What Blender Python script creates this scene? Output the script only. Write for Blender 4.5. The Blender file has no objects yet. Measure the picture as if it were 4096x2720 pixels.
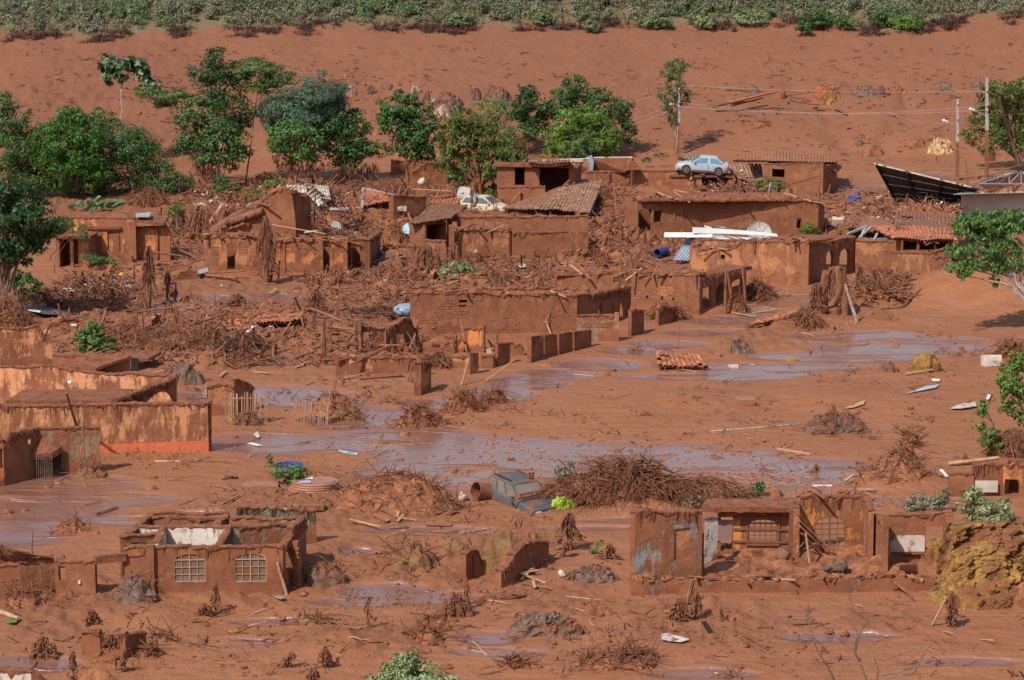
import bpy, math, random
import numpy as np
from mathutils import Vector, Matrix, noise as mn

R = math.radians
F, H, PITCH = 3000.0, 31.8, R(11.05)
sc = bpy.context.scene
# ---------------------------------------------------------------- camera, sky, sun, exposure
cam = bpy.data.objects.new('camera', bpy.data.cameras.new('camera'))
sc.collection.objects.link(cam)
cam.data.sensor_width = 36; cam.data.lens = 36*F/1024; cam.data.clip_end = 4000; cam.data.clip_start = 1
cam.location = (0, 0, H); cam.rotation_euler = (math.pi/2-PITCH, 0, 0)
sc.camera = cam
W = bpy.data.worlds.new('World'); sc.world = W; W.use_nodes = True
SUN_AZ = math.atan2(-.62, -.78); SUN_EL = R(47)
SD = Vector((-.62*math.cos(SUN_EL), -.78*math.cos(SUN_EL), math.sin(SUN_EL))).normalized()
nt = W.node_tree; nt.nodes.clear()
sky = nt.nodes.new('ShaderNodeTexSky'); sky.sky_type = 'NISHITA'; sky.sun_disc = False
sky.sun_elevation = SUN_EL; sky.sun_rotation = math.atan2(SD.x, SD.y)
sky.air_density = 1.3; sky.dust_density = 1.2
bg = nt.nodes.new('ShaderNodeBackground'); bg.inputs[1].default_value = .12
ow = nt.nodes.new('ShaderNodeOutputWorld')
nt.links.new(sky.outputs[0], bg.inputs[0]); nt.links.new(bg.outputs[0], ow.inputs[0])
sl = bpy.data.lights.new('sun', 'SUN'); sl.energy = 4.0; sl.angle = R(.53); sl.color = (1, .95, .87)
so = bpy.data.objects.new('sun', sl); sc.collection.objects.link(so)
so.rotation_euler = SD.to_track_quat('Z', 'Y').to_euler(); so.location = (-60, -60, 90)
sc.view_settings.view_transform = 'Standard'; sc.view_settings.look = 'None'
sc.view_settings.exposure = 0.22; sc.view_settings.gamma = 1; sc.view_settings.use_curve_mapping = False
sc.cycles.max_bounces = 5; sc.cycles.transparent_max_bounces = 6

rnd = random.Random(7)
RS = np.random.RandomState(5)
COL = sc.collection
# ---------------------------------------------------------------- place points on the ground
CP, SP = math.cos(PITCH), math.sin(PITCH)
def ray(u, v):
    a, b = (u-512)/F, (340-v)/F
    return Vector((a, CP+b*SP, -SP+b*CP))
def at(u, v, z=0.0):
    d = ray(u, v); t = (z-H)/d.z
    return Vector((d.x*t, d.y*t, z))
def proj(x, y, z):
    dy, dz = y, z-H
    dep = dy*CP-dz*SP
    return 512+F*x/dep, 340-F*(dy*SP+dz*CP)/dep
def ppm(p): return F/(p[1]*CP-(p[2]-H)*SP)
K = .148305
ORG = dict(A=(0, 0), B=(337.5, 0), C=(674, 0), D=(0, 225), E=(337.5, 225), F=(674, 225), G=(0, 447.5), H=(337.5, 447.5), I=(674, 447.5))
def q(r, x, y): o = ORG[r]; return o[0]+x*K, o[1]+y*K
TB = RS.rand(256, 256)
def vn(x, y, s=0):
    x = np.asarray(x, float)+s*17.3; y = np.asarray(y, float)+s*9.1
    xi = np.floor(x).astype(int); yi = np.floor(y).astype(int)
    fx = x-xi; fy = y-yi; fx = fx*fx*(3-2*fx); fy = fy*fy*(3-2*fy)
    a = TB[xi & 255, yi & 255]; b = TB[(xi+1) & 255, yi & 255]; c = TB[xi & 255, (yi+1) & 255]; d = TB[(xi+1) & 255, (yi+1) & 255]
    return (a*(1-fx)+b*fx)*(1-fy)+(c*(1-fx)+d*fx)*fy-.5
def fbm(x, y, n=4, s=0):
    r = 0; a = 1
    for i in range(n): r = r+a*vn(x*2**i, y*2**i, s+i*3); a *= .5
    return r
# wet flows and rough zones: (u, v, half width px, half height px, turn)
WET = [(150,309,70,5),(120,304,50,3),(232,298,70,5),(300,292,45,4),(270,360,24,7),(262,395,90,9),(310,401,60,7),(215,405,40,5),
 (290,440,90,11),(360,438,60,12),(420,436,70,13),(500,452,130,20),(600,460,120,20),(430,470,70,18),(690,455,110,14),(800,470,90,16),
 (350,420,40,8),(385,412,40,7),(450,402,50,6),(500,393,36,8),(530,382,40,8),(560,374,40,7),(600,365,45,6),(640,350,40,5),(670,343,40,4),
 (730,318,40,5),(760,310,36,4),(775,300,40,5),(800,296,40,3),(700,330,40,4),(710,376,90,4),(780,366,90,4),(840,356,90,6),(900,346,90,8),(860,336,70,5),(760,372,60,4),(950,340,40,5),
 (50,485,90,12),(40,510,90,14),(20,535,60,14),(110,500,70,8),(130,522,60,5),(190,515,40,3),(860,190,30,3),(870,187,30,2),(935,176,30,2),
 (740,500,100,10),(700,480,60,8),(660,500,60,8),(590,528,60,3),(640,520,60,3),(430,530,70,5),(470,545,60,4),(385,590,45,7),(420,597,60,7),(360,600,50,6),(490,636,36,7),(500,650,50,5),
 (270,620,40,4),(235,640,50,4),(30,665,50,10),(840,635,60,5),(960,660,60,5),(700,670,60,5),(910,500,70,6),(830,490,60,4),(360,552,20,4)]
ROUGH = [(60,310,80,30),(220,300,120,25),(300,330,110,45),(180,330,120,35),(100,200,160,30),(280,215,120,35),(400,210,120,40),(520,230,160,35),(640,230,90,40),
 (760,200,120,40),(880,215,120,30),(440,300,110,35),(560,300,60,20),(760,330,50,18),(850,300,60,18),(330,490,120,25),(390,500,60,30),(620,470,90,25),(300,580,60,25),(430,575,70,25),(560,600,60,20),
 (700,620,80,30),(230,590,70,20),(340,560,40,20),(500,560,60,20),(60,610,80,30),(360,640,70,18),(880,620,50,15),(260,515,60,12),(330,520,60,12),(880,470,70,15),(950,190,60,20),(110,150,120,30)]
def zones(L):
    o = []
    for z in L:
        p = at(z[0], z[1]); s = ppm(p); dp = (H-p.z)/p.y
        o.append((p.x, p.y, z[2]/s, z[3]/s/dp))
    return o
WZ, RZ = zones(WET), zones(ROUGH)
def fld(Z, x, y):
    m = np.zeros(np.shape(x))
    for cx, cy, rx, ry in Z:
        d = ((x-cx)/rx)**2+((y-cy)/ry)**2
        m = np.maximum(m, np.clip(1.35-d, 0, 1))
    return m
MND = []
def lift(u, v, ru, h, rv=None):
    p = at(u, v); s = ppm(p); MND.append((p.x, p.y, ru/s, (rv or ru*.8)/s, h))
for a in [(600,500,120,.25),(380,500,80,.5),(640,505,70,.5),(450,560,60,.4),(500,548,50,.5),(700,305,50,.5),(860,300,80,.4),(800,320,60,.5),(880,335,60,.2),
          (930,295,120,1.0),(1010,300,120,1.6),(330,330,100,.4),(470,290,80,.3),(350,645,80,.4),(700,650,90,.3),(150,620,70,.35),(260,580,60,.3),(60,580,50,.4),(905,480,60,.5),(850,395,120,.4),(700,400,80,.3),
          (560,420,50,.15),(380,215,70,.6),(300,200,60,.8),(560,200,100,.4),(640,190,80,.6),(470,178,60,.5)]: lift(*a)
HSL = .335
def hill0(x): return 236+1.5*np.sin(x*.09)+2.5*np.sin(x*.037+1)
def T(x, y):
    x = np.asarray(x, float); y = np.asarray(y, float)
    h0 = hill0(x); d = y-h0
    dd = np.where(d > 0, d*d/(np.abs(d)+4), 0)
    hz = HSL*dd
    hz = np.where(hz > 15, 15+(hz-15)*.25, hz); hz = np.minimum(hz, 24)
    near = np.clip(92-y, 0, None)*.275
    w = fld(WZ, x, y); r = fld(RZ, x, y)
    g = np.clip(d/12, 0, 1)
    z = hz+near+.35*fbm(x*.05, y*.05, 2, 1)*(1-g)
    z = z+(.16*fbm(x*.33, y*.33, 4, 2)+.075*fbm(x*1.7, y*1.7, 3, 9))*(1-.78*w)*(.45+.5*np.clip(r, 0, 1)+.35*g)
    z = z+np.clip(r*(1-w), 0, 1)*(.38*np.abs(fbm(x*.9, y*.9, 3, 5))+.17*fbm(x*3.3, y*3.3, 2, 6))
    z = z+g*(.5*fbm(x*.11, y*.16, 3, 12)+.10*np.abs(fbm(x*1.2, y*1.5, 3, 14)))
    z = z-.10*w
    for cx, cy, rx, ry, h in MND:
        q2 = np.clip(1-(((x-cx)/rx)**2+((y-cy)/ry)**2), 0, 1)
        z = z+h*q2*q2
    # gullies and slump on the right of the hillside
    wob = 1.5*vn(x*.3, y*.25, 31)+.6*vn(x*.9, y*.8, 33)
    for gx0, sl_, wd_, am in ((27, -.35, 1.4, .45), (31, .15, 1.0, .35), (-14, .2, 2.5, .5)):
        gx = np.exp(-((x-gx0-(y-245)*sl_+wob*2)/wd_)**2)*np.clip((y-238)/5, 0, 1)*np.clip((258-y)/8, 0, 1)
        z = z-am*gx
    return z
GX0, GX1, GY0, GY1, GS = -80., 80., 84., 310., .2
_gx = np.arange(GX0, GX1, GS); _gy = np.arange(GY0, GY1, GS)
TG = np.concatenate([T(_gx[None, :].repeat(len(c_), 0), c_[:, None].repeat(len(_gx), 1)) for c_ in np.array_split(_gy, 8)])
TGL = TG.astype(np.float32)
def Tz(x, y):
    fx, fy = (x-GX0)/GS, (y-GY0)/GS; i, j = int(fx), int(fy)
    if i < 0 or j < 0 or i >= TG.shape[1]-1 or j >= TG.shape[0]-1: return float(T(x, y))
    fx -= i; fy -= j
    return float((TGL[j, i]*(1-fx)+TGL[j, i+1]*fx)*(1-fy)+(TGL[j+1, i]*(1-fx)+TGL[j+1, i+1]*fx)*fy)
def Tv(x, y):
    i = np.clip(((x-GX0)/GS).astype(int), 0, TG.shape[1]-1); j = np.clip(((y-GY0)/GS).astype(int), 0, TG.shape[0]-1); return TG[j, i]
def gnd(u, v):
    if v > 172:
        p = at(u, v, 0)
        for i in range(4): p = at(u, v, Tz(p.x, p.y))
        return p
    d = ray(u, v); ts = np.linspace(150, 420, 700)
    g = Tv(d.x*ts, d.y*ts)-(H+d.z*ts); i = int(np.argmax(g > 0)) or 699
    t = float(ts[i]); return Vector((d.x*t, d.y*t, H+d.z*t))
def gq(r, x, y): return gnd(*q(r, x, y))
def up(r, x, yt, yb, xb=None):
    """point standing above the ground point seen at (xb, yb), at the height seen at (x, yt)"""
    b = gq(r, x if xb is None else xb, yb); d = ray(*q(r, x, yt)); t = b.y/d.y
    return Vector((d.x*t, b.y, H+d.z*t))

# ---------------------------------------------------------------- meshes
class MB:
    def __init__(s): s.v = []; s.f = []; s.m = []
    def quad(s, a, b, c, d, m=0):
        n = len(s.v); s.v += [tuple(a), tuple(b), tuple(c), tuple(d)]; s.f.append((n, n+1, n+2, n+3)); s.m.append(m)
    def tri(s, a, b, c, m=0):
        n = len(s.v); s.v += [tuple(a), tuple(b), tuple(c)]; s.f.append((n, n+1, n+2)); s.m.append(m)
    def box(s, c, sx, sy, sz, M=None, m=0):
        M = M or Matrix.Identity(3); c = Vector(c); n = len(s.v)
        for i in (-1, 1):
            for j in (-1, 1):
                for k in (-1, 1): s.v.append(tuple(c+M@Vector((i*sx/2, j*sy/2, k*sz/2))))
        for f in ((0,1,3,2),(4,6,7,5),(0,4,5,1),(2,3,7,6),(0,2,6,4),(1,5,7,3)): s.f.append(tuple(n+i for i in f)); s.m.append(m)
    def bar(s, a, b, w, h=None, m=0, roll=0):
        a, b = Vector(a), Vector(b); d = b-a; L = d.length
        if L < 1e-5: return
        M = d.to_track_quat('X', 'Z').to_matrix()@Matrix.Rotation(roll, 3, 'X')
        s.box((a+b)/2, L, w, h or w, M, m)
    def tube(s, pts, rad, n=5, m=0, cap=True):
        pts = [Vector(p) for p in pts]; k = len(pts); base = len(s.v)
        if not isinstance(rad, (list, tuple)): rad = [rad]*k
        for i, p in enumerate(pts):
            d = (pts[min(i+1, k-1)]-pts[max(i-1, 0)])
            if d.length < 1e-6: d = Vector((0, 0, 1))
            M = d.to_track_quat('Z', 'Y').to_matrix()
            for j in range(n):
                a = 2*math.pi*j/n
                s.v.append(tuple(p+M@Vector((math.cos(a)*rad[i], math.sin(a)*rad[i], 0))))
        for i in range(k-1):
            for j in range(n):
                j2 = (j+1) % n
                s.f.append((base+i*n+j, base+i*n+j2, base+(i+1)*n+j2, base+(i+1)*n+j)); s.m.append(m)
        if cap:
            s.f.append(tuple(base+j for j in range(n))[::-1]); s.m.append(m)
            s.f.append(tuple(base+(k-1)*n+j for j in range(n))); s.m.append(m)
    def grid(s, P, m=0, wrap=False):
        n = len(s.v); a = len(P); b = len(P[0])
        for r in P: s.v += [tuple(p) for p in r]
        for i in range(a-1):
            for j in range(b if wrap else b-1):
                j2 = (j+1) % b
                s.f.append((n+i*b+j, n+i*b+j2, n+(i+1)*b+j2, n+(i+1)*b+j)); s.m.append(m)
    def prism(s, poly, d, m=0):
        """poly: list of points, d: offset vector"""
        d = Vector(d); n = len(s.v); k = len(poly)
        s.v += [tuple(p) for p in poly]+[tuple(Vector(p)+d) for p in poly]
        s.f.append(tuple(range(n, n+k))); s.m.append(m); s.f.append(tuple(range(n+2*k-1, n+k-1, -1))); s.m.append(m)
        for i in range(k): s.f.append((n+i, n+k+i, n+k+(i+1) % k, n+(i+1) % k)); s.m.append(m)
    def blob(s, c, rx, ry, rz, seed=0, lump=.3, n=8, m=0):
        c = Vector(c); P = []
        for i in range(n//2+1):
            t = math.pi*i/(n//2); row = []
            for j in range(n):
                a = 2*math.pi*j/n
                v = Vector((math.cos(a)*math.sin(t), math.sin(a)*math.sin(t), math.cos(t)))
                k = 1+lump*mn.noise(v*1.7+Vector((seed*3.7, seed, 0)))*1.6
                row.append(c+Vector((v.x*rx, v.y*ry, v.z*rz))*k)
            P.append(row)
        s.grid(P, m, True)
def mesh_of(name, mb, mats, origin=(0, 0, 0), smooth=False):
    me = bpy.data.meshes.new(name)
    if isinstance(mb, MB):
        V = np.array(mb.v, float).reshape(-1, 3)-np.array(origin)
        me.from_pydata(V.tolist(), [], mb.f)
        if len(set(mb.m)) > 1: me.polygons.foreach_set('material_index', mb.m)
    else:
        V, Fq = mb; V = np.asarray(V, np.float32)-np.array(origin, np.float32); Fq = np.asarray(Fq, np.int32)
        k = Fq.shape[1]; me.vertices.add(len(V)); me.loops.add(Fq.size); me.polygons.add(len(Fq))
        me.vertices.foreach_set('co', V.ravel()); me.loops.foreach_set('vertex_index', Fq.ravel())
        me.polygons.foreach_set('loop_start', np.arange(0, Fq.size, k, dtype=np.int32))
        me.polygons.foreach_set('loop_total', np.full(len(Fq), k, np.int32))
    for mt in (mats if isinstance(mats, (list, tuple)) else [mats]): me.materials.append(mt)
    me.update()
    if smooth: me.polygons.foreach_set('use_smooth', [True]*len(me.polygons))
    return me
def tag(o, label=None, cat=None, group=None, kind=None):
    if label: o['label'] = label
    if cat: o['category'] = cat
    if group: o['group'] = group
    if kind: o['kind'] = kind
    return o
def put(name, mb, mats, parent=None, label=None, cat=None, group=None, kind=None, smooth=False, loc=None):
    """one mesh object from world-space vertices; origin at loc or at its own base"""
    if parent is not None:
        pl = WL[parent]; og = pl
    elif loc is not None: og = Vector(loc)
    else:
        V = np.array(mb.v if isinstance(mb, MB) else mb[0], float).reshape(-1, 3)
        og = Vector(((V[:, 0].min()+V[:, 0].max())/2, (V[:, 1].min()+V[:, 1].max())/2, V[:, 2].min()))
    o = bpy.data.objects.new(name, mesh_of(name, mb, mats, tuple(og), smooth)); COL.objects.link(o)
    if parent is not None: o.parent = parent
    else: o.location = og
    WL[o] = og
    return tag(o, label, cat, group, kind)
WL = {}
def thing(name, label, cat, loc, group=None):
    o = bpy.data.objects.new(name, None); COL.objects.link(o); o.location = loc; WL[o] = Vector(loc)
    return tag(o, label, cat, group)
def inst(name, me, parent, M, mat=None):
    """a piece that shares mesh data, placed by world matrix M under parent"""
    o = bpy.data.objects.new(name, me); COL.objects.link(o); o.parent = parent
    M = M.copy(); M.translation = M.translation-WL[parent]; o.matrix_local = M
    return o
# ---------------------------------------------------------------- materials
def nmat(name):
    m = bpy.data.materials.new(name); m.use_nodes = True; t = m.node_tree
    b = t.nodes['Principled BSDF']; b.inputs['Specular IOR Level'].default_value = .25
    return m, t, b
def N(t, typ, **kw):
    n = t.nodes.new('ShaderNode'+typ)
    for k, v in kw.items():
        if k.startswith('i'): n.inputs[int(k[1:])].default_value = v
        else: setattr(n, k, v)
    return n
def posv(t, scale=(1, 1, 1), rot=(0, 0, 0)):
    g = N(t, 'NewGeometry'); m = N(t, 'Mapping'); m.inputs[3].default_value = scale; m.inputs[2].default_value = rot
    t.links.new(g.outputs['Position'], m.inputs[0]); return m.outputs[0]
def nz(t, vec, s, det=5, rough=.6, dist=0):
    n = N(t, 'TexNoise'); n.inputs['Scale'].default_value = s; n.inputs['Detail'].default_value = det
    n.inputs['Roughness'].default_value = rough; n.inputs['Distortion'].default_value = dist
    t.links.new(vec, n.inputs['Vector']); return n.outputs[0]
def ramp(t, fac, stops, interp='LINEAR'):
    r = N(t, 'ValToRGB'); e = r.color_ramp; e.interpolation = interp
    while len(e.elements) < len(stops): e.elements.new(.5)
    for x, (p, c) in zip(e.elements, stops):
        x.position = p; x.color = (c, c, c, 1) if isinstance(c, (int, float)) else (*c, 1)
    t.links.new(fac, r.inputs[0]); return r.outputs[0]
def mix(t, fac, a, b, mode='MIX'):
    n = N(t, 'Mix', data_type='RGBA', blend_type=mode)
    for s, v in ((0, fac), (6, a), (7, b)):
        if isinstance(v, bpy.types.NodeSocket): t.links.new(v, n.inputs[s])
        elif isinstance(v, (int, float)): n.inputs[s].default_value = v if s == 0 else (v, v, v, 1)
        else: n.inputs[s].default_value = (*v, 1)
    return n.outputs[2]
def mth(t, op, a, b=0):
    n = N(t, 'Math', operation=op)
    for s, v in ((0, a), (1, b)):
        if isinstance(v, bpy.types.NodeSocket): t.links.new(v, n.inputs[s])
        else: n.inputs[s].default_value = v
    return n.outputs[0]
def bump(t, b, h, dist=.05, st=1.0, nrm=None):
    n = N(t, 'Bump'); n.inputs['Strength'].default_value = st; n.inputs['Distance'].default_value = dist
    t.links.new(h, n.inputs['Height'])
    if nrm is not None: t.links.new(nrm, n.inputs['Normal'])
    t.links.new(n.outputs[0], b.inputs['Normal']); return n.outputs[0]
MUD1, MUD2, MUD3 = (.328, .129, .059), (.216, .081, .0375), (.12, .044, .022)
def m_ground():
    m, t, b = nmat('red_mud_ground')
    p = posv(t); ps = posv(t, (.35, 1.6, 1), (0, 0, R(-28)))
    n1 = nz(t, p, .12, 6, .6); n2 = nz(t, p, 1.3, 6, .65); n3 = nz(t, ps, 1.1, 6, .6, .6); n4 = nz(t, p, 9, 4, .6)
    c = mix(t, ramp(t, n1, [(.35, 0), (.65, 1)]), (.294, .113, .052), (.337, .136, .0645))
    c = mix(t, ramp(t, n3, [(.42, 0), (.70, .75)]), c, (.243, .091, .0425))
    c = mix(t, ramp(t, n2, [(.56, 0), (.72, .6)]), c, (.205, .083, .040))
    c = mix(t, ramp(t, n4, [(.30, .35), (.5, 0)]), c, (.18, .063, .031))
    # greyish bleached and orange stains
    n5 = nz(t, p, .45, 5, .6); c = mix(t, ramp(t, n5, [(.60, 0), (.78, .45)]), c, (.34, .127, .049))
    a = N(t, 'Attribute', attribute_name='wet').outputs['Fac']; rr = N(t, 'Attribute', attribute_name='rough').outputs['Fac']
    c = mix(t, mth(t, 'MULTIPLY', rr, .45), c, (.18, .069, .035))
    nw = nz(t, posv(t, (.5, 1.7, 1), (0, 0, R(-8))), .45, 4, .6, .5)
    w = mth(t, 'MULTIPLY', ramp(t, a, [(.1, 0), (.6, 1)]), ramp(t, nw, [(.34, 0), (.44, 1)]))
    nw2 = ramp(t, nz(t, ps, .35, 4, .6, 1.4), [(.60, 0), (.72, .5)])      # thin wet films outside the streams
    w2 = mth(t, 'MAXIMUM', w, mth(t, 'MULTIPLY', nw2, mth(t, 'SUBTRACT', 1, rr)))
    hl = N(t, 'Attribute', attribute_name='hill').outputs['Fac']
    w2 = mth(t, 'MULTIPLY', w2, mth(t, 'SUBTRACT', 1, hl))
    wm = w2
    w2 = mth(t, 'MULTIPLY', w2, mth(t, 'ADD', .42, mth(t, 'MULTIPLY', ramp(t, nz(t, posv(t, (.5, 1.5, 1), (0, 0, R(-12))), .9, 5, .6, 1.6), [(.36, 0), (.62, 1)]), .58)))
    c = mix(t, w2, c, (.205, .095, .074))
    gr = ramp(t, nz(t, posv(t, (.5, 1.5, 1)), .5, 5, .7), [(.52, 0), (.62, 1)])
    c = mix(t, mth(t, 'MULTIPLY', mth(t, 'MULTIPLY', w, gr), .55), c, (.17, .085, .05))
    c = mix(t, mth(t, 'MULTIPLY', hl, .62), c, (.188, .075, .0435))
    t.links.new(c, b.inputs['Base Color'])
    ro = mth(t, 'SUBTRACT', mth(t, 'SUBTRACT', .85, mth(t, 'MULTIPLY', wm, .50)), mth(t, 'MULTIPLY', w2, .22)); t.links.new(ro, b.inputs['Roughness'])
    t.links.new(mth(t, 'ADD', .2, mth(t, 'MULTIPLY', w2, .8)), b.inputs['Specular IOR Level'])
    vg = N(t, 'Attribute', attribute_name='veg').outputs['Fac']; c = mix(t, mth(t, 'MULTIPLY', vg, ramp(t, n2, [(.3, .95), (.62, .6)])), c, (.15, .135, .075)); t.links.new(c, b.inputs['Base Color'])
    hh = mth(t, 'ADD', mth(t, 'MULTIPLY', n2, 1.15), mth(t, 'ADD', mth(t, 'MULTIPLY', n4, .25), mth(t, 'MULTIPLY', n3, .35)))
    hh = mth(t, 'MULTIPLY', hh, mth(t, 'SUBTRACT', 1, mth(t, 'MULTIPLY', wm, .88)))
    bump(t, b, hh, .21, .8); return m
def m_mud(name, c1=MUD1, c2=MUD2, c3=MUD3, sc_=1.6, bd=.10, rough=.85, islands=False, patch=None):
    m, t, b = nmat(name); p = posv(t)
    n1 = nz(t, p, sc_, 7, .65); n2 = nz(t, p, sc_*6, 4, .6)
    c = ramp(t, n1, [(.33, c3), (.46, c2), (.62, c1)])
    if islands:
        g = N(t, 'NewGeometry'); c = mix(t, mth(t, 'MULTIPLY', g.outputs['Random Per Island'], .7), c, c1)
    c = mix(t, ramp(t, n2, [(.35, .5), (.5, 0)]), c, c3)
    if patch: c = mix(t, ramp(t, nz(t, p, patch, 5, .65), [(.48, 0), (.58, .9)]), c, MUD2)
    t.links.new(c, b.inputs['Base Color']); b.inputs['Roughness'].default_value = rough
    bump(t, b, mth(t, 'ADD', n1, mth(t, 'MULTIPLY', n2, .3)), bd, .8); return m
def m_wall(name, paint, cover=.5, streak=.5, band=None, paint2=None, courses=False):
    """mud-caked plaster; cover 0..1 how much mud hides the paint"""
    m, t, b = nmat(name); p = posv(t); ps = posv(t, (1, 1, .28))
    n1 = nz(t, p, .8, 7, .62); n2 = nz(t, ps, 3.2, 5, .62); n3 = nz(t, p, 7, 5, .6)
    mud = ramp(t, n1, [(.35, (.175, .064, .031)), (.5, (.245, .092, .045)), (.66, (.31, .125, .063))])
    pc = mix(t, ramp(t, n3, [(.35, 0), (.7, .5)]), paint, tuple(x*.62 for x in paint))
    if paint2: pc = mix(t, ramp(t, nz(t, p, 1.7, 4, .6), [(.5, 0), (.56, 1)]), pc, paint2)
    if band:
        z = N(t, 'SeparateXYZ'); t.links.new(N(t, 'NewGeometry').outputs['Position'], z.inputs[0])
        bm = mth(t, 'LESS_THAN', z.outputs[2], band[0]); pc = mix(t, bm, pc, band[1])
        cover2 = mth(t, 'SUBTRACT', cover, mth(t, 'MULTIPLY', bm, .34))
    else: cover2 = cover
    f = mth(t, 'ADD', mth(t, 'MULTIPLY', n1, 1-streak*.5), mth(t, 'MULTIPLY', n2, streak*.5))
    lo = mth(t, 'SUBTRACT', cover2, .5) if not isinstance(cover2, (int, float)) else cover2-.5
    zz = N(t, 'SeparateXYZ'); t.links.new(N(t, 'NewGeometry').outputs['Position'], zz.inputs[0])
    if not band: f = mth(t, 'ADD', f, mth(t, 'MULTIPLY', ramp(t, zz.outputs[2], [(.15, 1), (.75, 0)]), .10))
    ff = mth(t, 'ADD', f, mth(t, 'MULTIPLY', lo, .55))
    c = mix(t, ramp(t, ff, [(.455, 0), (.53, 1)]), pc, mud)
    c = mix(t, mth(t, 'MULTIPLY', ramp(t, n2, [(.5, 0), (.7, .5)]), 1.0), c, (.17, .06, .032))
    hgt = mth(t, 'ADD', mth(t, 'MULTIPLY', n1, .9), mth(t, 'ADD', mth(t, 'MULTIPLY', n3, .3), mth(t, 'MULTIPLY', ramp(t, ff, [(.455, 0), (.53, 1)]), .25)))
    t.links.new(c, b.inputs['Base Color']); b.inputs['Roughness'].default_value = .9
    bump(t, b, hgt, .10, .75); return m
def m_plain(name, col, var=.25, rough=.6, metal=0, mudf=.0, sc_=3, spec=.3, objvar=0):
    m, t, b = nmat(name); p = posv(t)
    n = nz(t, p, sc_, 5, .6)
    c = mix(t, ramp(t, n, [(.35, 0), (.7, 1)]), col, tuple(x*(1-var) for x in col))
    if objvar:
        oi = N(t, 'ObjectInfo'); c = mix(t, mth(t, 'MULTIPLY', oi.outputs['Random'], objvar), c, tuple(x*.45 for x in col))
    if mudf:
        n2 = nz(t, p, sc_*.7, 7, .68); c = mix(t, ramp(t, n2, [(.78-mudf*.6, 0), (.86-mudf*.6, 1)]), c, MUD2)
    t.links.new(c, b.inputs['Base Color']); b.inputs['Roughness'].default_value = rough; b.inputs['Metallic'].default_value = metal
    b.inputs['Specular IOR Level'].default_value = spec; bump(t, b, n, .02, .4); return m
def m_leaf(name, c1, c2, c3, trans=.34, rough=.5, clump=.9):
    m, t, b = nmat(name); g = N(t, 'NewGeometry'); p = posv(t)
    rd = g.outputs['Random Per Island']
    c = ramp(t, rd, [(0, c1), (.55, c2), (1, c3)])
    n = nz(t, p, clump, 3, .5); c = mix(t, ramp(t, n, [(.38, .55), (.6, 0)]), c, tuple(x*.7 for x in c1))
    t.links.new(c, b.inputs['Base Color']); b.inputs['Roughness'].default_value = rough; b.inputs['Specular IOR Level'].default_value = .35
    tr = N(t, 'BsdfTranslucent'); t.links.new(c, tr.inputs[0]); mx = N(t, 'MixShader'); mx.inputs[0].default_value = trans
    t.links.new(b.outputs[0], mx.inputs[1]); t.links.new(tr.outputs[0], mx.inputs[2])
    t.links.new(mx.outputs[0], t.nodes['Material Output'].inputs[0]); return m
M = {}
M['ground'] = m_ground()
M['mud'] = m_mud('mud_clods')
M['mudcap'] = m_mud('mud_on_wall_tops', (.285, .105, .052), (.21, .076, .037), (.12, .042, .021), 2.6, .14)
M['mudroot'] = m_mud('muddy_roots', (.25, .10, .053), (.165, .063, .033), (.08, .031, .017), 3, .05, islands=True)
M['orangelitter'] = m_mud('orange_bark_litter', (.42, .18, .085), (.34, .13, .06), (.2, .075, .037), 3, .02, islands=True)
M['stick'] = m_mud('muddy_sticks', (.32, .14, .08), (.20, .073, .039), (.15, .056, .03), 2, .03, islands=True)
M['palestick'] = m_mud('pale_wood', (.52, .31, .19), (.36, .19, .11), (.22, .09, .05), 3, .03, islands=True)
M['darktwig'] = m_mud('dark_twigs', (.10, .05, .035), (.06, .03, .022), (.035, .02, .016), 3, .03, islands=True)
M['greymud'] = m_mud('grey_mud', (.24, .145, .105), (.15, .095, .072), (.065, .042, .033), 2.2, .2, patch=.8)
M['olivemud'] = m_mud('olive_earth', (.27, .165, .06), (.23, .11, .05), (.11, .055, .027), 1.8, .2, patch=.9)
M['yellow'] = m_mud('yellow_earth', (.44, .25, .06), (.29, .14, .042), (.10, .05, .022), 2.0, .35, patch=.55)
M['orangemud'] = m_mud('orange_earth', (.42, .13, .05), (.29, .09, .038), (.14, .047, .024), 3, .14, patch=.9)
M['darkrock'] = m_mud('dark_rock', (.23, .115, .075), (.125, .075, .058), (.055, .037, .032), 1.8, .2, patch=.8)
M['paleock'] = m_mud('pale_rock', (.46, .33, .26), (.32, .17, .11), (.15, .08, .06), 2.0, .2)
M['w_tan'] = m_wall('wall_tan', (.44, .19, .085), .50)
M['w_brown'] = m_wall('wall_brown', (.32, .135, .066), .62)
M['w_orange'] = m_wall('wall_orange', (.60, .22, .07), .50, .8)
M['w_bright'] = m_wall('wall_bright_orange', (.60, .23, .06), .56, .9)
M['w_cream'] = m_wall('wall_cream', (.66, .30, .15), .50, .8)
M['w_band'] = m_wall('wall_cream_with_band', (.58, .27, .125), .50, .9, band=(.42, (.58, .16, .065)))
M['w_peach'] = m_wall('wall_peach', (.66, .27, .13), .58, .6)
M['w_blue'] = m_wall('wall_blue', (.22, .26, .26), .57, .7, paint2=(.30, .25, .19))
M['w_green'] = m_wall('wall_green', (.30, .30, .18), .47, .5)
M['w_grey'] = m_wall('wall_grey_brown', (.30, .19, .12), .50, .3)
M['w_white'] = m_wall('wall_white', (.62, .54, .47), .40, 1.0)
M['brick'] = m_plain('mud_brick', (.36, .145, .075), .4, .9, mudf=.25, objvar=.6)
M['brickred'] = m_plain('red_brick', (.52, .19, .09), .4, .9, mudf=.12, objvar=.5)
M['tile'] = m_plain('clay_tile', (.58, .20, .095), .4, .8, mudf=.18, objvar=.75)
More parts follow.
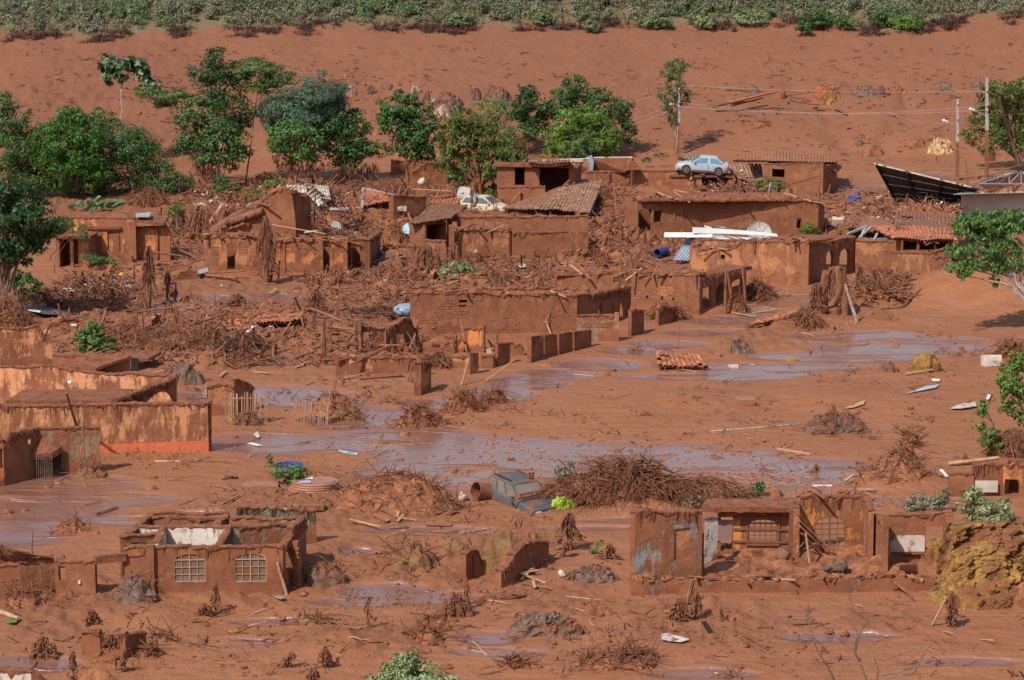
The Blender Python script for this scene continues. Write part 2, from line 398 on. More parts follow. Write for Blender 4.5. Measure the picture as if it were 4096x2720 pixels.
M['tileold'] = m_plain('old_clay_tile', (.42, .22, .135), .5, .9, mudf=.30, objvar=.8)
M['tilemud'] = m_plain('muddy_clay_tile', (.33, .145, .085), .5, .9, mudf=.35, objvar=.8)
M['white'] = m_plain('white_paint', (.72, .66, .58), .15, .6, mudf=.26, sc_=3)
M['whitemud'] = m_plain('muddy_white', (.62, .52, .44), .35, .7, mudf=.44, sc_=2)
M['greysheet'] = m_plain('grey_sheet', (.38, .36, .34), .3, .5, mudf=.22)
M['bluesheet'] = m_plain('blue_metal_sheet', (.50, .56, .62), .3, .35, metal=.15, mudf=.05)
M['darksheet'] = m_plain('dark_metal_sheet', (.085, .085, .09), .3, .7)
M['rust'] = m_plain('rusty_sheet', (.34, .135, .06), .35, .7, mudf=.3, sc_=1.2)
M['steel'] = m_plain('pale_steel', (.45, .44, .43), .2, .4, metal=.5)
M['concrete'] = m_plain('grey_concrete', (.40, .36, .32), .3, .85, sc_=1.5)
M['render'] = m_plain('cement_render', (.44, .40, .35), .15, .9, sc_=1)
M['black'] = m_plain('black_rubber', (.035, .03, .028), .3, .7)
M['dark'] = m_plain('black_and_painted_shade', (.03, .02, .016), .3, .9)  # near-black for joints and timbers, and for shade painted into recesses
M['silver'] = m_plain('silver_paint', (.50, .53, .60), .08, .28, metal=.55, spec=.6)
M['silvermud'] = m_plain('muddy_silver_paint', (.48, .51, .56), .15, .4, metal=.2, mudf=.34, sc_=.8)
M['cream'] = m_plain('cream_car_paint', (.60, .50, .36), .1, .45, mudf=.36)
M['ltblue'] = m_plain('pale_blue_paint', (.30, .38, .46), .1, .35, metal=.2, mudf=.08)
M['jeep'] = m_plain('muddy_dark_paint', (.095, .10, .105), .3, .7, mudf=.47, sc_=2.4)
M['glass'] = m_plain('car_glass', (.10, .12, .13), .2, .12, spec=.6)
M['tealglass'] = m_plain('teal_glass', (.12, .27, .33), .2, .15, spec=.6)
M['dustglass'] = m_plain('dusty_glass', (.22, .19, .16), .3, .35, mudf=.3)
M['rim'] = m_plain('muddy_rim', (.42, .28, .20), .3, .5)
M['redlamp'] = m_plain('red_lamp', (.45, .04, .03), .1, .3)
M['lamp'] = m_plain('clear_lamp', (.75, .74, .70), .1, .2)
M['blueplastic'] = m_plain('blue_plastic', (.06, .12, .42), .2, .4)
M['darkblue'] = m_plain('dark_blue_tarp', (.03, .06, .20), .2, .5)
M['bluedish'] = m_plain('pale_blue_enamel', (.34, .55, .62), .15, .4, mudf=.15)
M['lime'] = m_plain('lime_bag', (.34, .62, .04), .15, .5, sc_=6)
M['yellowcloth'] = m_plain('yellow_cloth', (.80, .45, .05), .2, .7, sc_=5)
M['redplastic'] = m_plain('red_plastic', (.75, .06, .04), .1, .5)
M['greencloth'] = m_plain('green_sheet', (.12, .22, .06), .3, .7)
M['mattress'] = m_plain('muddy_mattress', (.34, .15, .09), .3, .8, mudf=.3)
M['lilac'] = m_plain('lilac_cloth', (.42, .42, .75), .2, .7)
M['door'] = m_plain('pinkish_door', (.27, .155, .125), .15, .6)
M['paintbar'] = m_plain('cream_window_bars', (.50, .32, .20), .3, .6, mudf=.2, sc_=4)
M['browniron'] = m_plain('brown_window_bars', (.22, .09, .05), .3, .7)
M['mud_pane'] = m_plain('muddy_pane', (.22, .15, .11), .4, .45, mudf=.4, sc_=3)
M['l_mango'] = m_leaf('leaves_mango', (0.037, 0.106, 0.015), (0.062, 0.175, 0.022), (0.163, 0.300, 0.037))
M['l_mangof'] = m_leaf('leaves_mango_flush', (0.044, 0.106, 0.015), (0.088, 0.175, 0.025), (0.375, 0.250, 0.075))
M['l_dark'] = m_leaf('leaves_dark', (0.025, 0.062, 0.015), (0.044, 0.106, 0.025), (0.088, 0.163, 0.044))
M['l_mid'] = m_leaf('leaves_mid', (0.044, 0.106, 0.025), (0.069, 0.156, 0.035), (0.138, 0.237, 0.062))
M['l_light'] = m_leaf('leaves_light', (0.075, 0.163, 0.035), (0.112, 0.237, 0.050), (0.200, 0.338, 0.088))
M['l_bright'] = m_leaf('leaves_bright', (0.098, 0.178, 0.028), (0.149, 0.255, 0.043), (0.241, 0.347, 0.067), .34)
M['l_blue'] = m_leaf('needles_blue_green', (0.066, 0.115, 0.060), (0.102, 0.172, 0.096), (0.180, 0.253, 0.156), .2)
M['l_cec'] = m_leaf('leaves_silver_green', (.045, .10, .035), (.08, .15, .06), (.40, .44, .28), .15)
M['l_feather'] = m_leaf('leaves_olive', (0.062, 0.112, 0.025), (0.100, 0.156, 0.031), (0.175, 0.225, 0.056), .2)
M['l_silver'] = m_leaf('leaves_grey_green', (.15, .20, .07), (.24, .30, .12), (.42, .46, .24), .2)
M['l_scrub'] = m_leaf('scrub_leaves', (.16, .165, .085), (.22, .22, .12), (.36, .34, .22), .2, clump=.45)
M['l_scrubg'] = m_leaf('green_scrub_leaves', (.11, .15, .06), (.16, .21, .085), (.25, .31, .14), .2)
M['l_dead'] = m_leaf('dead_leaves', (0.163, 0.069, 0.037), (0.213, 0.088, 0.050), (0.300, 0.150, 0.075), .05)
M['bark'] = m_mud('bark', (.26, .17, .12), (.16, .10, .07), (.08, .05, .035), 5, .04)
M['palebark'] = m_mud('pale_bark', (.50, .42, .36), (.36, .27, .22), (.20, .11, .08), 4, .03)
M['muddybark'] = m_mud('muddy_bark', (.30, .12, .065), (.21, .08, .043), (.12, .045, .025), 4, .04)

# ---------------------------------------------------------------- ground sheet
def vedge(x):
    u = 512+x*11.3; return float(np.interp(u, [0, 80, 200, 330, 460, 600, 760, 790, 850, 900, 950, 1024], [36, 40, 34, 30, 31, 27, 27, 22, 33, 35, 25, 20]))
_vx = np.linspace(-60, 60, 80); _vy = np.array([gnd(max(1, min(1023, 512+x*11.4)), vedge(x)).y for x in _vx])
def vline(X): return np.interp(X, _vx, _vy)+1.2*vn(X*.7, X*.3, 4)
def build_ground():
    # rows spaced finely where the picture looks, coarsely beyond
    ys = [-400, -300, -200, -120, -60, -20, 20, 50, 75]; y = 90.0
    while y < 290: ys.append(y); y += .19*(y/105)**.9
    ys += [292, 296, 302, 312, 330, 360, 400, 480, 600, 900, 1400]
    xf = list(np.arange(-1, 1.0001, 2/500.))
    U = [-30, -16, -9, -5, -3.2, -2.3, -1.8, -1.5, -1.3, -1.15]+xf+[1.15, 1.3, 1.5, 1.8, 2.3, 3.2, 5, 9, 16, 30]
    U = np.array(U); ys = np.array(ys)
    hw = np.interp(ys, [-400, 90, 290, 1400], [21, 21, 52, 52])
    X = U[None, :]*hw[:, None]; Y = np.repeat(ys[:, None], len(U), 1)
    Z = T(X, Y); n, k = X.shape
    V = np.stack([X, Y, Z], -1).reshape(-1, 3)
    i = np.arange(n-1)[:, None]*k+np.arange(k-1)[None, :]; i = i.ravel()
    Fq = np.stack([i, i+1, i+k+1, i+k], -1)
    o = put('ground', (V, Fq), M['ground'], kind='structure', smooth=True, loc=(0, 0, 0))
    o['label'] = 'red mud covering the flooded village and the hillside'
    for nm, A in (('wet', fld(WZ, X, Y)), ('rough', np.clip(fld(RZ, X, Y), 0, 1)), ('hill', np.clip((Y-hill0(X))/8, 0, 1)), ('veg', np.clip((Y-vline(X))/1.2, 0, 1))):
        at_ = o.data.attributes.new(nm, 'FLOAT', 'POINT'); at_.data.foreach_set('value', A.ravel().astype(np.float32))
build_ground()
# ---------------------------------------------------------------- wall builder
class WI: pass
def wallpts(r, a, b):
    """a, b = (x, y of top, y of base) in a picture region -> plan ends and heights"""
    A = gq(r, a[0], a[2]); B = gq(r, b[0], b[2])
    return A, B, up(r, a[0], a[1], a[2]).z, up(r, b[0], b[1], b[2]).z
def wall(h, r, a, b, mat='w_brown', t=.2, ops=(), prof=None, jag=.05, cap=.12, fringe=0, label=None, name='wall', sag=0, step=.22):
    A, B, za, zb = wallpts(r, a, b)
    d = Vector((B.x-A.x, B.y-A.y, 0)); L = d.length; d.normalize(); nrm = Vector((-d.y, d.x, 0))
    if nrm.y < 0: nrm = -nrm
    sd = rnd.random()*50
    def s_of(x):
        u = q(r, x, a[1])[0]; c0 = (u-512)/F/CP*1.0
        # crossing of the view line with the wall line in plan
        ax, ay = A.x, A.y; rx = ray(u, (q(r, 0, (a[1]+b[1])/2)[1])); kx = rx.x/rx.y
        den = d.x-kx*d.y
        return max(0, min(L, (kx*ay-ax)/den)) if abs(den) > 1e-6 else L*(x-a[0])/(b[0]-a[0]+1e-6)
    def z_of(s, y):
        p = A+d*s; dr = ray(512+F*p.x/(p.y*CP+(H)*SP), 340)
        v = q(r, 0, y)[1]; bb = (340-v)/F; return H+(-SP+bb*CP)*p.y/(CP+bb*SP)
    P = [(0, za), (L, zb)]
    if prof: P = [(0, za)]+[(s_of(x), z_of(s_of(x), y)) for x, y in prof]+[(L, zb)]
    P.sort(key=lambda k: k[0]); PX = [k[0] for k in P]; PZ = [k[1] for k in P]
    def top(s):
        return float(np.interp(s, PX, PZ))+jag*2*mn.noise(Vector((s*.9, sd, 0)))+jag*1.2*mn.noise(Vector((s*5, sd, 3)))-sag*math.sin(math.pi*s/L)
    O = []
    for o in ops:
        x0, y0, x1, y1 = o[:4]; s0, s1 = sorted((s_of(x0), s_of(x1))); sm = (s0+s1)/2
        O.append((s0, s1, z_of(sm, y1), z_of(sm, y0), o[4] if len(o) > 4 else 0))
    S = set([0, L]); n = max(1, int(L/step))
    for i in range(n+1): S.add(L*i/n)
    for o in O:
        S |= {o[0], o[1]}
        if o[4]:
            for i in range(1, 8): S.add(o[0]+(o[1]-o[0])*i/8)
    S = sorted(S); S = [s for i, s in enumerate(S) if i == 0 or s-S[i-1] > 1e-4]
    base = min(Tz(A.x, A.y), Tz(B.x, B.y))-.5
    mb = MB(); tv = nrm*t
    def Pt(s, z, k):
        p = A+d*s; w = .018*mn.noise(Vector((s*1.5+sd, z*1.5, k*3)))
        return Vector((p.x, p.y, z))+tv*k+nrm*(w-(k*w*2))
    def seg(s0, s1, a0, a1, b0, b1):
        m = max(1, int((max(b0, b1)-min(a0, a1))/.4))
        for i in range(m):
            f0, f1 = i/m, (i+1)/m
            za0, zb0 = a0+(b0-a0)*f0, a0+(b0-a0)*f1; za1, zb1 = a1+(b1-a1)*f0, a1+(b1-a1)*f1
            for k in (0, 1):
                v = [Pt(s0, za0, k), Pt(s1, za1, k), Pt(s1, zb1, k), Pt(s0, zb0, k)]
                mb.quad(*(v if k == 0 else v[::-1]))
        mb.quad(Pt(s0, b0, 0), Pt(s1, b1, 0), Pt(s1, b1, 1), Pt(s0, b0, 1))
        mb.quad(Pt(s0, a0, 1), Pt(s1, a1, 1), Pt(s1, a1, 0), Pt(s0, a0, 0))
    def end(s, z0, z1): mb.quad(Pt(s, z0, 0), Pt(s, z1, 0), Pt(s, z1, 1), Pt(s, z0, 1))
    def arch(o, s):
        if not o[4]: return o[3]
        c = (o[0]+o[1])/2; w = (o[1]-o[0])/2; x = min(1, abs(s-c)/w)
        return o[3]-o[4]*(o[3]-o[2])*(1-math.sqrt(max(0, 1-x*x)))
    for s0, s1 in zip(S, S[1:]):
        sm = (s0+s1)/2; cur = sorted([o for o in O if o[0]-1e-5 <= sm <= o[1]+1e-5], key=lambda o: o[2])
        t0, t1 = top(s0), top(s1); c0 = c1 = base; c1 = base
        for o in cur:
            b0, b1 = min(o[2], t0), min(o[2], t1)
            if min(b0, b1) > base+.02: seg(s0, s1, c0, c1, b0, b1)
            c0, c1 = arch(o, s0), arch(o, s1)
        if t0 > c0+.01 or t1 > c1+.01: seg(s0, s1, min(c0, t0), min(c1, t1), t0, t1)
    end(0, base, top(0)); end(L, base, top(L))
    for o in O:
        for s in (o[0], o[1]): end(s, max(base, o[2]), min(top(s), arch(o, s)))
    w = put(name, mb, M[mat], h, label=label)
    I = WI(); I.A, I.B, I.d, I.n, I.L, I.t, I.top, I.base, I.ops, I.obj, I.h = A, B, d, nrm, L, t, top, base, O, w, h
    I.P = lambda s, z, off=0: Vector((A.x+d.x*s+nrm.x*off, A.y+d.y*s+nrm.y*off, z))
    I.s_of, I.z_of = s_of, z_of; I.jag = jag
    if cap:
        G = []; n = max(3, int(L/.13)); tmp = []
        for i in range(n+1):
            s = L*i/n; z = top(s); skip = any(o[0] < s < o[1] and o[3] >= z-.03 for o in O)
            ww = t/2+.025+.07*abs(mn.noise(Vector((s*2.3, sd, 7)))); hh = cap*(.06+1.0*abs(mn.noise(Vector((s*1.1, sd, 11))))+.5*abs(mn.noise(Vector((s*4.3, sd, 17)))))
            dr = .04+.30*abs(mn.noise(Vector((s*2.1, sd, 13))))*abs(mn.noise(Vector((s*6.1, sd, 19))))*3
            if skip:
                if len(tmp) > 1: G.append(tmp)
                tmp = []; continue
            c = I.P(s, z, t/2); row = []
            for (ox, oz) in ((-1, -dr), (-1.05, 0), (-.75, .6), (0, 1), (.75, .6), (1.05, 0), (1, -.1)):
                row.append(c+nrm*(ww*ox*(1+.25*mn.noise(Vector((s*7, ox*3, sd)))))+Vector((0, 0, oz if oz < 0 else oz*hh*(1+.5*mn.noise(Vector((s*6, ox*2, sd+5)))))))
            tmp.append(row)
        if len(tmp) > 1: G.append(tmp)
        cm = MB()
        for g in G:
            cm.grid(g)
            for e in (g[0], g[-1]):
                k0 = len(cm.v); cm.v += [tuple(p) for p in e]; cm.f.append(tuple(range(k0, k0+7))); cm.m.append(0)
        if G: put('mud_cap', cm, M['mudcap'], h)
    if fringe:
        fm = MB()
        for i in range(int(L*14*fringe)):
            s = rnd.uniform(0, L); z = top(s); l = rnd.uniform(.1, .5)*(1+mn.noise(Vector((s*1.5, sd, 0)))); x = rnd.choice((-.06, -.09, -.04))
            p = I.P(s, z, x); e = p+Vector((rnd.uniform(-.07, .07), 0, -l))
            fm.bar(p, e, rnd.uniform(.012, .03))
        put('root_fringe', fm, M['mudroot'], h, kind='stuff')
    return I
def rafters(I, n=6, s0=0, s1=None, L=(.8, 2.4), mat='muddybark', clods=True):
    """broken roof timbers and rubble left lying over a wall top"""
    s1 = s1 or I.L
    for i in range(n):
        s = rnd.uniform(s0, s1); z = I.top(s); l = rnd.uniform(*L); a = rnd.uniform(-1, 1); e = rnd.uniform(-.35, .35); d = Vector((math.cos(a*1.4), math.sin(a*1.4)*.9+.3, e)).normalized()*l
        if rnd.random() < .5: d.x = -d.x
        p = I.P(s, z+rnd.uniform(.02, .12), I.t/2); b = MB(); b.bar(p-d*rnd.uniform(.1, .6), p+d*.6, rnd.uniform(.06, .13), rnd.uniform(.03, .1)); put('broken_rafter', b, M[rnd.choice((mat, 'stick', 'mudroot', 'palestick'))], I.h)
    if clods:
        b = MB()
        for i in range(n*7):
            s = rnd.uniform(s0, s1); r_ = rnd.uniform(.05, .2); b.blob(I.P(s, I.top(s)+r_*.2, I.t/2+rnd.uniform(-.1, .5)), r_*1.4, r_, r_*.7, i, .9, 6)
        put('wall_top_rubble', b, M['mud'], I.h, kind='stuff')
def house(label, r, x, y, name='ruined_house', cat='ruined house', group=None):
    p = gq(r, x, y); return thing(name, label, cat, (p.x, p.y, Tz(p.x, p.y)), group)
BR = {}
def brick_mesh(w, hh, t, mat):
    k = (w, hh, t, mat)
    if k not in BR:
        b = MB(); j = .012
        x, y, z = w/2, t/2, hh/2
        P = [[(-x, -y+j, -z), (x, -y+j, -z), (x, -y+j, z), (-x, -y+j, z)]]
        b.box((0, 0, 0), w, t, hh); BR[k] = mesh_of('brick', b, M[mat])
    return BR[k]
def bricks(I, x0, y0, x1, y1, prob=.6, mat='brick', bw=.26, bh=.15, lim=290, back=False, proud=.012):
    s0, s1 = sorted((I.s_of(x0), I.s_of(x1))); sm = (s0+s1)/2; z0, z1 = I.z_of(sm, y1), I.z_of(sm, y0)
    me = [brick_mesh(bw-.025, bh-.025, .05, mat), brick_mesh(bw-.04, bh-.035, .05, mat)]
    rows = int((z1-z0)/bh); n = 0; sd = rnd.random()*30
    a = math.atan2(I.d.y, I.d.x)
    c = []
    for i in range(rows):
        z = z0+bh*(i+.5); s = s0+(bw/2 if i % 2 else 0)+bw/2
        while s < s1:
            k = mn.noise(Vector((s*.7, z*1.1, sd)))*.9+rnd.uniform(-.12, .12)
            if k > (.45-prob) and z+bh/2 < I.top(s)-.06 and not any(o[0]-bw/2 < s < o[1]+bw/2 and o[2]-bh/2 < z < o[3]+bh/2 for o in I.ops): c.append((s, z))
            s += bw
    rnd.shuffle(c)
    for s, z in c[:lim]:
        off = (.025-proud-rnd.uniform(0, .012)) if not back else I.t-.01
        Mx = Matrix.Translation(I.P(s, z, off))@Matrix.Rotation(a+rnd.uniform(-.02, .02), 4, 'Z')@Matrix.Rotation(rnd.uniform(-.02, .02), 4, 'Y')
        inst('brick', rnd.choice(me), I.h, Mx)
def window(I, k, mat='browniron', pane='mud_pane', nv=4, nh=4, off=.06, arch=True, thick=.03, casement=True):
    o = I.ops[k]; s0, s1, z0, z1, ar = o; mb = MB(); w = s1-s0; hgt = z1-z0; c = (s0+s1)/2
    def zt(s): x = min(1, abs(s-c)/(w/2)); return z1-ar*hgt*(1-math.sqrt(max(0, 1-x*x)))
    P = [I.P(s0, z0, off)]+[I.P(s0+w*i/12, zt(s0+w*i/12), off) for i in range(13)]+[I.P(s1, z0, off), I.P(s0, z0, off)]
    for a, b in zip(P, P[1:]): mb.bar(a, b, thick*1.6)
    fr = put('window', mb, M[mat], I.h)
    zl = z1-ar*hgt if ar else z1
    for i in range(1, nv):
        b = MB(); s = s0+w*i/nv; b.bar(I.P(s, z0, off), I.P(s, zt(s), off), thick*(1.5 if i*2 == nv else .8)); subput('bar', b, M[mat], fr)
    for i in range(1, nh):
        b = MB(); z = z0+(zl-z0)*i/nh*(1.0 if ar else 1); b.bar(I.P(s0, z, off-.005), I.P(s1, z, off-.005), thick*.8); subput('bar', b, M[mat], fr)
    if ar:
        b = MB(); b.bar(I.P(s0, zl, off), I.P(s1, zl, off), thick*1.3); subput('bar', b, M[mat], fr)
    if pane:
        poly = [I.P(s0, z0, off+.03)]+[I.P(s0+w*i/12, zt(s0+w*i/12), off+.03) for i in range(13)]+[I.P(s1, z0, off+.03)]
        b = MB(); b.prism(poly, I.n*.012); subput('pane', b, M[pane], fr)
    return fr
def subput(name, mb, mat, par, **kw):
    WLp = WL[par]
    o = bpy.data.objects.new(name, mesh_of(name, mb, mat, tuple(WLp))); COL.objects.link(o); o.parent = par; WL[o] = WLp
    return tag(o, **kw)
def slab(h, P, th=.14, mat='mudcap', name='roof_slab', sub=8, bumpy=.05, label=None):
    """P: four world points of the top face; lumpy top, real thickness"""
    a, b, c, d = [Vector(p) for p in P]; G = []
    for i in range(sub+1):
        f = i/sub; l, r_ = a.lerp(d, f), b.lerp(c, f); row = []
        for j in range(sub*2+1):
            p = l.lerp(r_, j/(sub*2)); e = (0 < i < sub) and (0 < j < sub*2)
            row.append(p+Vector((0, 0, (bumpy*1.5*mn.noise(p*1.4)+bumpy*.8*mn.noise(p*5)) if e else bumpy*.6*mn.noise(p*3))))
        G.append(row)
    mb = MB(); mb.grid(G)
    ring = G[0]+[r_[-1] for r_ in G[1:]]+G[-1][::-1][1:]+[r_[0] for r_ in G[::-1]][1:-1]
    n = len(ring)
    for i in range(n):
        p, q_ = ring[i], ring[(i+1) % n]; dz = Vector((0, 0, -th-.05*abs(mn.noise(p*3)))); dz2 = Vector((0, 0, -th-.05*abs(mn.noise(q_*3))))
        mb.quad(p, p+dz, q_+dz2, q_)
    z = Vector((0, 0, -th*.9)); mb.quad(a+z, b+z, c+z, d+z)
    return put(name, mb, M[mat], h, label=label)
def UQ(r, x, y, z): return at(*q(r, x, y), z)
# barrel tile
def tile_mesh(L, wd, mat, k):
    b = MB(); G = []
    for i in range(2):
        y = -L/2+L*i; s = 1.0 if i == 0 else .86; G.append([(math.cos(a)*wd/2*s, y, math.sin(a)*wd*.42*s+(.012 if i == 0 else 0)) for a in [math.pi*j/5 for j in range(6)]])
    b.grid(G); G2 = [[(p[0]*.82, p[1], p[2]*.75-.004) for p in g] for g in G]; b.grid([G2[1], G2[0]])
    for i in range(5): b.quad(G[0][i], G[0][i+1], G2[0][i+1], G2[0][i])
    me = mesh_of('roof_tile', b, M[mat]); return me
TM = {}
def tileroof(h, P, mat='tile', nu=None, nv=None, miss=.04, jit=.03, sag=.1, wd=.24, ln=.42, over='rafters', name='roof_tile'):
    """P: eave-left, eave-right, ridge-right, ridge-left (world)"""
    a, b, c, d = [Vector(p) for p in P]
    nu = nu or max(2, int(((b-a).length+(c-d).length)/2/wd)); nv = nv or max(2, int(((d-a).length+(c-b).length)/2/(ln*.82)))
    if mat not in TM: TM[mat] = tile_mesh(ln, wd*1.12, mat, 0)
    me = TM[mat]; cells = []
    sd = rnd.random()*20
    def S(f, g): # f along eave, g up
        p = a.lerp(b, f).lerp(d.lerp(c, f), g)
        return p+Vector((0, 0, -sag*math.sin(math.pi*f)*math.sin(math.pi*min(1, g+.15))+sag*.8*mn.noise(Vector((f*3, g*3, sd)))))
    for i in range(nu):
        for j in range(nv):
            if rnd.random() < miss: continue
            cells.append((i, j))
    keep = set(cells) if len(cells) <= 290 else set(sorted(cells, key=lambda k: k[1])[:290])
    stuff = MB(); base = [Vector(v.co) for v in me.vertices]; bf = [tuple(p.vertices) for p in me.polygons]
    for i, j in cells:
        f, g = (i+.5)/nu, (j+.5)/nv
        p = S(f, g); up_ = (S(f, min(1, g+.05))-S(f, max(0, g-.05))).normalized(); ac = (S(min(1, f+.02), g)-S(max(0, f-.02), g)).normalized()
        n = ac.cross(up_).normalized(); ac = up_.cross(n)
        Rm = Matrix((ac, up_, n)).transposed()@Matrix.Rotation(rnd.gauss(0, jit*2), 3, 'Z')@Matrix.Rotation(.06+rnd.gauss(0, jit), 3, 'X')
        Mx = Matrix.Translation(p+n*rnd.uniform(0, .02)+up_*rnd.gauss(0, jit*.5))@Rm.to_4x4()
        if (i, j) in keep: inst(name, me, h, Mx)
        else:
            k = len(stuff.v); stuff.v += [tuple(Mx@v) for v in base]; stuff.f += [tuple(k+x for x in t_) for t_ in bf]; stuff.m += [0]*len(bf)
    if stuff.v: put('more_roof_tiles', stuff, M[mat], h, kind='stuff')
    # battens below
    bm = MB()
    for j in range(3):
        g = (j+.2)/3*1.0; z = Vector((0, 0, -.09))
        pts = [S(f/8, g)+z for f in range(9)]
        for x, y in zip(pts, pts[1:]): bm.bar(x, y, .06)
    bm.quad(*[S(f, g)+Vector((0, 0, -.05)) for f, g in ((0, .02), (.999, .02), (.999, .97), (0, .97))])
    put('batten_frame', bm, M['tilemud'], h)
def corr(P, mat, parent=None, n=14, amp=.03, th=.006, name='corrugated_sheet', along=True, bend=0, **kw):
    """corrugated sheet over four world points; waves run from edge a-b to edge d-c"""
    a, b, c, d = [Vector(p) for p in P]; nn = n*4; G = []
    nr = (b-a).cross(d-a).normalized()
    if nr.z < 0: nr = -nr
    for i in range(7):
        g = i/6; row = []
        for j in range(nn+1):
            f = j/nn; p = a.lerp(b, f).lerp(d.lerp(c, f), g)+nr*(amp*math.sin(j*math.pi/2)+bend*math.sin(math.pi*g))
            row.append(p)
        G.append(row)
    mb = MB(); mb.grid(G); mb.grid([[p-nr*th for p in r_] for r_ in G[::-1]])
    return put(name, mb, M[mat], parent, **kw)
def roombox(h, I, s0, s1, depth, mat='w_brown', roof=True, zt=None, mroof='mudcap', over=.15, cap=0):
    """side and back walls behind a front wall so that openings look into a real room"""
    zt = zt or min(I.top(s0), I.top(s1))-.02; mb = MB(); b0 = I.base
    def blk(p, q_): # wall between plan points
        dd = Vector((q_.x-p.x, q_.y-p.y, 0)); l = dd.length; M3 = Matrix.Rotation(math.atan2(dd.y, dd.x), 3, 'Z')
        mb.box(((p.x+q_.x)/2, (p.y+q_.y)/2, (b0+zt)/2), l, .16, zt-b0, M3)
    e = I.t+.085
    blk(I.P(s0+.09, 0, I.t), I.P(s0+.09, 0, depth)); blk(I.P(s1-.09, 0, I.t), I.P(s1-.09, 0, depth)); blk(I.P(s0+.18, 0, depth), I.P(s1-.18, 0, depth))
    put('rear_wall', mb, M[mat], h)
    if roof:
        slab(h, [I.P(s0-over, zt+.16, -over), I.P(s1+over, zt+.16, -over), I.P(s1+over, zt+.16, depth+.1), I.P(s0-over, zt+.16, depth+.1)], .14, mroof)
def pillar(h, r, x, yt, yb, w=.25, mat='w_brown', name='pillar', d=None):
    p = gq(r, x, yb); t = up(r, x, yt, yb); mb = MB(); G = []
    for i in range(9):
        z = p.z-.3+(t.z-p.z+.3)*i/8; row = []
        for sx, sy in ((-1, -1), (1, -1), (1, 1), (-1, 1)):
            row.append((p.x+sx*w/2+.02*mn.noise(Vector((z*3, sx, p.x))), p.y+sy*(d or w)/2+.02*mn.noise(Vector((z*3, sy, p.x+5))), z))
        G.append(row)
    mb.grid(G, 0, True); k = len(mb.v); mb.v += [tuple(v) for v in G[-1]]; mb.f.append((k, k+1, k+2, k+3)); mb.m.append(0)
    return put(name, mb, M[mat], h)
def beam(h, a, b, w=.14, hh=None, mat='muddybark', name='beam'):
    mb = MB(); mb.bar(a, b, w, hh); return put(name, mb, M[mat], h)

# ================================================================ houses, bottom left
h1 = house('mud-filled roofless house with two cream arched barred windows in its front wall', 'G', 1450, 980)
w = wall(h1, 'G', (1045, 668, 985), (1912, 665, 990), 'w_brown', .2, [(1170, 718, 1382, 905, .22), (1580, 712, 1794, 905, .22)], fringe=.15)
for k in (0, 1): window(w, k, 'paintbar', 'mud_pane', 4, 3, .03, thick=.026)
wall(h1, 'G', (835, 690, 960), (1000, 675, 985), 'w_brown', .25, jag=.08)
pillar(h1, 'G', 1020, 655, 988, .3)
wall(h1, 'G', (1075, 640, 930), (1125, 535, 830), 'w_white', .18)
wall(h1, 'G', (1500, 655, 950), (1568, 540, 835), 'w_brown', .22)
wall(h1, 'G', (1915, 668, 985), (2030, 530, 830), 'w_brown', .22, [(1925, 675, 1985, 800)], fringe=.6)
wall(h1, 'G', (1975, 545, 900), (2062, 470, 770), 'w_brown', .22, fringe=.5)
wall(h1, 'G', (1130, 530, 830), (1560, 528, 830), 'w_white', .18, [], jag=.04)
wall(h1, 'G', (940, 530, 830), (1125, 528, 830), 'w_white', .18)
wall(h1, 'G', (1575, 530, 832), (2005, 525, 835), 'w_green', .18)
wall(h1, 'G', (820, 600, 895), (1070, 580, 880), 'w_brown', .18, [(850, 640, 985, 890)])
wall(h1, 'G', (885, 578, 870), (1050, 445, 735), 'w_brown', .22)
wall(h1, 'G', (1040, 440, 730), (1550, 440, 730), 'w_brown', .2)
wall(h1, 'G', (1030, 468, 760), (1545, 468, 762), 'w_brown', .16)
wall(h1, 'G', (1478, 520, 815), (1548, 455, 745), 'w_brown', .2)
wall(h1, 'G', (1560, 475, 762), (2060, 478, 770), 'w_green', .18)
I = wall(h1, 'G', (1595, 400, 690), (2135, 425, 640), 'w_green', .25, jag=.12, cap=.2, fringe=1)
I = wall(h1, 'G', (1915, 640, 930), (2010, 640, 945), 'w_brown', .2, cap=0); bricks(I, 1915, 650, 2010, 920, .8, bw=.2, bh=.09)
h2 = house('low muddy boundary wall with a broken hole and a small white meter box', 'G', 400, 985, 'boundary_wall', 'wall')
I = wall(h2, 'G', (-30, 800, 1050), (128, 795, 1035), 'w_brown'); bricks(I, 0, 830, 128, 1000, .75, bw=.2, bh=.09)
wall(h2, 'G', (135, 772, 980), (372, 742, 978), 'w_brown', .2)
wall(h2, 'G', (375, 768, 985), (645, 762, 982), 'w_brown', .2, [(392, 800, 437, 895)], jag=.06)
beam(h2, up('G', 640, 760, 985), up('G', 850, 735, 975), .22, .3, 'mudcap')
I = wall(h2, 'G', (845, 750, 975), (1000, 740, 985), 'w_brown', .2, jag=.1)
b = MB(); p = gq('G', 538, 985); z = up('G', 538, 905, 985).z; b.box((p.x, p.y-.03, z), .09, .05, .13); put('meter_box', b, M['white'], h2)
h2b = house('tiled lean-to roof with dark gap behind the low wall at the left edge', 'G', 150, 800, 'lean_to', 'lean-to')
a = [UQ('G', -60, 745, 1.55), UQ('G', 370, 735, 1.5), UQ('G', 130, 700, 1.9), UQ('G', -60, 660, 2.1)]
tileroof(h2b, a, 'tilemud', miss=.15, jit=.05)
I = wall(h2b, 'G', (-60, 700, 940), (120, 720, 925), 'w_brown', .15, cap=0)
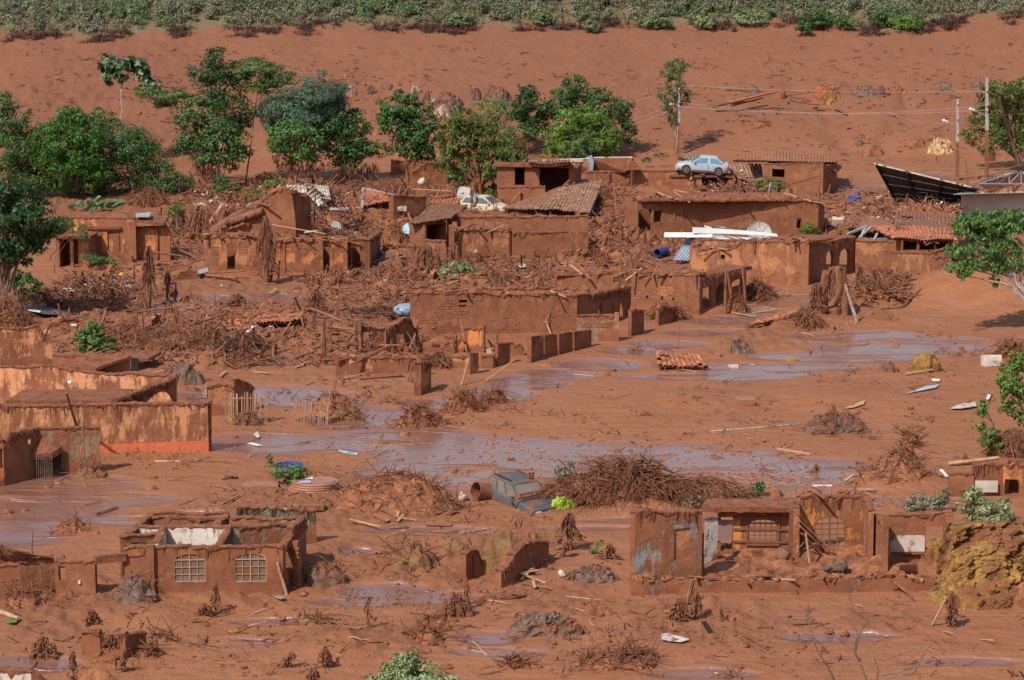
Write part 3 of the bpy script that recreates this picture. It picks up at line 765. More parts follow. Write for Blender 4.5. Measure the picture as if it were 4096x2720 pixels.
# ================================================================ house bottom right
h3 = house('wrecked orange house with barred windows, open porch and a blue-stained front plinth', 'I', 800, 960)
PW = wall(h3, 'I', (-262, 905, 1000), (1820, 885, 962), 'w_blue', .25, jag=.08, cap=0, name='plinth_wall')
slab(h3, [UQ('I', -240, 905, .35), UQ('I', 1810, 888, .35), UQ('I', 1800, 640, .35), UQ('I', -200, 650, .35)], .3, 'mud', 'mud_floor', 26, .22)
I = wall(h3, 'I', (-262, 440, 985), (185, 432, 935), 'w_blue', .22, [(2, 545, 112, 760, 0)], fringe=.4)
b = MB(); o = I.ops[0]; b.prism([I.P(o[0], o[2], .07), I.P(o[1], o[2], .07), I.P(o[1], o[3], .07), I.P(o[0], o[3], .07)], I.n*.05); put('shutter', b, M['w_tan'], h3)
wall(h3, 'I', (-262, 440, 985), (-235, 400, 880), 'w_brown', .2, fringe=1)
pillar(h3, 'I', 178, 440, 880, .24, 'w_tan')
wall(h3, 'I', (203, 478, 815), (292, 472, 800), 'w_white', .14, cap=.05)
I = wall(h3, 'I', (292, 425, 735), (800, 420, 735), 'w_bright', .2, [(505, 482, 698, 645, .18), (318, 470, 398, 700)], cap=0)
window(I, 0, 'browniron', None, 5, 5, .02, thick=.04)
b = MB(); o = I.ops[0]
for e in (-.08, .08): pass
b.bar(I.P(o[0]-.1, o[2]-.05, -.03), I.P(o[1]+.1, o[2]-.05, -.03), .09); b.bar(I.P(o[0]-.06, o[2], -.02), I.P(o[0]-.06, o[3]-.1, -.02), .08); b.bar(I.P(o[1]+.06, o[2], -.02), I.P(o[1]+.06, o[3]-.1, -.02), .08)
put('window_surround', b, M['browniron'], h3)
o = I.ops[1]; b = MB(); b.prism([I.P(o[0]-.2, o[2]+.45, -.05), I.P(o[1]-.02, o[2]+.45, -.05), I.P(o[1]-.02, o[3]-.1, -.05), I.P(o[0]-.2, o[3]-.1, -.05)], I.n*.04); put('door', b, M['door'], h3)
slab(h3, [up('I', 185, 400, 760), up('I', 850, 405, 760), up('I', 830, 342, 690), up('I', 215, 345, 690)], .2, 'mudcap', 'porch_roof', 10, .06)
beam(h3, up('I', 290, 418, 748), up('I', 840, 408, 748), .2, .16, 'mudcap', 'porch_beam')
for x in (410, 480, 560, 650, 720): pass
for y0 in (468, 548, 632, 710):
    b = MB(); b.bar(I.P(I.s_of(402), I.z_of(1, y0), -.04), I.P(I.s_of(765), I.z_of(1, y0+4), -.04), .05, .09); put('batten', b, M['browniron'], h3)
pillar(h3, 'I', 788, 425, 755, .18, 'browniron'); pillar(h3, 'I', 820, 420, 775, .24, 'w_tan')
I = wall(h3, 'I', (843, 335, 700), (1312, 325, 700), 'w_bright', .2, [(952, 465, 1160, 660, .25)], jag=.07, fringe=.3)
rafters(I, 2)
window(I, 0, 'browniron', None, 4, 4, .04, thick=.045)
wall(h3, 'I', (1312, 330, 715), (1340, 420, 800), 'w_tan', .2)
wall(h3, 'I', (1340, 455, 780), (1425, 560, 850), 'w_grey', .18, cap=.04, prof=[(1380, 470)])
pillar(h3, 'I', 1420, 450, 860, .2, 'w_brown')
I = wall(h3, 'I', (1432, 448, 785), (1862, 440, 790), 'w_brown', .2, [(1702, 532, 1822, 720)], jag=.05)
b = MB(); b.prism([I.P(I.s_of(1438), I.z_of(1, 705), -.02), I.P(I.s_of(1696), I.z_of(1, 700), -.02), I.P(I.s_of(1696), I.z_of(1, 590), -.02), I.P(I.s_of(1438), I.z_of(1, 592), -.02)], I.n*.018); put('tiled_panel', b, M['whitemud'], h3)
wall(h3, 'I', (1862, 440, 790), (1900, 660, 890), 'w_tan', .22, cap=.05)
pillar(h3, 'I', 1880, 655, 892, .32, 'w_brown')
rafters(PW, 14, L=(.3, 1.2))
# bench slab, leaning board, planks across the porch
b = MB(); a = [up('I', 1500, 708, 800), up('I', 1690, 712, 800), up('I', 1680, 738, 790), up('I', 1520, 738, 790)]; b.prism(a, (0, 0, -.06)); b.bar(up('I', 1520, 730, 800), gq('I', 1520, 800), .1); b.bar(up('I', 1675, 730, 800), gq('I', 1675, 800), .1); put('bench', b, M['w_tan'], h3)
def plank(r, x0, y0, x1, y1, w=.16, th=.04, mat='stick', label=None, za=None, zb=None, name='plank', cat='plank', group=None, round_=False, parent=None, bend=0):
    """a board or pole between two picture points; za/zb height above the mud (default lying)"""
    def pt(x, y, z):
        p = gq(r, x, y)
        if z: p = UQ(r, x, y, p.z+z); p.z = max(p.z, Tz(p.x, p.y)+.02)
        else: p.z += w*.15
        return p
    a, c = pt(x0, y0, za), pt(x1, y1, zb); b = MB()
    if round_:
        n = 5; pts = []
        for i in range(n):
            f = i/(n-1); p = a.lerp(c, f)+Vector((0, 0, bend*math.sin(math.pi*f)))+Vector((mn.noise(a+Vector((i, 0, 0))), mn.noise(a+Vector((0, i, 0))), 0))*.05; pts.append(p)
        b.tube(pts, [w/2*(1.05-.25*i/(n-1)) for i in range(n)], 6)
    else: b.bar(a, c, w, th, roll=rnd.uniform(-.3, .3))
    return put(name, b, M[mat], parent, label=label, cat=cat if not parent else None, group=group)
def pole(r, x, yt, yb, w=.1, mat='stick', xt=None, label=None, name='post', cat='post', group=None, lean=0, parent=None, square=False):
    p = gq(r, x, yb); t = up(r, xt if xt is not None else x, yt, yb, x)
    if xt is not None: t = up(r, x, yt, yb); t.x += (xt-x)*K/ppm(t)
    t.y += lean; b = MB(); p.z -= .25
    if square: b.bar(p, t, w)
    else:
        pts = [p.lerp(t, i/4)+Vector((.04*mn.noise(p+Vector((i, 0, 0))), .04*mn.noise(p+Vector((0, i, 0))), 0)) for i in range(5)]
        b.tube(pts, [w/2*(1.1-.06*i)*(1+.2*mn.noise(p+Vector((i*3, 1, 0)))) for i in range(5)], 6)
    return put(name, b, M[mat], parent, label=label, cat=cat if not parent else None, group=group)
for x0, y0, x1, y1, za, mat in ((845, 600, 1160, 775, 1.3, 'stick'), (850, 640, 1110, 770, 1.1, 'w_tan'), (842, 560, 1050, 745, 1.5, 'stick'), (860, 690, 1040, 765, .6, 'stick')):
    a = up('I', x0, y0-110, 790); c = gq('I', x1, y1+5); b = MB(); b.bar(a, c, .2, .04); put('fallen_rafter', b, M[mat], h3)
pole('I', 925, 575, 815, .11, 'palestick', xt=888, parent=h3, name='prop_post')
b = MB(); b.prism([up('I', 1520, 800, 955)+Vector((0, .1, 0)), up('I', 1640, 795, 955)+Vector((0, .1, 0)), gq('I', 1650, 908), gq('I', 1528, 905)], (0, -.03, .05)); put('board', b, M['palestick'], None, 'pale plywood board leaning out of the right-hand room of the orange house', 'board')
# far right ruin
h4 = house('half-buried ruin with a cream lower panel at the right edge behind the leafy branch', 'I', 2100, 330)
I = wall(h4, 'I', (1848, 180, 330), (2010, 170, 330), 'w_brown', .2, jag=.1); wall(h4, 'I', (2010, 115, 325), (2215, 120, 325), 'w_brown', .2, [(2002, 190, 2028, 300)], jag=.08, fringe=1)
b = MB(); p = [up('I', 2030, 300, 330), up('I', 2182, 300, 330), up('I', 2182, 222, 330), up('I', 2030, 222, 330)]; b.prism([v+Vector((0, -.06, 0)) for v in p], (0, .03, 0)); put('tiled_panel', b, M['whitemud'], h4)
I = wall(h4, 'I', (2215, 118, 330), (2440, 125, 335), 'w_orange', .2, [(2235, 215, 2330, 320)], jag=.1); roombox(h4, I, 0.02, I.L, 1.2, roof=False)
# ================================================================ long banded house, left
h5 = house('long cream wall with an orange band along its foot at the left', 'D', 700, 1530)
I = wall(h5, 'D', (-60, 1222, 1560), (1408, 1203, 1528), 'w_band', .25, jag=.03, fringe=.2)
pole('D', 1415, 1185, 1522, .2, 'muddybark', parent=h5, name='corner_post')
slab(h5, [up('D', 40, 1180, 1480), up('D', 790, 1188, 1480), up('D', 900, 1105, 1390), up('D', 175, 1108, 1390)], .16, 'mudcap', 'roof_slab', 14, .04)
wall(h5, 'D', (-60, 960, 1260), (1190, 1015, 1310), 'w_cream', .25, prof=[(350, 948), (480, 975), (620, 985), (720, 1010), (860, 1000)], jag=.06, cap=.18)
I = wall(h5, 'D', (775, 1185, 1480), (1192, 1030, 1320), 'w_brown', .22, [(960, 1130, 1182, 1500, .3)], fringe=3, cap=.16)
h6 = house('tall cream wall corner with a ragged dark shaded side above the left edge', 'D', 140, 950)
wall(h6, 'D', (-60, 702, 960), (135, 698, 950), 'w_cream', .2, jag=.03)
wall(h6, 'D', (138, 690, 950), (357, 655, 940), 'w_cream', .2, prof=[(180, 695), (230, 670), (262, 675), (275, 710), (300, 735), (318, 700), (335, 655)], jag=.04, cap=.06, fringe=.4)
wall(h6, 'D', (357, 868, 975), (640, 960, 1010), 'w_brown', .2, prof=[(560, 885)])
h6b = house('low mud-capped annex with a dark shaded end wall behind the long cream wall', 'D', 750, 980)
wall(h6b, 'D', (640, 965, 1010), (880, 885, 985), 'w_brown', .25, fringe=1)
slab(h6b, [up('D', 380, 960, 1030), up('D', 645, 965, 1030), up('D', 885, 880, 985), up('D', 560, 870, 985)], .14, 'mudcap', 'roof_slab', 10, .08)
slab(h6b, [up('D', 890, 905, 975), up('D', 1000, 900, 975), up('D', 1085, 855, 930), up('D', 880, 850, 930)], .14, 'mudcap', 'roof_slab', 6, .06)
wall(h6b, 'D', (885, 900, 985), (935, 905, 985), 'dark', .15, cap=0)  # near-black wall: painted shade beneath the slab
# foreground left ruin
h6c = house('grey-brown walls and mud-loaded awning of the ruin at the left edge', 'D', 350, 1690)
wall(h6c, 'D', (262, 1368, 1690), (545, 1362, 1672), 'w_grey', .2, jag=.03)
wall(h6c, 'D', (575, 1365, 1672), (682, 1365, 1668), 'w_grey', .2, jag=.02, cap=.05)
pole('D', 562, 1330, 1668, .2, 'bark', parent=h6c, name='corner_post')
wall(h6c, 'D', (30, 1500, 1760), (265, 1362, 1690), 'w_brown', .22, [(188, 1440, 228, 1485)], fringe=2, prof=[(60, 1400), (150, 1390)])
wall(h6c, 'D', (-60, 1450, 1770), (30, 1440, 1760), 'w_orange', .2, [(-10, 1510, 40, 1640)])
slab(h6c, [up('D', 205, 1540, 1710), up('D', 345, 1540, 1710), up('D', 420, 1490, 1690), up('D', 290, 1430, 1690)], .28, 'mudcap', 'awning', 6, .05)
wall(h6c, 'D', (240, 1550, 1700), (430, 1520, 1690), 'dark', .15, cap=0, name='painted_shade_wall')  # shade under the awning put into the wall colour
b = MB()
for i in range(9): b.bar(up('D', 245+i*13, 1555, 1712), gq('D', 247+i*13, 1712), .025)
put('picket_gate', b, M['bark'], h6c, kind='stuff')
# ================================================================ upper-left house
h7 = house('cream and orange walled house at the upper left with a dark doorway', 'D', 900, 240)
wall(h7, 'A', (425, 1462, 1760), (920, 1470, 1765), 'w_peach', .2, jag=.03)
slab(h7, [up('A', 918, 1485, 1765), up('A', 1105, 1505, 1765), up('A', 1140, 1455, 1715), up('A', 960, 1440, 1700)], .15, 'mudcap', 'roof_slab', 6, .04)
b = MB(); a = [up('A', 915, 1475, 1760), up('A', 1010, 1475, 1760), up('A', 1015, 1445, 1725), up('A', 915, 1455, 1725)]; b.prism([v+Vector((0, 0, .1)) for v in a], (0, 0, .05)); put('pale_board', b, M['greysheet'], h7)
I = wall(h7, 'D', (808, 12, 238), (1150, 12, 240), 'w_orange', .22, jag=.02)
I = wall(h7, 'D', (595, 25, 250), (808, 22, 250), 'w_orange', .2, [(722, 45, 806, 238)]); roombox(h7, I, 0, I.L, 1.5, roof=True)
I = wall(h7, 'D', (385, 85, 285), (600, 80, 290), 'w_brown', .2, [(398, 98, 470, 290), (492, 98, 525, 285)]); roombox(h7, I, 0, I.L, 1.8, roof=True)
pole('D', 1062, 20, 240, .12, 'muddybark', parent=h7, name='door_jamb')
b = MB(); b.prism([gq('D', 690, 250), gq('D', 870, 270), up('D', 730, 165, 255)], (0, -.3, 0)); put('mud_ramp', b, M['mud'], h7)
# long low house
h8 = house('long low orange-brown house with louvred window and doorways below the wrecked roofs', 'D', 1800, 320)
I = wall(h8, 'D', (1380, 80, 312), (1700, 85, 312), 'w_tan', .2, [(1528, 120, 1582, 300, 0), (1612, 118, 1666, 205)], jag=.03); roombox(h8, I, 0, I.L, 2.0, roof=False)
rafters(I, 8)
o = I.ops[1]; b = MB()
for i in range(5): b.bar(I.P(o[0], o[2]+(o[3]-o[2])*(i+.4)/5, .06), I.P(o[1], o[2]+(o[3]-o[2])*(i+.4)/5, .06), .04, .08)
put('louvre', b, M['w_tan'], h8)
b = MB()
for i in range(4): z = I.z_of(1, 150+i*16); b.bar(I.P(I.s_of(1425), z, -.02), I.P(I.s_of(1475), z, -.02), .03)
put('vent', b, M['muddybark'], h8)
I = wall(h8, 'D', (1860, 105, 325), (2360, 108, 315), 'w_orange', .2, [(1925, 155, 2060, 170), (2165, 150, 2225, 310), (2232, 155, 2325, 190), (2335, 120, 2400, 290)], jag=.04)
rafters(I, 16)
roombox(h8, I, I.L*.55, I.L, 2.0, roof=False)
wall(h8, 'D', (1700, 90, 312), (1860, 100, 322), 'w_brown', .2, jag=.05)
for x in (1910, 2165, 2330): pillar(h8, 'D', x, 108, 322, .28, 'w_brown')
I = wall(h8, 'E', (90, 98, 310), (218, 98, 300), 'w_orange', .2, [(60, 150, 160, 300)]); wall(h8, 'E', (218, 95, 300), (290, 40, 190), 'w_brown', .18, fringe=1)
roombox(h8, I, 0, I.L, 1.8, roof=False)
# ================================================================ upper middle house
h9 = house('long mud-plastered house with an open band above its wall, right of the pale blue dish', 'E', 1200, 215)
wall(h9, 'B', (738, 1466, 1690), (1690, 1455, 1680), 'w_brown', .2, [(772, 1495, 805, 1600), (830, 1492, 1132, 1552)], jag=.05)
for x in (905, 985, 1060): pole('B', x, 1495, 1690, .12, 'muddybark', parent=h9, name='stud')
I = wall(h9, 'E', (815, 32, 225), (1158, 35, 228), 'w_tan', .22, jag=.03)
rafters(I, 6)
wall(h9, 'E', (1180, 48, 215), (1688, 42, 205), 'w_brown', .2, [(1555, 12, 1690, 30)], jag=.04)
wall(h9, 'E', (1158, 35, 228), (1182, 48, 212), 'w_brown', .2)
I2 = wall(h9, 'E', (590, 105, 215), (730, 115, 218), 'w_brown', .2, jag=.05)
I = wall(h9, 'B', (588, 1500, 1705), (735, 1490, 1700), 'w_brown', .2, [(598, 1512, 725, 1640)], cap=0); roombox(h9, I, 0, I.L, 2, roof=False, mat='w_brown')
pillar(h9, 'E', 770, 0, 225, .35, 'w_brown'); pole('E', 590, -20, 120, .13, 'stick', parent=h9, name='stud')
tileroof(h9, [up('B', 478, 1508, 1700), up('B', 760, 1480, 1720), up('B', 880, 1392, 1590), up('B', 640, 1388, 1580)], 'tilemud', miss=.02, jit=.05, sag=.12)
b = MB()
for i in range(5): z = I2.z_of(1, -10); 
o = MB()
for i in range(5): y = 78+i*12; o.bar(up('E', 1330, y, 210)+Vector((0, -.05, 0)), up('E', 1382, y, 210)+Vector((0, -.05, 0)), .03, .07)
put('louvre', o, M['w_tan'], h9)
# ================================================================ brick middle house
h10 = house('large mud-stained brick house in the middle with three narrow arched openings', 'E', 1000, 735)
I = wall(h10, 'E', (492, 452, 735), (1615, 470, 722), 'w_brown', .22, [(818, 505, 875, 525), (818, 540, 870, 552)], jag=.05, cap=.18)
rafters(I, 10)
bricks(I, 520, 480, 1060, 660, .42, bw=.25, bh=.155, lim=150); bricks(I, 1080, 500, 1500, 700, .30, bw=.25, bh=.155, lim=60)
I = wall(h10, 'E', (1615, 470, 722), (1702, 464, 700), 'w_brown', .22)
I = wall(h10, 'E', (1702, 470, 700), (1975, 410, 600), 'w_brown', .25, [(1760, 528, 1792, 650, .5), (1850, 528, 1870, 650, .5), (1905, 500, 1938, 640, .5)], fringe=2.5, cap=.2)
I = wall(h10, 'E', (1615, 608, 785), (1880, 606, 782), 'w_grey', .18, jag=.02, cap=.06); bricks(I, 1640, 630, 1870, 690, .6, bw=.3, bh=.17)
pillar(h10, 'E', 1882, 590, 782, .24, 'w_tan')
wall(h10, 'E', (1982, 572, 752), (2066, 572, 720), 'w_brown', .2, fringe=.5)
wall(h10, 'E', (505, 425, 700), (1700, 430, 690), 'w_brown', .2, jag=.12, cap=.25)
slab(h10, [up('E', 505, 448, 725), up('E', 1690, 462, 705), up('E', 1690, 430, 680), up('E', 510, 428, 690)], .12, 'mudcap', 'roof_slab', 16, .12)
I = wall(h10, 'E', (1480, 328, 520), (1955, 325, 540), 'w_brown', .2, [(1860, 345, 1935, 392)], jag=.06)
rafters(I, 7)
slab(h10, [up('E', 1440, 318, 520), up('E', 1775, 318, 520), up('E', 1760, 282, 480), up('E', 1450, 280, 480)], .2, 'mudcap', 'roof_slab', 10, .05)
wl = house('mud-stained brick boundary wall in shade standing in front of the brick house', 'E', 1500, 860, 'boundary_wall', 'wall')
I = wall(wl, 'E', (1300, 752, 922), (1712, 708, 818), 'w_brown', .2, cap=.1, jag=.02, fringe=.3); bricks(I, 1310, 780, 1700, 890, .42, 'brick', .36, .16)
pillar(wl, 'E', 1293, 735, 928, .22, 'w_tan')
for f in (.2, .43, .68): p = I.P(I.L*f, 0, -.04); b = MB(); b.box((p.x, p.y, (I.base+I.top(I.L*f))/2), .16, .12, I.top(I.L*f)-I.base); put('pier', b, M['w_brown'], wl)
# low ruins in front of it
h11 = house('row of broken orange and dark low walls with door frames below the brick house', 'E', 600, 1000)
I = wall(h11, 'E', (-10, 888, 1015), (520, 888, 1000), 'w_peach', .22, jag=.05, cap=.14, fringe=.4)
rafters(I, 5)
wall(h11, 'E', (160, 680, 862), (262, 700, 850), 'w_brown', .2, [(172, 720, 250, 840)], jag=.1, fringe=1)
pole('E', 155, 650, 865, .2, 'muddybark', parent=h11, name='door_post'); pole('E', 125, 655, 840, .16, 'muddybark', parent=h11, name='door_post')
wall(h11, 'E', (264, 700, 850), (330, 690, 850), 'w_tan', .25)
wall(h11, 'E', (328, 705, 852), (545, 640, 780), 'w_brown', .2, prof=[(380, 665), (440, 635), (490, 632), (520, 700)], fringe=1)
b = MB(); b.prism([up('E', 400, 845, 852), up('E', 445, 845, 852), up('E', 445, 738, 852), up('E', 400, 738, 852)], (0, .05, 0)); put('door', b, M['w_tan'], h11)
wall(h11, 'E', (545, 735, 850), (800, 745, 858), 'w_brown', .18, [(570, 700, 715, 830)], jag=.06)
wall(h11, 'E', (720, 790, 860), (850, 760, 860), 'w_orange', .18, jag=.08); wall(h11, 'E', (855, 690, 850), (990, 705, 858), 'w_orange', .2, jag=.06)
wall(h11, 'E', (745, 890, 960), (895, 880, 975), 'w_tan', .25, [(880, 890, 890, 950)], jag=.05); wall(h11, 'E', (895, 860, 1010), (950, 870, 1000), 'w_brown', .2, fringe=1)
I = wall(h11, 'E', (1082, 795, 955), (1162, 790, 930), 'w_brown', .2); bricks(I, 1085, 810, 1160, 920, .8, bw=.2, bh=.1)
for x, a, c in ((985, 700, 860), (1060, 870, 960), (1078, 710, 945), (780, 745, 865)): pole('E', x, a, c, .13, 'muddybark', parent=h11, name='door_post')
wall(h11, 'E', (970, 880, 965), (1050, 870, 965), 'w_orange', .18, jag=.1)
wall(h11, 'E', (1162, 785, 880), (1260, 830, 880), 'w_brown', .2, jag=.15)
b = MB(); b.tube([up('E', 630, 790, 850), up('E', 690, 800, 845)], .22, 10); put('drum', b, M['rust'], None, 'mud-coated drum lying inside the low ruined rooms', 'drum')
h12 = house('short leaning wall fragment with a tattered hanging side at the end of the low ruins', 'E', 580, 1130)
wall(h12, 'E', (520, 920, 1150), (565, 925, 1150), 'w_brown', .15, jag=.03); wall(h12, 'E', (568, 922, 1148), (632, 925, 1105), 'w_tan', .2, fringe=3)
for x, t in ((485, 500), (452, 520)): pole('E', x, 930, 1060, .12, 'stick', xt=t, parent=h12, name='leaning_post')
# brick house with porch
h13 = house('brick house with a mud-loaded porch roof on leaning wooden posts', 'F', 300, 590)
I = wall(h13, 'F', (-290, 322, 545), (165, 335, 605), 'w_brown', .22, [(-185, 478, -105, 500), (-85, 485, 5, 510)], jag=.05, cap=.15); bricks(I, -270, 360, 100, 520, .55, 'brick', .25, .15, 200)
rafters(I, 10)
bricks(I, -150, 400, 90, 500, .35, 'brickred', .25, .15, 60, proud=.022)
slab(h13, [up('F', 150, 352, 600), up('F', 345, 318, 560), up('F', 525, 278, 500), up('F', 350, 262, 470)], .2, 'mudcap', 'porch_roof', 8, .08)
I = wall(h13, 'F', (175, 360, 590), (345, 330, 560), 'w_brown', .2, [(195, 420, 255, 560), (285, 390, 345, 620, .3)], cap=0, fringe=.5); roombox(h13, I, 0, I.L, 2, roof=False)
I = wall(h13, 'F', (345, 330, 560), (485, 300, 520), 'w_brown', .2, [(390, 368, 465, 415, .3)], cap=0, fringe=.5)
for x, t, a, c in ((165, 172, 350, 605), (345, 350, 305, 572), (398, 362, 320, 560), (485, 462, 285, 540)): pole('F', x, a, c, .16, 'stick', xt=t, parent=h13, name='porch_post')
# big tan house
h14 = house('large tan house with a small square vent and a shaded two-arched side porch', 'F', 600, 400)
I = wall(h14, 'F', (105, 130, 330), (905, 112, 408), 'w_tan', .25, [(316, 200, 346, 232)], prof=[(140, 130), (180, 165), (300, 172), (420, 150), (440, 115), (560, 108), (800, 112)], jag=.03, cap=.15, fringe=.2)
rafters(I, 12)
bricks(I, 500, 290, 890, 380, .12, 'brick', .3, .16, 25)
b = MB(); o = I.ops[0]; b.prism([I.P(o[0]-.04, o[2], .19), I.P(o[1]+.04, o[2], .19), I.P(o[1]+.04, o[3], .19), I.P(o[0]-.04, o[3], .19)], I.n*.02); put('vent_shade_panel', b, M['dark'], h14)  # dark panel painted in for the shade inside the vent
wall(h14, 'F', (140, 95, 300), (470, 100, 330), 'w_tan', .2, jag=.05)
slab(h14, [up('F', 905, 118, 400), up('F', 910, 112, 400), up('F', 1222, 70, 300), up('F', 840, 62, 290)], .2, 'mudcap', 'roof_slab', 10, .05)
I = wall(h14, 'F', (912, 120, 392), (1220, 82, 320), 'w_brown', .25, [(1028, 172, 1082, 400, .2), (1118, 158, 1192, 400, .2)], cap=.05, fringe=.6); roombox(h14, I, 0, I.L*.38, 2.5, roof=False)
wall(h14, 'F', (1222, 105, 330), (1492, 110, 330), 'w_tan', .2, [(1410, 160, 1440, 185)])
for x, t, a, c in ((980, 935, 128, 260), (1005, 995, 240, 330)): pole('F', x, a, c, .13, 'stick', xt=t, parent=h14, name='fallen_beam')
b = MB(); b.bar(up('F', 850, 85, 395), up('F', 855, 205, 395), .07); put('gutter_pipe', b, M['white'], h14)
# right tiled house
h15 = house('ruined house with sagging orange tiled roof and dark open front at the right', 'F', 1700, 300)
I = wall(h15, 'F', (1530, 100, 300), (1915, 105, 290), 'w_brown', .2, [(1545, 105, 1640, 170), (1655, 105, 1755, 170), (1770, 105, 1870, 175)], cap=0); roombox(h15, I, 0, I.L, 2.5, roof=False, mat='w_brown')
rafters(I, 8)
wall(h15, 'F', (1455, 182, 360), (1730, 190, 400), 'w_tan', .22, jag=.03); wall(h15, 'F', (1730, 212, 400), (1885, 220, 415), 'w_brown', .2, jag=.04, prof=[(1800, 212)])
wall(h15, 'F', (1885, 215, 415), (2040, 290, 400), 'w_brown', .2, [(1900, 330, 1925, 410)]); wall(h15, 'F', (1730, 175, 330), (1900, 150, 320), 'w_brown', .2, jag=.1)
I = wall(h15, 'F', (1432, 362, 472), (1755, 358, 465), 'w_brown', .2, jag=.04, fringe=.3); bricks(I, 1440, 375, 1740, 450, .6, 'brick', .35, .17)
tileroof(h15, [up('F', 1480, 95, 300), up('F', 1870, 98, 300), up('F', 1905, 25, 215), up('F', 1330, 10, 195)], 'tile', miss=.02, jit=.04, sag=.12)
tileroof(h15, [up('C', 1480, 1560, 1750), up('C', 1900, 1560, 1750), up('C', 1905, 1460, 1640), up('C', 1500, 1420, 1590)], 'tilemud', miss=.12, jit=.07, sag=.2)
for a in ((1170, 60, 1300, 10), (1250, 85, 1330, 15), (1290, 100, 1490, 90), (1350, 100, 1370, 60), (1260, 85, 1290, 15)):
    b = MB(); b.bar(up('F', a[0], a[1], 270), up('F', a[2], a[3], 250), .13); put('rafter', b, M['greysheet'], h15)
for a in ((1620, 1750, 1530, 1545), (1750, 1880, 1525, 1545)): corr([up('C', a[0], a[3], 1720), up('C', a[1], a[3], 1720), up('C', a[1]-40, a[2], 1690), up('C', a[0], a[2]-4, 1690)], 'greysheet', h15, n=8, amp=.04)
for x, t, a, c in ((1600, 1592, 100, 210), (1683, 1683, 100, 200), (1850, 1835, 75, 190)): pole('F', x, a, c, .12, 'stick', xt=t, parent=h15, name='roof_post')
# long wall behind white sheets
h16 = house('long mud-brown house with tall door recesses at its left end, behind the white roofing sheets', 'C', 400, 1600)
I = wall(h16, 'C', (-248, 1360, 1625), (200, 1350, 1600), 'w_brown', .25, [(-238, 1410, -148, 1620), (-136, 1422, -80, 1500), (0, 1440, 20, 1510), (55, 1440, 72, 1452), (55, 1460, 72, 1470)], jag=.06, cap=.2, prof=[(-200, 1340)])
rafters(I, 10)
roombox(h16, I, 0, I.L*.42, 2.2, roof=False)
I = wall(h16, 'C', (200, 1350, 1600), (970, 1350, 1580), 'w_brown', .25, [(830, 1470, 860, 1540)], jag=.08, cap=.2, fringe=.3); bricks(I, 60, 1460, 420, 1560, .25, 'brick', .3, .15, 60)
rafters(I, 14)
slab(h16, [up('C', -235, 1348, 1610), up('C', 965, 1345, 1590), up('C', 930, 1300, 1530), up('C', -200, 1300, 1530)], .1, 'mudcap', 'roof_slab', 16, .14)
wall(h16, 'C', (970, 1350, 1580), (1010, 1390, 1560), 'w_brown', .2)
# garage house top centre
h17 = house('house with a dark garage opening under a white-edged roof behind the mango tree', 'B', 1300, 1340)
I = wall(h17, 'B', (1075, 1120, 1365), (1600, 1105, 1360), 'w_brown', .25, [(1195, 1130, 1262, 1250), (1362, 1130, 1560, 1310)], cap=0, jag=.02); roombox(h17, I, 0, I.L, 4, roof=True, over=.3)
rafters(I, 4)
wall(h17, 'B', (1085, 1262, 1375), (1400, 1262, 1378), 'w_brown', .2, jag=.06)
b = MB(); b.prism([up('B', 1290, 1085, 1350), up('B', 1700, 1070, 1345), up('B', 1700, 1092, 1345), up('B', 1290, 1100, 1350)], (0, .4, 0)); put('roof_edge', b, M['whitemud'], h17)
tileroof(h17, [up('B', 1290, 1105, 1385), up('B', 1570, 1100, 1385), up('B', 1570, 1085, 1355), up('B', 1290, 1085, 1355)], 'tilemud', miss=.1)
wall(h17, 'B', (1670, 1158, 1270), (1990, 1150, 1262), 'w_brown', .2)
h17b = house('mud-brown house end with a gable and pale roof rim beside the beige wall', 'B', 1850, 1250)
a = [up('B', 1730, 1065, 1260), up('B', 1960, 1062, 1255), up('B', 1940, 1150, 1250), up('B', 1700, 1155, 1252)]
slab(h17b, a, .12, 'w_brown', 'roof', 5, .02); b = MB(); b.prism([up('B', 1935, 1150, 1255), up('B', 2050, 1145, 1250), up('B', 1990, 1068, 1250)], (0, .2, 0)); put('gable', b, M['w_brown'], h17b)
b = MB(); b.bar(up('B', 1730, 1062, 1260), up('B', 1990, 1060, 1255), .09); put('roof_rim', b, M['whitemud'], h17b)
I = wall(h17b, 'B', (1995, 1150, 1265), (2330, 1150, 1275), 'w_tan', .2, jag=.03, cap=.06)
pole('B', 1985, 1150, 1260, .16, 'muddybark', parent=h17b, name='corner_post')
# house under the car
h18 = house('tan walled house with a dark opening, carrying the stranded silver car on its roof', 'C', 100, 1300)
I = wall(h18, 'C', (-20, 1190, 1300), (395, 1180, 1300), 'w_tan', .25, [(188, 1185, 370, 1295)], cap=.08, jag=.03); roombox(h18, I, 0, I.L, 3, roof=True, over=.15)
rafters(I, 5)
ROOFZ = I.top(.5)+.17; CARW = I
tileroof(h18, [up('C', 440, 1235, 1300), up('C', 600, 1215, 1300), up('C', 590, 1110, 1250), up('C', 360, 1115, 1250)], 'tileold', miss=.03, jit=.04)
beam(h18, up('C', 370, 1140, 1290), up('C', 560, 1250, 1300), .14, .18, 'stick', 'rafter'); beam(h18, up('C', 320, 1195, 1290), up('C', 390, 1248, 1300), .16, .1, 'stick', 'rafter')
tileroof(h18, [up('C', 20, 1070, 1235), up('C', 150, 1085, 1240), up('C', 160, 1040, 1200), up('C', 50, 1040, 1200)], 'tileold', miss=.1)
h19 = house('square mud house with rusty sheet roof and one dark window, right of the silver car', 'C', 800, 1310)
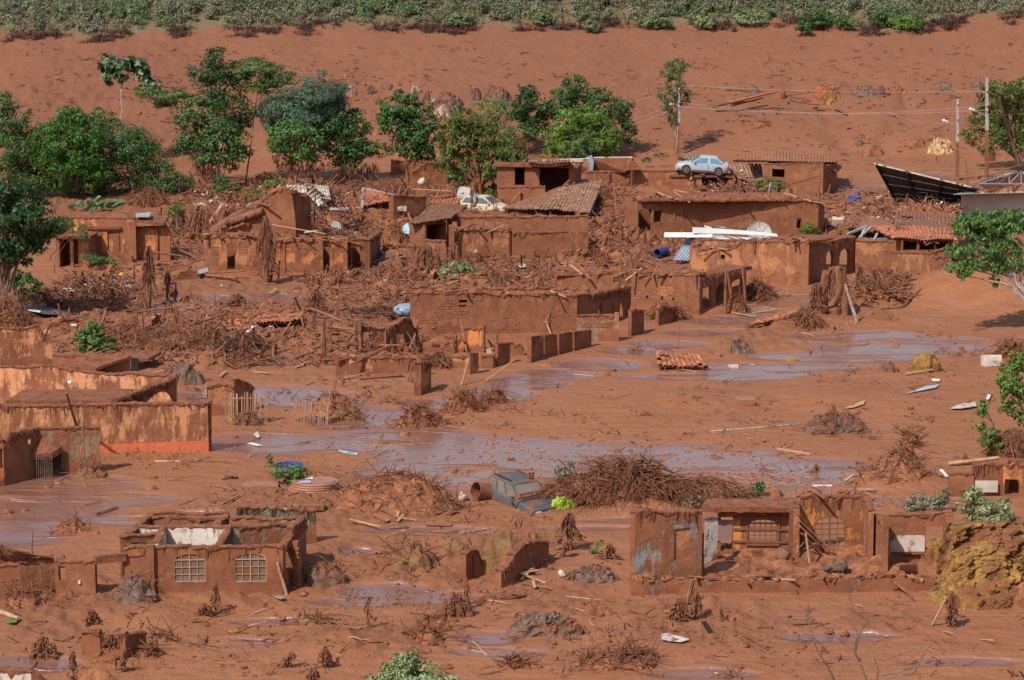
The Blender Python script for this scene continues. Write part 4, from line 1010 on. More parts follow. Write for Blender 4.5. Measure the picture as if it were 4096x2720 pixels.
I = wall(h19, 'C', (600, 1105, 1305), (1000, 1097, 1318), 'w_brown', .25, [(662, 1140, 746, 1196)], cap=.03, jag=.02); roombox(h19, I, 0, I.L, 3.5, roof=False)
wall(h19, 'C', (1003, 1100, 1318), (1060, 1120, 1280), 'w_brown', .2, cap=0)
for i in range(6):
    x0, x1 = 470+i*105, 575+i*105; yt = [1035, 1015, 1010, 1030, 1042, 1050][i]; yu = [1015, 1010, 1028, 1042, 1050, 1070][i]
    corr([up('C', x0, 1082+i*2, 1300), up('C', x1+6, 1084+i*2, 1300), up('C', x1+6, yu, 1225), up('C', x0, yt, 1225)], 'rust', h19, n=5, amp=.03, bend=.05)
b = MB(); b.bar(up('C', 400, 1085, 1290), up('C', 1105, 1092, 1290), .12); put('fascia', b, M['dark'], h19)
corr([up('C', 1000, 1105, 1310), up('C', 1100, 1165, 1300), up('C', 1150, 1115, 1265), up('C', 1020, 1098, 1270)], 'rust', h19, n=6)
# grey house right, with brick gable
h20 = house('clean grey rendered house with a thin sheet roof behind the right-hand tree', 'C', 2150, 1460)
I = wall(h20, 'C', (1932, 1315, 1500), (2480, 1300, 1500), 'render', .2, cap=0, jag=0)
corr([up('C', 1875, 1312, 1512), up('C', 2480, 1298, 1512), up('C', 2480, 1288, 1440), up('C', 1930, 1300, 1440)], 'greysheet', h20, n=26, amp=.02)
h21 = house('red brick gable with steel roof truss and sheet roof at the right edge', 'C', 2300, 1290, 'brick_gable', 'gable')
I = wall(h21, 'C', (2062, 1225, 1470), (2480, 1225, 1470), 'w_white', .2, prof=[(2080, 1222), (2250, 1172), (2330, 1160), (2400, 1165)], cap=0, jag=0)
bricks(I, 2070, 1165, 2470, 1290, .95, 'brickred', .3, .2, 290)
for a in ((2062, 1232, 2340, 1155), (2340, 1155, 2480, 1190), (2062, 1238, 2480, 1240), (2120, 1238, 2180, 1195), (2180, 1195, 2180, 1238), (2180, 1238, 2260, 1178), (2260, 1178, 2260, 1238), (2260, 1238, 2340, 1158), (2340, 1158, 2342, 1238)):
    b = MB(); b.bar(up('C', a[0], a[1], 1478), up('C', a[2], a[3], 1478), .07); put('truss_bar', b, M['steel'], h21)
corr([up('C', 1985, 1235, 1480), up('C', 2345, 1152, 1480), up('C', 2345, 1152, 1380), up('C', 2010, 1225, 1380)], 'greysheet', h21, n=14, amp=.02)
# collapsed black roof
h22 = house('large collapsed dark sheet-metal roof tipped on its edge with steel trusses beneath', 'C', 1700, 1360, 'collapsed_roof', 'roof')
Pq = lambda x, yt, yb: up('C', x, yt, yb)
A0, A1, A2, A3 = Pq(1350, 1102, 1375), Pq(2060, 1278, 1440), Pq(1930, 1352, 1440), Pq(1492, 1358, 1375)
a0 = Pq(1350, 1102, 1415); a1 = Pq(2060, 1275, 1440); a2 = gq('C', 1940, 1368); a3 = gq('C', 1495, 1366)
for i in range(5):
    f0, f1 = i/5, (i+1)/5
    corr([a3.lerp(a2, f0), a3.lerp(a2, f1), a0.lerp(a1, f1)+Vector((0, 0, .0)), a0.lerp(a1, f0)], 'darksheet', h22, n=5, amp=.035, name='roof_sheet')
off = Vector((.1, -.15, -.05))
for f in (0.005, .3, .62, .82): b = MB(); b.bar(a3.lerp(a2, f)+off, a0.lerp(a1, f)+off, .12, .2); put('truss', b, M['black'], h22)
for g in (.25, .5, .75): b = MB(); b.bar(a3.lerp(a0, g)+off*.6, a2.lerp(a1, g)+off*.6, .06); put('purlin', b, M['steel'], h22)
b = MB(); b.bar(a0, a1, .1); put('ridge_flashing', b, M['whitemud'], h22)
pole('C', 1450, 1210, 1345, .08, 'steel', parent=h22, name='steel_post'); b = MB(); b.bar(up('C', 1452, 1292, 1375), up('C', 1700, 1298, 1385), .06); put('steel_tie', b, M['steel'], h22)
b = MB(); b.bar(Pq(2030, 1262, 1380), Pq(2032, 1300, 1380), .12); put('steel_stub', b, M['steel'], h22)
# gable house upper left-middle
h23 = house('mud-buried gabled house with a fallen tree trunk across its left slope', 'A', 1800, 1560)
I = wall(h23, 'A', (1540, 1520, 1640), (1995, 1480, 1650), 'w_brown', .3, prof=[(1640, 1480), (1690, 1420), (1760, 1360), (1850, 1290), (1930, 1262), (1990, 1300)], jag=.08, cap=.15)
rafters(I, 8)
I = wall(h23, 'A', (1998, 1300, 1640), (2100, 1340, 1600), 'w_brown', .2, jag=.1, fringe=.5)
wall(h23, 'D', (1490, 20, 150), (1830, 20, 110), 'w_brown', .2, jag=.15, cap=.25)
# tiled pieces by centre-left
h24 = house('bright orange tiled roof slope left of the muddy wall block', 'B', 280, 1400, 'fallen_roof', 'roof')
tileroof(h24, [up('B', 170, 1392, 1450), up('B', 385, 1352, 1420), up('B', 395, 1325, 1375), up('B', 180, 1272, 1340)], 'tile', miss=.02, jit=.02, sag=.05)
b = MB(); b.bar(up('B', 172, 1268, 1345), up('B', 395, 1320, 1375), .2, .12); put('ridge', b, M['greysheet'], h24); b = MB(); b.bar(up('B', 165, 1395, 1455), up('B', 175, 1268, 1345), .2, .14); put('verge', b, M['greysheet'], h24)
h25 = house('muddy wall block between the two bright orange tiled slopes', 'B', 500, 1500)
wall(h25, 'B', (378, 1318, 1500), (600, 1325, 1490), 'w_brown', .3, jag=.05); wall(h25, 'B', (378, 1318, 1500), (400, 1340, 1470), 'w_brown', .3)
h26 = house('bright orange tiled roof slope beside the round grey tank', 'B', 720, 1390, 'fallen_roof', 'roof')
tileroof(h26, [up('B', 620, 1372, 1430), up('B', 815, 1382, 1435), up('B', 835, 1318, 1365), up('B', 660, 1335, 1372)], 'tile', miss=.06, jit=.03, sag=.05)
b = MB(); b.bar(up('B', 618, 1345, 1400), up('B', 838, 1312, 1362), .12); put('ridge', b, M['tileold'], h26)
h27 = house('great heap-like old clay tile roof collapsed in front of the garage house', 'B', 1500, 1440, 'fallen_roof', 'roof')
tileroof(h27, [up('B', 1100, 1408, 1440), up('B', 1480, 1415, 1470), up('B', 1560, 1225, 1330), up('B', 1440, 1310, 1360)], 'tileold', miss=.04, jit=.08, sag=.15)
tileroof(h27, [up('B', 1480, 1412, 1470), up('B', 1700, 1445, 1500), up('B', 1790, 1225, 1340), up('B', 1560, 1225, 1330)], 'tileold', miss=.04, jit=.07, sag=.12)
b = MB(); b.prism([gq('B', 1130, 1412), gq('B', 1690, 1470), up('B', 1770, 1250, 1345)-Vector((0, 0, .25)), up('B', 1450, 1330, 1370)-Vector((0, 0, .2))], (0, 0, -.3)); put('roof_bed', b, M['mud'], h27)
# small structures
h28 = house('small mud wall stub with a dark doorway behind the picket fence', 'D', 1520, 1290)
wall(h28, 'D', (1393, 1095, 1290), (1580, 1085, 1285), 'w_tan', .2, prof=[(1480, 1078)], jag=.05); wall(h28, 'D', (1582, 1040, 1285), (1715, 1090, 1240), 'w_brown', .22, jag=.12, prof=[(1640, 1045)], fringe=.4)
pole('D', 1393, 1085, 1290, .1, 'palestick', parent=h28, name='corner_post')
h29 = house('small square wall stub with hanging mud strips in the bottom left foreground', 'G', 750, 1430)
wall(h29, 'G', (552, 1245, 1400), (678, 1240, 1410), 'w_brown', .2, jag=.03); I = wall(h29, 'G', (678, 1255, 1405), (850, 1250, 1425), 'w_brown', .2, [(690, 1262, 800, 1360)], cap=.06, fringe=2)
wall(h29, 'G', (852, 1262, 1425), (988, 1250, 1350), 'w_brown', .22, cap=.15)
h30 = house('broken rooftop with a pale inner wall cut by the bottom left corner', 'G', 120, 1600)
I = wall(h30, 'G', (-60, 1495, 1720), (215, 1500, 1720), 'w_white', .2, cap=.16, jag=.05); wall(h30, 'G', (215, 1500, 1720), (330, 1590, 1720), 'w_brown', .2)
h31 = house('curved mud-thatched wall fragment in shade beside the earth mound in the foreground', 'H', 1300, 880)
wall(h31, 'H', (1190, 725, 900), (1425, 640, 770), 'w_brown', .3, prof=[(1260, 660), (1340, 635)], cap=.22, jag=.05)
wall(h31, 'H', (1105, 830, 950), (1185, 740, 920), 'w_brown', .3, fringe=4, cap=.15)
h32 = house('narrow upright broken wall corner left of the curved wall fragment', 'H', 930, 900)
wall(h32, 'H', (868, 715, 912), (985, 800, 860), 'w_brown', .22, [(908, 725, 922, 880)], prof=[(900, 690), (940, 680), (960, 730)], cap=.12)
h33 = house('broken wall ruins with a dark hole above the brush near the right low wall', 'F', -60, 600)
wall(h33, 'E', (2165, 560, 680), (2290, 545, 640), 'w_brown', .2, jag=.12, fringe=2)
h34 = house('low dark muddy house ends half hidden below the round-crowned tree', 'B', 600, 1240)
wall(h34, 'B', (500, 1160, 1260), (740, 1110, 1260), 'w_brown', .25, prof=[(600, 1090)], fringe=2, jag=.1)
wall(h34, 'B', (360, 1080, 1180), (640, 1090, 1170), 'w_brown', .2, jag=.08)
# ---------------------------------------------------------------- trees and plants
LD = 1.2
def leafcloud(C, Rr, l, w, dens=1.0, shell=.55, droop=.0, ncl=None, rs=RS, flat=False, up_=.35, vmin=None):
    """leaf quads spread through an ellipsoid in clumps; returns (verts, quads)"""
    C = np.array(C); Rr = np.array(Rr); rm = (Rr[0]*Rr[1]*Rr[2])**(1/3.)
    n = int(4*math.pi*rm*rm*dens/(l*w*.55)); n = int(n*LD); n = max(30, min(n, 5200))
    ncl = ncl or int(10+14*rm)
    d = rs.randn(ncl, 3); d /= np.linalg.norm(d, axis=1)[:, None]; cr = rs.uniform(shell, 1.02, ncl)[:, None]
    cc = d*cr
    k = rs.randint(0, ncl, n); g = rs.randn(n, 3); g /= np.linalg.norm(g, axis=1)[:, None]
    off = g*(rs.uniform(.3, 1, n)**.5)[:, None]*rs.uniform(.24, .42, ncl)[k][:, None]
    P = (cc[k]+off)*Rr+C
    nr = off/np.linalg.norm(off, axis=1)[:, None]*1.0+d[k]*.7+np.array([0, 0, up_])+rs.randn(n, 3)*.45
    nr /= np.linalg.norm(nr, axis=1)[:, None]
    a = np.cross(nr, rs.randn(n, 3)); a /= np.linalg.norm(a, axis=1)[:, None]
    a[:, 2] -= droop*(1+0*a[:, 2]); a /= np.linalg.norm(a, axis=1)[:, None]
    b = np.cross(nr, a); b /= (np.linalg.norm(b, axis=1)[:, None]+1e-9)
    L = (l*rs.uniform(.6, 1.3, n))[:, None]; Wd = (w*rs.uniform(.7, 1.25, n))[:, None]
    V = np.stack([P-a*L*.5, P+b*Wd*.5, P+a*L*.5, P-b*Wd*.5], 1).reshape(-1, 3)
    Fq = np.arange(n*4).reshape(-1, 4); return V, Fq
def joinq(L):
    V = []; Fq = []; o = 0
    for v, f in L: V.append(v); Fq.append(f+o); o += len(v)
    return np.concatenate(V), np.concatenate(Fq)
def blobpos(r, b, base, spread=.5):
    """blob (x, y, rx, ry) at the depth of the base point; returns centre and radii"""
    u, v = q(r, b[0], b[1]); d = ray(u, v); t = base.y/d.y
    rx = b[2]*K/ppm(base); t2 = t+(b[4] if len(b) > 4 else rnd.uniform(-1, 1)*spread*rx)
    c = Vector((d.x*t2, d.y*t2, H+d.z*t2)); return c, (rx, rx*.85, b[3]*K/ppm(base)/.98)
def tree(name, label, r, base, blobs, leaf='l_mid', l=.26, w=.13, dens=.8, trunk=.14, bark='bark', droop=.2, skirt=(), cat='tree', group=None, top=None, bare=0, shell=.5, stems=1, limbs=True, ncl=None, dy=0, up_=.35):
    p = gq(r, *base)
    p = Vector((p.x, p.y+dy, 0)); p.z = Tz(p.x, p.y)
    h = thing(name, label, cat, p, group); L = []; cs = []
    for b in blobs:
        c, R3 = blobpos(r, b, p); R3 = tuple(v*1.12 for v in R3); cs.append((c, R3)); L.append(leafcloud(c, R3, l, w, dens, shell, droop, ncl, up_=up_))
    put('crown', joinq(L), M[leaf], h)
    top_c = cs[0][0] if top is None else up(r, top[0], top[1], base[1], base[0])
    tb = MB(); pts = []
    for i in range(7):
        f = i/6; q_ = Vector((p.x, p.y, p.z-.3)).lerp(top_c, f)
        q_ += Vector((mn.noise(Vector((i*.9, p.x, 0))), mn.noise(Vector((i*.9, p.x, 9))), 0))*.35*math.sin(math.pi*f); pts.append(q_)
    tb.tube(pts, [trunk*(1-.65*i/6) for i in range(7)], 7); put('trunk', tb, M[bark], h, smooth=True)
    if limbs:
        for c, R3 in cs[1:]:
            f = 1.0 if name == 'umbrella_tree' else max(.25, min(.9, (c.z-p.z)/(top_c.z-p.z+.01)-.35)); a = pts[min(6, max(1, int(f*6)))]
            lm = MB(); e = c; mid = a.lerp(e, .5)+Vector((rnd.uniform(-.2, .2), rnd.uniform(-.2, .2), .15*(e-a).length))
            lm.tube([a, a.lerp(mid, .5), mid, mid.lerp(e, .5), e], [trunk*.5, trunk*.42, trunk*.34, trunk*.25, trunk*.15], 5); put('limb', lm, M[bark], h)
    if bare:
        bb = MB()
        for i in range(bare):
            c, R3 = rnd.choice(cs); s = Vector((c.x+rnd.uniform(-.5, .5)*R3[0], c.y, c.z-R3[2]*.9)); e = c+Vector((rnd.uniform(-1, 1)*R3[0], rnd.uniform(-.9, 0)*R3[1], R3[2]*rnd.uniform(.2, 1)))
            m_ = s.lerp(e, .5)+Vector((rnd.uniform(-.2, .2), 0, 0)); bb.tube([s, m_, e], [.035, .025, .01], 4)
        put('bare_branches', bb, M['palebark'], h, kind='stuff')
    if skirt:
        L = []
        for b in skirt: c, R3 = blobpos(r, b, p); L.append(leafcloud(c, R3, l*1.5, w*.6, dens*.45, .2, 3.0))
        put('muddy_hanging_leaves', joinq(L), M['l_dead'], h)
    return h
# A: upper left
tree('umbrella_tree', 'slender tree with an arching crown of big silver-green leaves against the mud slope', 'A', (815, 1130), [(830, 440, 75, 60, 0), (735, 440, 75, 65, 0), (745, 520, 60, 50, 0), (820, 520, 45, 45, 0), (925, 440, 75, 50, 0), (960, 500, 65, 40, 0), (1000, 560, 60, 45, 0), (1035, 585, 45, 30, 0)],
     'l_cec', .62, .42, 1.3, .10, 'palebark', .3, shell=.3, top=(822, 545))
tree('open_crowned_tree', 'tallest dark open-crowned tree behind the lighter green tree', 'A', (1470, 1240), [(1450, 400, 95, 80), (1430, 480, 140, 70), (1480, 590, 180, 110), (1560, 720, 160, 110), (1620, 480, 110, 60), (1560, 830, 120, 70)], 'l_dark', .26, .12, .6, .16, 'palebark', bare=14, skirt=[(1400, 1180, 120, 110)])
tree('feathery_tree', 'flat-topped feathery olive tree spreading right of the dark tree', 'A', (1650, 1250), [(1760, 450, 200, 50), (1880, 520, 130, 55), (1800, 570, 170, 55), (1180, 640, 160, 45), (1000, 620, 110, 35), (1120, 700, 90, 35)], 'l_feather', .20, .08, .75, .07, 'bark', ncl=30, shell=.2, limbs=False)
tree('broadleaf_tree', 'lighter green tree with muddy lower trunk and hanging debris', 'A', (1390, 1290), [(1350, 740, 160, 85), (1260, 820, 90, 60), (1440, 860, 150, 90), (1340, 940, 130, 80), (1520, 960, 150, 80), (1590, 1030, 110, 70), (1440, 1050, 130, 60), (1230, 980, 60, 70)], 'l_mid', .30, .16, .7, .16, 'muddybark', skirt=[(1350, 1170, 70, 90), (1560, 1110, 90, 50)], bare=8)
tree('casuarina_tree', 'bushy blue-green needle-leaved tree, widest crown of the back row', 'A', (2120, 1240), [(1960, 690, 200, 120), (2160, 620, 150, 110), (2230, 730, 120, 100), (1840, 780, 110, 90), (2050, 820, 180, 90), (2180, 870, 100, 80)], 'l_blue', .55, .05, 1.5, .18, 'bark', -.35, shell=.45, up_=.9)
tree('broadleaf_tree', 'bright yellow-green bushy tree under the blue-green needle tree', 'A', (2000, 1270), [(1950, 900, 140, 80), (1880, 960, 90, 60), (2070, 940, 100, 70), (1980, 1010, 130, 70), (2090, 1040, 90, 60)], 'l_light', .26, .15, .75, .13, 'muddybark', skirt=[(1950, 1130, 130, 80), (2090, 1140, 100, 80)])
tree('broadleaf_tree', 'dark green tree with cascading foliage left of the round-crowned tree', 'B', (80, 1230), [(50, 790, 110, 70), (-20, 880, 130, 90), (90, 880, 130, 90), (30, 980, 150, 90), (150, 1000, 120, 70), (60, 1080, 120, 70), (260, 1000, 100, 55)], 'l_mid', .26, .13, .75, .15, 'muddybark', skirt=[(60, 1190, 150, 90), (200, 1150, 90, 70)])
tree('mango_tree', 'dense mango tree with glossy drooping leaves at the upper left', 'A', (520, 1330), [(490, 800, 110, 75), (400, 850, 130, 80), (330, 930, 110, 90), (560, 880, 130, 95), (450, 980, 160, 110), (600, 1000, 130, 110), (360, 1060, 130, 100), (520, 1110, 150, 100), (430, 1200, 140, 90), (600, 1190, 130, 80)], 'l_mango', .34, .09, .8, .2, 'bark', .8, skirt=[(520, 1150, 120, 90)])
tree('broadleaf_tree', 'yellowish leafy treetop right behind the upper-left mango tree', 'A', (690, 1300), [(680, 790, 85, 50), (620, 830, 70, 60), (740, 850, 80, 60)], 'l_feather', .24, .11, .8, .12)
tree('thicket', 'grey-green thicket of thin bare stems behind the fallen banana leaves', 'A', (900, 1320), [(840, 920, 150, 90), (700, 1020, 150, 110), (900, 1010, 150, 110), (1010, 1050, 140, 100), (800, 1120, 180, 110), (1070, 1140, 130, 80), (660, 1170, 150, 100), (960, 1190, 130, 90), (1130, 1220, 140, 70), (760, 1240, 150, 80), (560, 1260, 130, 80), (900, 960, 120, 90), (1180, 1260, 120, 60)], 'l_mid', .20, .09, .55, .10, 'palebark', bare=60, skirt=[(1050, 1270, 140, 50)], limbs=False)
tree('broadleaf_tree', 'yellow-green tree at the left edge in front of the mud slope', 'A', (60, 1330), [(30, 700, 90, 80), (110, 790, 90, 80), (50, 880, 140, 80), (180, 920, 100, 70), (60, 1000, 160, 100), (200, 1050, 130, 90), (320, 1110, 120, 100), (80, 1120, 150, 90), (230, 1190, 140, 80), (340, 1230, 110, 70)], 'l_mid', .22, .12, .7, .12, bare=12)
tree('mango_tree', 'dark tall tree crowding the left edge above the cream wall corner', 'D', (20, 640), [(60, -260, 170, 90), (160, -150, 170, 110), (60, -60, 180, 110), (220, -40, 180, 90), (90, 90, 190, 110), (20, 200, 130, 100), (230, 90, 140, 80), (110, 200, 110, 70), (320, 20, 110, 60)], 'l_dark', .34, .12, .85, .2, 'bark', .6, skirt=[(40, 560, 60, 80), (40, 430, 70, 60)])
tree('shrub', 'small leafy regrowth hanging low on the left-edge trunk', 'D', (130, 560), [(150, 350, 80, 50), (190, 400, 90, 50), (120, 410, 60, 50)], 'l_mid', .3, .12, .7, .08, cat='shrub', skirt=[(180, 480, 120, 60)])
tree('bamboo_sprig', 'arching bamboo sprig over the dark doorway of the upper-left house', 'D', (370, 320), [(400, -20, 90, 40), (500, 20, 80, 30), (560, 60, 40, 40)], 'l_feather', .22, .04, .6, .03, droop=.5, cat='bamboo')
tree('bamboo_sprig', 'low yellow-green bamboo sprig lying across the mud before the upper-left house', 'D', (640, 300), [(600, 215, 70, 25), (700, 240, 80, 25), (770, 265, 40, 18)], 'l_light', .2, .04, .5, .03, droop=.5, cat='bamboo')
# B
tree('round_crowned_tree', 'tree with two rounded crowns on a pale-then-muddy straight trunk', 'B', (483, 1250), [(430, 700, 120, 80, 0), (360, 770, 100, 80, 0), (520, 740, 110, 90, 0), (400, 860, 110, 80, 0), (560, 830, 110, 90, 0), (500, 920, 130, 80, 0), (580, 940, 90, 80, 0), (510, 1010, 110, 60, 0), (600, 1030, 60, 60, 0)], 'l_mid', .27, .17, .95, .16, 'muddybark', shell=.6, top=(450, 900))
tree('mango_tree', 'mango tree with orange-tipped new leaves in front of the garage house', 'B', (985, 1330), [(860, 790, 90, 60), (760, 880, 90, 70), (880, 870, 90, 60), (1010, 850, 80, 60), (960, 950, 120, 70), (740, 980, 80, 70), (850, 1010, 100, 70), (1000, 1040, 110, 70), (720, 1080, 60, 70), (880, 1120, 110, 70), (1150, 990, 90, 55), (1190, 1080, 80, 60), (1080, 1100, 80, 70), (1270, 1130, 60, 60), (1000, 1170, 90, 50)], 'l_mangof', .36, .11, .85, .2, 'muddybark', .9, skirt=[(1100, 1210, 100, 60), (900, 1240, 100, 50)], shell=.55)
tree('shrub', 'pale green shrub at the foot of the orange-tipped mango tree', 'B', (810, 1280), [(800, 1180, 60, 45), (830, 1225, 55, 35)], 'l_light', .28, .12, .7, .06, cat='shrub')
tree('shrub', 'leafy shoots growing beside the stranded white car', 'B', (1040, 1370), [(1010, 1310, 55, 35), (1060, 1345, 45, 25)], 'l_bright', .3, .1, .7, .06, cat='shrub')
tree('thin_tree', 'sparse light green tree between the two mango trees', 'B', (1080, 1060), [(1040, 700, 120, 50), (1140, 760, 100, 60), (1000, 780, 80, 50), (1250, 900, 140, 60), (1100, 880, 90, 60)], 'l_light', .22, .10, .35, .08, bare=10, skirt=[(1280, 960, 120, 50)])
tree('broadleaf_tree', 'dark tree rising behind the gap between the mango trees', 'B', (1290, 1040), [(1280, 620, 70, 55), (1270, 690, 100, 60), (1310, 770, 110, 70), (1200, 760, 80, 60), (1330, 860, 110, 60), (1400, 740, 80, 80)], 'l_dark', .26, .13, .75, .14)
tree('broadleaf_tree', 'tall blue-green tree at the back, above the bright mango tree', 'B', (1600, 1040), [(1590, 560, 90, 60), (1560, 640, 110, 70), (1620, 680, 110, 70), (1500, 720, 90, 60), (1750, 640, 90, 50), (1780, 720, 120, 70), (1900, 720, 90, 60), (1900, 830, 100, 70), (1960, 920, 60, 60)], 'l_mid', .26, .13, .7, .15)
tree('mango_tree', 'bright green dome-shaped mango tree behind the garage roof', 'B', (1660, 1075), [(1650, 770, 140, 60), (1560, 830, 120, 70), (1760, 820, 110, 70), (1480, 920, 100, 70), (1640, 900, 150, 80), (1820, 900, 100, 80), (1430, 1000, 60, 45), (1560, 990, 130, 60), (1750, 990, 130, 60), (1870, 980, 70, 60)], 'l_bright', .38, .11, .9, .2, 'bark', .8, shell=.6)
tree('shrub', 'small olive bush with mud-caked roots standing on the white-edged roof', 'B', (1605, 1235), [(1640, 960, 80, 50), (1580, 1010, 80, 45), (1680, 1020, 75, 45), (1620, 1040, 70, 35)], 'l_feather', .18, .07, 1.0, .08, 'muddybark', cat='shrub', skirt=[(1600, 1140, 80, 45), (1560, 1180, 60, 25)])
tree('poplar', 'narrow tree standing beside the street pole left of the silver car', 'B', (2282, 1040), [(2300, 440, 75, 50), (2240, 500, 60, 50), (2290, 560, 60, 45), (2240, 640, 70, 50), (2330, 650, 60, 60), (2240, 700, 60, 50), (2260, 800, 45, 50)], 'l_mid', .2, .09, .55, .07, 'palebark')
# C right mango, right trees
tree('mango_tree', 'mango tree with yellowish new leaves at the upper right around the tall pole', 'C', (2345, 1160), [(2180, 590, 90, 50, -2), (2260, 650, 110, 70, 0), (2130, 680, 80, 60, 2), (2350, 600, 90, 60, 0), (2330, 740, 110, 80, 0), (2200, 770, 110, 70, 2), (2060, 800, 80, 60, 2), (2030, 900, 80, 60, 2), (2150, 880, 100, 60, 2), (2300, 870, 120, 80, 0), (2230, 950, 90, 50, 0), (2340, 980, 90, 50, 0), (2120, 1010, 60, 45, 2)], 'l_mangof', .34, .11, .8, .2, 'bark', .7, skirt=[(2150, 1050, 60, 40), (2320, 1040, 60, 40), (2010, 960, 50, 30)])
tree('ash_leaved_tree', 'broad tree with hanging compound leaves at the right edge, before the grey house', 'F', (2385, 470), [(1960, 0, 105, 55), (2080, -35, 120, 50), (2230, -55, 130, 50), (2330, -40, 100, 50), (2000, 70, 110, 70), (2150, 20, 130, 70), (2300, 40, 110, 80), (1930, 180, 90, 50), (2080, 150, 130, 60), (2220, 160, 120, 70), (1900, 270, 70, 45), (2050, 270, 110, 50), (2180, 270, 100, 50), (2320, 230, 90, 80), (1960, 340, 50, 30), (2160, 380, 35, 40)], 'l_light', .34, .11, .85, .17, 'palebark', .9, shell=.45, dy=-12)
tree('evergreen_tree', 'dense dark evergreen leaning in from the right edge over the open mud', 'F', (2420, 1480), [(2330, 900, 70, 60), (2300, 980, 100, 60), (2260, 1060, 90, 60), (2340, 1120, 90, 70), (2260, 1150, 60, 50), (2290, 1240, 80, 50), (2350, 1310, 50, 50)], 'l_bright', .2, .09, .9, .16, 'bark', .2, shell=.5, dy=-8, skirt=[(2340, 1480, 90, 120)])
tree('evergreen_tree', 'small ragged evergreen branch hanging clear left of the right-edge evergreen', 'F', (2230, 1560), [(2085, 1210, 40, 35), (2075, 1270, 40, 45), (2060, 1360, 40, 45), (2130, 1400, 70, 40), (2110, 1460, 70, 40), (2170, 1470, 55, 40), (2140, 1520, 30, 25)], 'l_bright', .18, .08, .8, .06, 'bark', .2, shell=.4)
# plants in the ruins
tree('bush', 'conical green bush standing alone in the mud left of centre', 'D', (640, 850), [(620, 680, 60, 40), (620, 740, 80, 60), (580, 800, 80, 50), (690, 790, 100, 50), (640, 830, 110, 35), (745, 825, 45, 22)], 'l_light', .26, .12, .9, .06, cat='bush', bare=4)
tree('uprooted_bush', 'mint-green leafy heap of an uprooted bush behind the cardboard box', 'E', (810, 375), [(770, 290, 80, 40), (850, 290, 70, 40), (740, 335, 60, 40), (820, 340, 90, 35), (900, 310, 50, 30), (740, 370, 40, 20)], 'l_silver', .30, .09, .9, .05, cat='bush')
tree('bush', 'bright green bush growing through the dark blue tub in the water', 'G', (1960, 240), [(1950, 150, 100, 35), (1900, 180, 70, 30), (2020, 180, 70, 40), (1970, 215, 70, 22), (1820, 65, 22, 22), (1820, 110, 30, 20)], 'l_light', .16, .08, .8, .04, cat='bush')
tree('uprooted_bush', 'pale grey-green uprooted branches heaped above the yellow earth bank', 'I', (2060, 500), [(1990, 340, 70, 50), (2050, 310, 60, 50), (2080, 400, 110, 50), (2200, 400, 80, 50), (2120, 460, 120, 35), (2250, 450, 60, 40), (1960, 400, 60, 45)], 'l_silver', .30, .08, .7, .05, cat='bush', bare=10)
tree('bush', 'dull olive bush left of the pale uprooted branches', 'I', (1690, 440), [(1640, 360, 70, 50), (1740, 370, 90, 45), (1810, 320, 50, 40), (1600, 400, 50, 30)], 'l_scrub', .15, .06, .9, .04, cat='bush')
tree('shrub', 'small green sprig at the lower right end of the great brush heap', 'I', (560, 335), [(590, 255, 45, 30), (540, 300, 70, 28), (500, 320, 40, 18)], 'l_mid', .16, .07, .9, .04, cat='shrub')
tree('shrub', 'small green sprig beside the first sprig on the brush heap', 'I', (320, 335), [(320, 290, 55, 28), (280, 305, 35, 20), (360, 315, 40, 18)], 'l_light', .16, .07, .7, .04, cat='shrub')
tree('shrub', 'yellow-green bush among planks below the silver car', 'C', (660, 1310), [(610, 1230, 50, 35), (690, 1250, 60, 35), (600, 1275, 40, 25), (720, 1290, 50, 20)], 'l_light', .22, .08, .8, .05, cat='shrub')
tree('shrub', 'small leafy shrub at the right end of the mesh dish', 'C', (930, 1600), [(910, 1530, 50, 28), (870, 1550, 35, 20), (950, 1560, 40, 18)], 'l_bright', .22, .08, .7, .04, cat='shrub')
tree('shrub', 'thin green sprig against the long mud-brown wall', 'C', (670, 1540), [(640, 1470, 30, 14), (675, 1490, 25, 18)], 'l_light', .2, .06, .6, .03, cat='shrub')
tree('shrub', 'weedy green shrub between the fallen trunk and the white sheets', 'A', (1740, 1370), [(1700, 1300, 60, 25), (1780, 1310, 50, 25), (1850, 1240, 60, 40), (1700, 1345, 50, 20)], 'l_bright', .22, .08, .6, .04, cat='shrub')
tree('shrub', 'grey-green shrub behind the fallen trunk at the upper left', 'A', (1510, 1340), [(1500, 1210, 55, 35), (1500, 1270, 70, 40), (1580, 1290, 50, 35)], 'l_mid', .2, .09, .7, .06, cat='shrub')
tree('shrub', 'feathery shrub in front of the pale roof board of the upper-left house', 'A', (1200, 1560), [(1200, 1390, 60, 30), (1180, 1450, 70, 40), (1170, 1510, 60, 30)], 'l_feather', .2, .06, .6, .05, cat='shrub')
tree('shrub', 'small green sprig on the mud near the pole base beside the silver car', 'B', (2110, 1130), [(2080, 1080, 35, 18), (2180, 1050, 40, 20)], 'l_mid', .2, .08, .5, .03, cat='shrub')
tree('shrub', 'little green sprout on the mud hump left of the bottom right house', 'H', (1745, 710), [(1720, 690, 35, 15), (1770, 650, 30, 20)], 'l_bright', .16, .05, .8, .03, cat='shrub')
